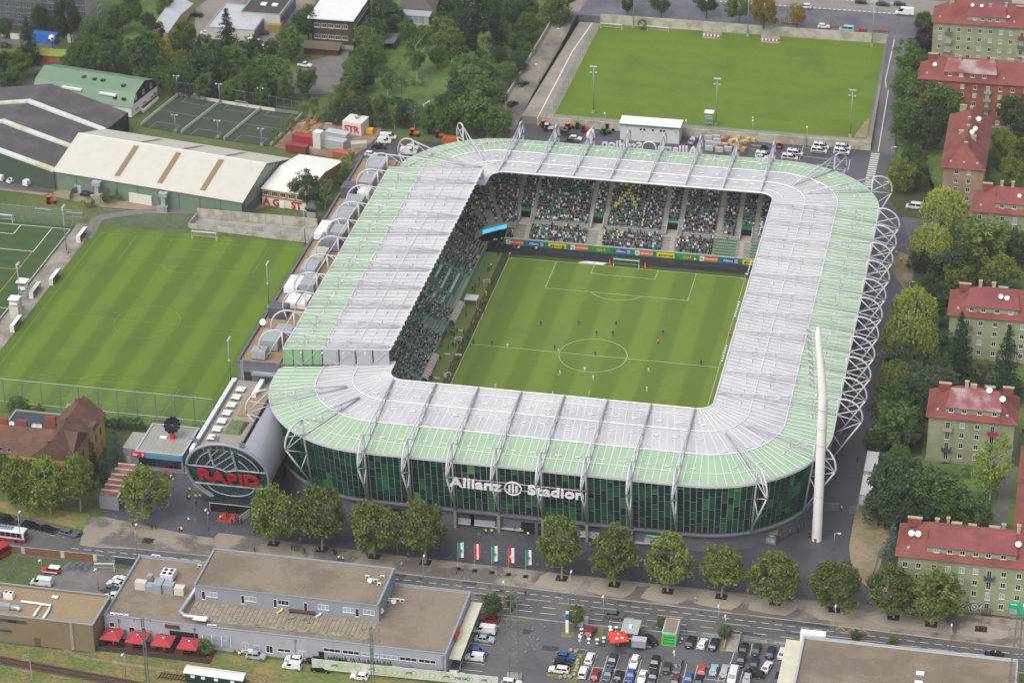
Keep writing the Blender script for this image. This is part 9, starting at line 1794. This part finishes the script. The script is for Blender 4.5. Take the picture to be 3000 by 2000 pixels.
trees('b',((1085,790,120,'birch','grey'),(1045,225,140,'round','mid'),(1135,235,120,'round','mid'),(1325,275,210,'round','lime'),(1100,380,180,'birch','mid'),(1240,395,120,'round','mid'),(900,545,120,'birch','mid'),(1000,575,100,'slim','lime'),(1070,560,55,'bush','mid'),(1130,565,60,'bush','lime'),(1440,375,120,'bush','mid'),(1660,370,115,'round','dark',.95),(1762,310,90,'bush','mid',1.0),(1570,310,110,'birch','birch'),(1500,310,60,'birch','birch'),(1650,470,100,'bush','mid'),(1440,295,60,'bush','dark')),'standing in the big garden','garden trees')
trees('b',((1510,120,360,'conifer','conif',1.1),(1420,80,200,'conifer','conif',1.5),(1640,120,200,'conifer','conif',1.5)),'behind the garden','conifers');trees('b',((1760,80,190,'round','dark'),(1830,200,130,'round','mid'),(1850,90,160,'round','dark'),(1270,50,130,'round','dark'),(1265,150,120,'round','dark'),(1700,30,150,'round','dark'),(1590,20,140,'round','mid'),(1350,30,120,'round','dark')),'at the top behind the garden','trees behind the garden')
trees('b',((1430,500,210,'round','mid'),(1500,580,210,'round','mid'),(1590,690,290,'round','mid',1.0),(1500,770,270,'round','mid',1.0),(1400,660,200,'round','dark'),(1630,830,220,'round','mid',1.0),(1270,740,140,'round','dark'),(950,750,140,'round','dark'),(1190,820,160,'round','mid'),(1290,840,150,'round','mid'),(870,740,140,'round','mid'),(1010,800,110,'round','dark'),(1580,480,130,'round','mid'),(1340,760,150,'round','mid'),(1050,730,90,'round','mid'),(700,830,110,'bush','dark'),(780,820,110,'bush','dark'),(880,830,110,'bush','dark'),(480,790,120,'bush','dark'),(560,810,110,'bush','dark')),'in the thick clump beside the garden lane','trees beside the garden lane')
trees('b',((1800,430,130,'round','dark'),(1745,510,130,'round','mid'),(1840,350,110,'round','mid')),'along the garden lane wall','trees beside the garden lane');trees('c',((290,90,210,'round','lime'),(110,170,140,'round','mid'),(240,180,70,'bush','mid'),(30,300,120,'round','dark'),(130,280,90,'round','mid'),(40,450,140,'round','dark'),(20,60,160,'round','dark'),(380,15,130,'round','dark')),'along the garden lane wall','trees beside the garden lane')
trees('c',((790,25,100,'round','dark'),(1025,30,130,'round','dark'),(1335,25,160,'round','dark'),(1560,60,160,'round','mid'),(1730,80,180,'round','brown')),'in a pit on the upper street','upper street trees',4.9);trees('d',((320,105,120,'round','brown'),),'in a pit on the upper street','upper street trees',4.9);trees('c',((895,160,75,'bush','mid',1.1),),'before the street wall','shrubs',TZ)
# right side
R1,R2='right of the practice pitch ramp','trees right of the practice pitch'
trees('d',((1195,160,160,'round','mid'),(1190,275,150,'round','purple'),(1120,430,210,'round','mid'),(1060,600,200,'round','mid'),(1180,700,310,'round','mid',.95),(1350,700,280,'round','mid',.95),(1100,860,230,'round','mid'),(1210,910,210,'round','dark'),(1110,1080,170,'round','mid'),(1020,1200,200,'round','olive'),(1130,1190,180,'round','mid'),(1250,820,180,'round','dark'),(1030,760,130,'round','mid')),R1,R2)
trees('d',((1320,1430,280,'willow','willow'),),'beside the tan house','weeping willows');trees('d',((1810,780,210,'round','mid'),(1730,990,180,'round','olive'),(1830,1080,190,'round','olive'),(1850,930,180,'round','dark'),(1780,1180,170,'round','olive'),(1690,1130,90,'bush','dark')),'right of the tan house at the right edge','trees at the right edge')
trees('h',((1240,230,270,'willow','willow'),(1130,680,280,'willow','willow'),(1080,870,340,'willow','willow'),(1000,1130,210,'willow','olive')),'right of the stadium path','weeping willows')
trees('h',((1600,200,330,'round','lime',1.0),(1670,80,200,'round','mid'),(1720,420,260,'round','olive',1.0),(1330,420,260,'round','dark'),(1420,500,230,'round','olive'),(1290,600,210,'round','dark'),(1100,1050,230,'round','dark'),(1250,1180,240,'round','grey'),(980,1310,270,'round','mid'),(990,1470,270,'round','mid'),(1220,1330,170,'round','dark'),(1100,1430,200,'round','mid'),(1310,930,210,'round','dark'),(1320,1060,170,'round','dark'),(1160,330,150,'round','dark'),(1480,320,190,'round','mid'),(1850,280,170,'round','dark'),(1560,400,180,'round','dark'),(1250,700,160,'round','dark'),(1400,700,120,'round','mid'),(1300,820,150,'round','dark'),(1500,130,120,'round','mid'),(1200,520,150,'round','dark'),(1150,560,130,'round','mid'),(1380,600,150,'round','dark'),(1340,740,140,'round','mid'),(1160,980,160,'round','dark'),(1050,1240,180,'round','dark'),(1180,1250,170,'round','mid'),(1130,1130,170,'round','grey'),(1010,980,150,'round','dark'),(1400,1020,140,'round','dark'),(1330,1160,150,'round','grey'),(1700,540,180,'round','dark'),(1800,180,170,'round','mid'),(1420,230,160,'round','dark'),(1680,300,160,'round','dark'),(1100,500,100,'bush','mid'),(940,1000,80,'bush','mid'),(900,1180,90,'bush','olive'),(880,1380,90,'bush','mid')),'in the grove right of the stadium','grove right of the stadium')
trees('h',((1440,900,210,'conifer','conif',2.3),(1745,1010,240,'conifer','conif',2.0)),'before the middle green house','tall spruces');trees('h',((1580,1130,150,'bush','purple'),(1780,1220,150,'round','dark'),(1620,1050,90,'bush','lime')),'between the green houses','shrubs')
trees('l',((1220,130,260,'round','mid'),(1340,270,240,'round','grey'),(1270,450,190,'round','mid'),(1250,720,500,'round','dark',.95),(1110,880,300,'round','dark'),(1600,800,480,'round','mid',.9),(1770,900,380,'round','mid',.9),(1930,970,280,'round','mid'),(1430,960,300,'round','dark'),(1220,1000,220,'round','dark'),(1650,950,300,'round','mid'),(1060,330,170,'round','mid'),(1150,250,200,'round','mid'),(1350,600,260,'round','mid'),(1500,880,260,'round','dark'),(1330,850,260,'round','dark'),(1100,450,120,'bush','mid')),'in the grove below the green houses','grove right of the stadium')
trees('l',((2080,600,340,'birch','birch'),),'before the house with the worn dormer','birches');trees('l',((1215,1180,170,'conifer','blue',2.0),),'left of the graffiti house','conifers');trees('l',((1560,570,110,'bush','mid'),(1700,590,100,'bush','lime'),(1850,590,110,'bush','lime'),(1450,560,90,'bush','mid')),'on the lawn before the worn dormer house','shrubs')
trees('p',((905,945,95,'round','plane'),(1230,985,75,'round','plane')),'behind the gravel-roofed corner building','small roadside trees');trees('o',((540,775,155,'round','mid'),(1310,845,115,'round','mid'),(1835,915,120,'round','mid')),'between main road and parking lot','small roadside trees');trees('n',((2040,680,190,'round','mid'),(2200,650,110,'round','olive')),'beside the cream canopy','small roadside trees')
trees('i',((800,480,120,'conifer','conif',2.4),(890,540,170,'conifer','conif',2.0),(992,370,160,'conifer','blue',1.9)),'right of the yellow house','conifers');trees('i',((180,60,190,'round','mid'),(330,95,140,'round','mid'),(350,150,60,'conifer','blue')),'behind the yellow house','trees behind the yellow house')
for k in range(9): x=860+k*45;p=W('i',x,215+k*3);tree((p.x,p.y,0),3.4,3.6,'bush','dark','dark clipped hedge bush along the training pitch fence','hedge bushes')
trees('m',((1750,1040,150,'round','mid',.9),(880,985,80,'bush','mid'),(905,890,50,'bush','mid')),'beside the restaurant terrace','shrubs');trees('a',((740,1345,110,'bush','mid',.7),(610,1385,90,'bush','mid',.7),(330,1345,60,'bush','mid'),(820,1340,80,'bush','mid',.7)),'before the pale green hall','shrubs')
trees('b',((345,1290,200,'round','grey',1.2),(470,1330,170,'birch','mid',1.1),(640,1160,150,'birch','olive',1.2),(600,1230,120,'round','mid')),'before the white-roofed office','trees before the office')
# grass tufts along the railway and scattered litter
gm = M(); trn = random.Random(8)
for k in range(5200):
    x,y=trn.uniform(-112,-40),trn.uniform(-178,-156.5)
    if abs((Vector((x,y,0))-RA).dot(rn)) < 1.6: continue
    for q in range(2): leafquad(gm,Vector((x+trn.gauss(0,.1),y+trn.gauss(0,.1),.05+trn.random()*.16)),trn.uniform(.06,.16),.0)
tag(gm.build('grass_tufts',leaf_mat('tall grass','6a7038','9a8c52')),'uneven tufts of dry grass beside the railway','grass',kind='stuff')
lm = M(); 
for k in range(420):
    c_=trn.choice(((-100,-72,-113,-98),(-72,20,-111,-97),(-60,110,-122,-106),(-20,60,-112,-92),(-3,12,-140,-126)));x,y=trn.uniform(c_[0],c_[1]),trn.uniform(c_[2],c_[3]);s_=trn.uniform(.06,.17);a=trn.uniform(0,3);lm.sheet([(x+s_*math.cos(a+q*1.57),y+s_*.7*math.sin(a+q*1.57)) for q in range(4)],.03 if y > -112 else -.03)
tag(lm.build('litter',mat('litter paper','c9c7c0',rough=.8,var=.1)),'scattered scraps of white litter on road and forecourt','litter',kind='stuff')
sharpen_labels()
# thin summer haze filling the air between camera and scene
me_=bpy.data.meshes.new('haze');q=M().box(-2600,2600,-1600,3600,-2,366);me_.from_pydata(q.v,[],q.f);hz=bpy.data.objects.new('haze',me_);COL.objects.link(hz)
hm=bpy.data.materials.new('haze');hm.use_nodes=True;hn=hm.node_tree;hn.nodes.clear();ho=hn.nodes.new('ShaderNodeOutputMaterial');hv_=hn.nodes.new('ShaderNodeVolumePrincipled')
hv_.inputs['Color'].default_value=(.95,.96,1,1);hv_.inputs['Density'].default_value=.00005;hn.links.new(hv_.outputs[0],ho.inputs['Volume']);me_.materials.append(hm);tag(hz,'thin pale haze in the air over the whole place','haze',kind='stuff')
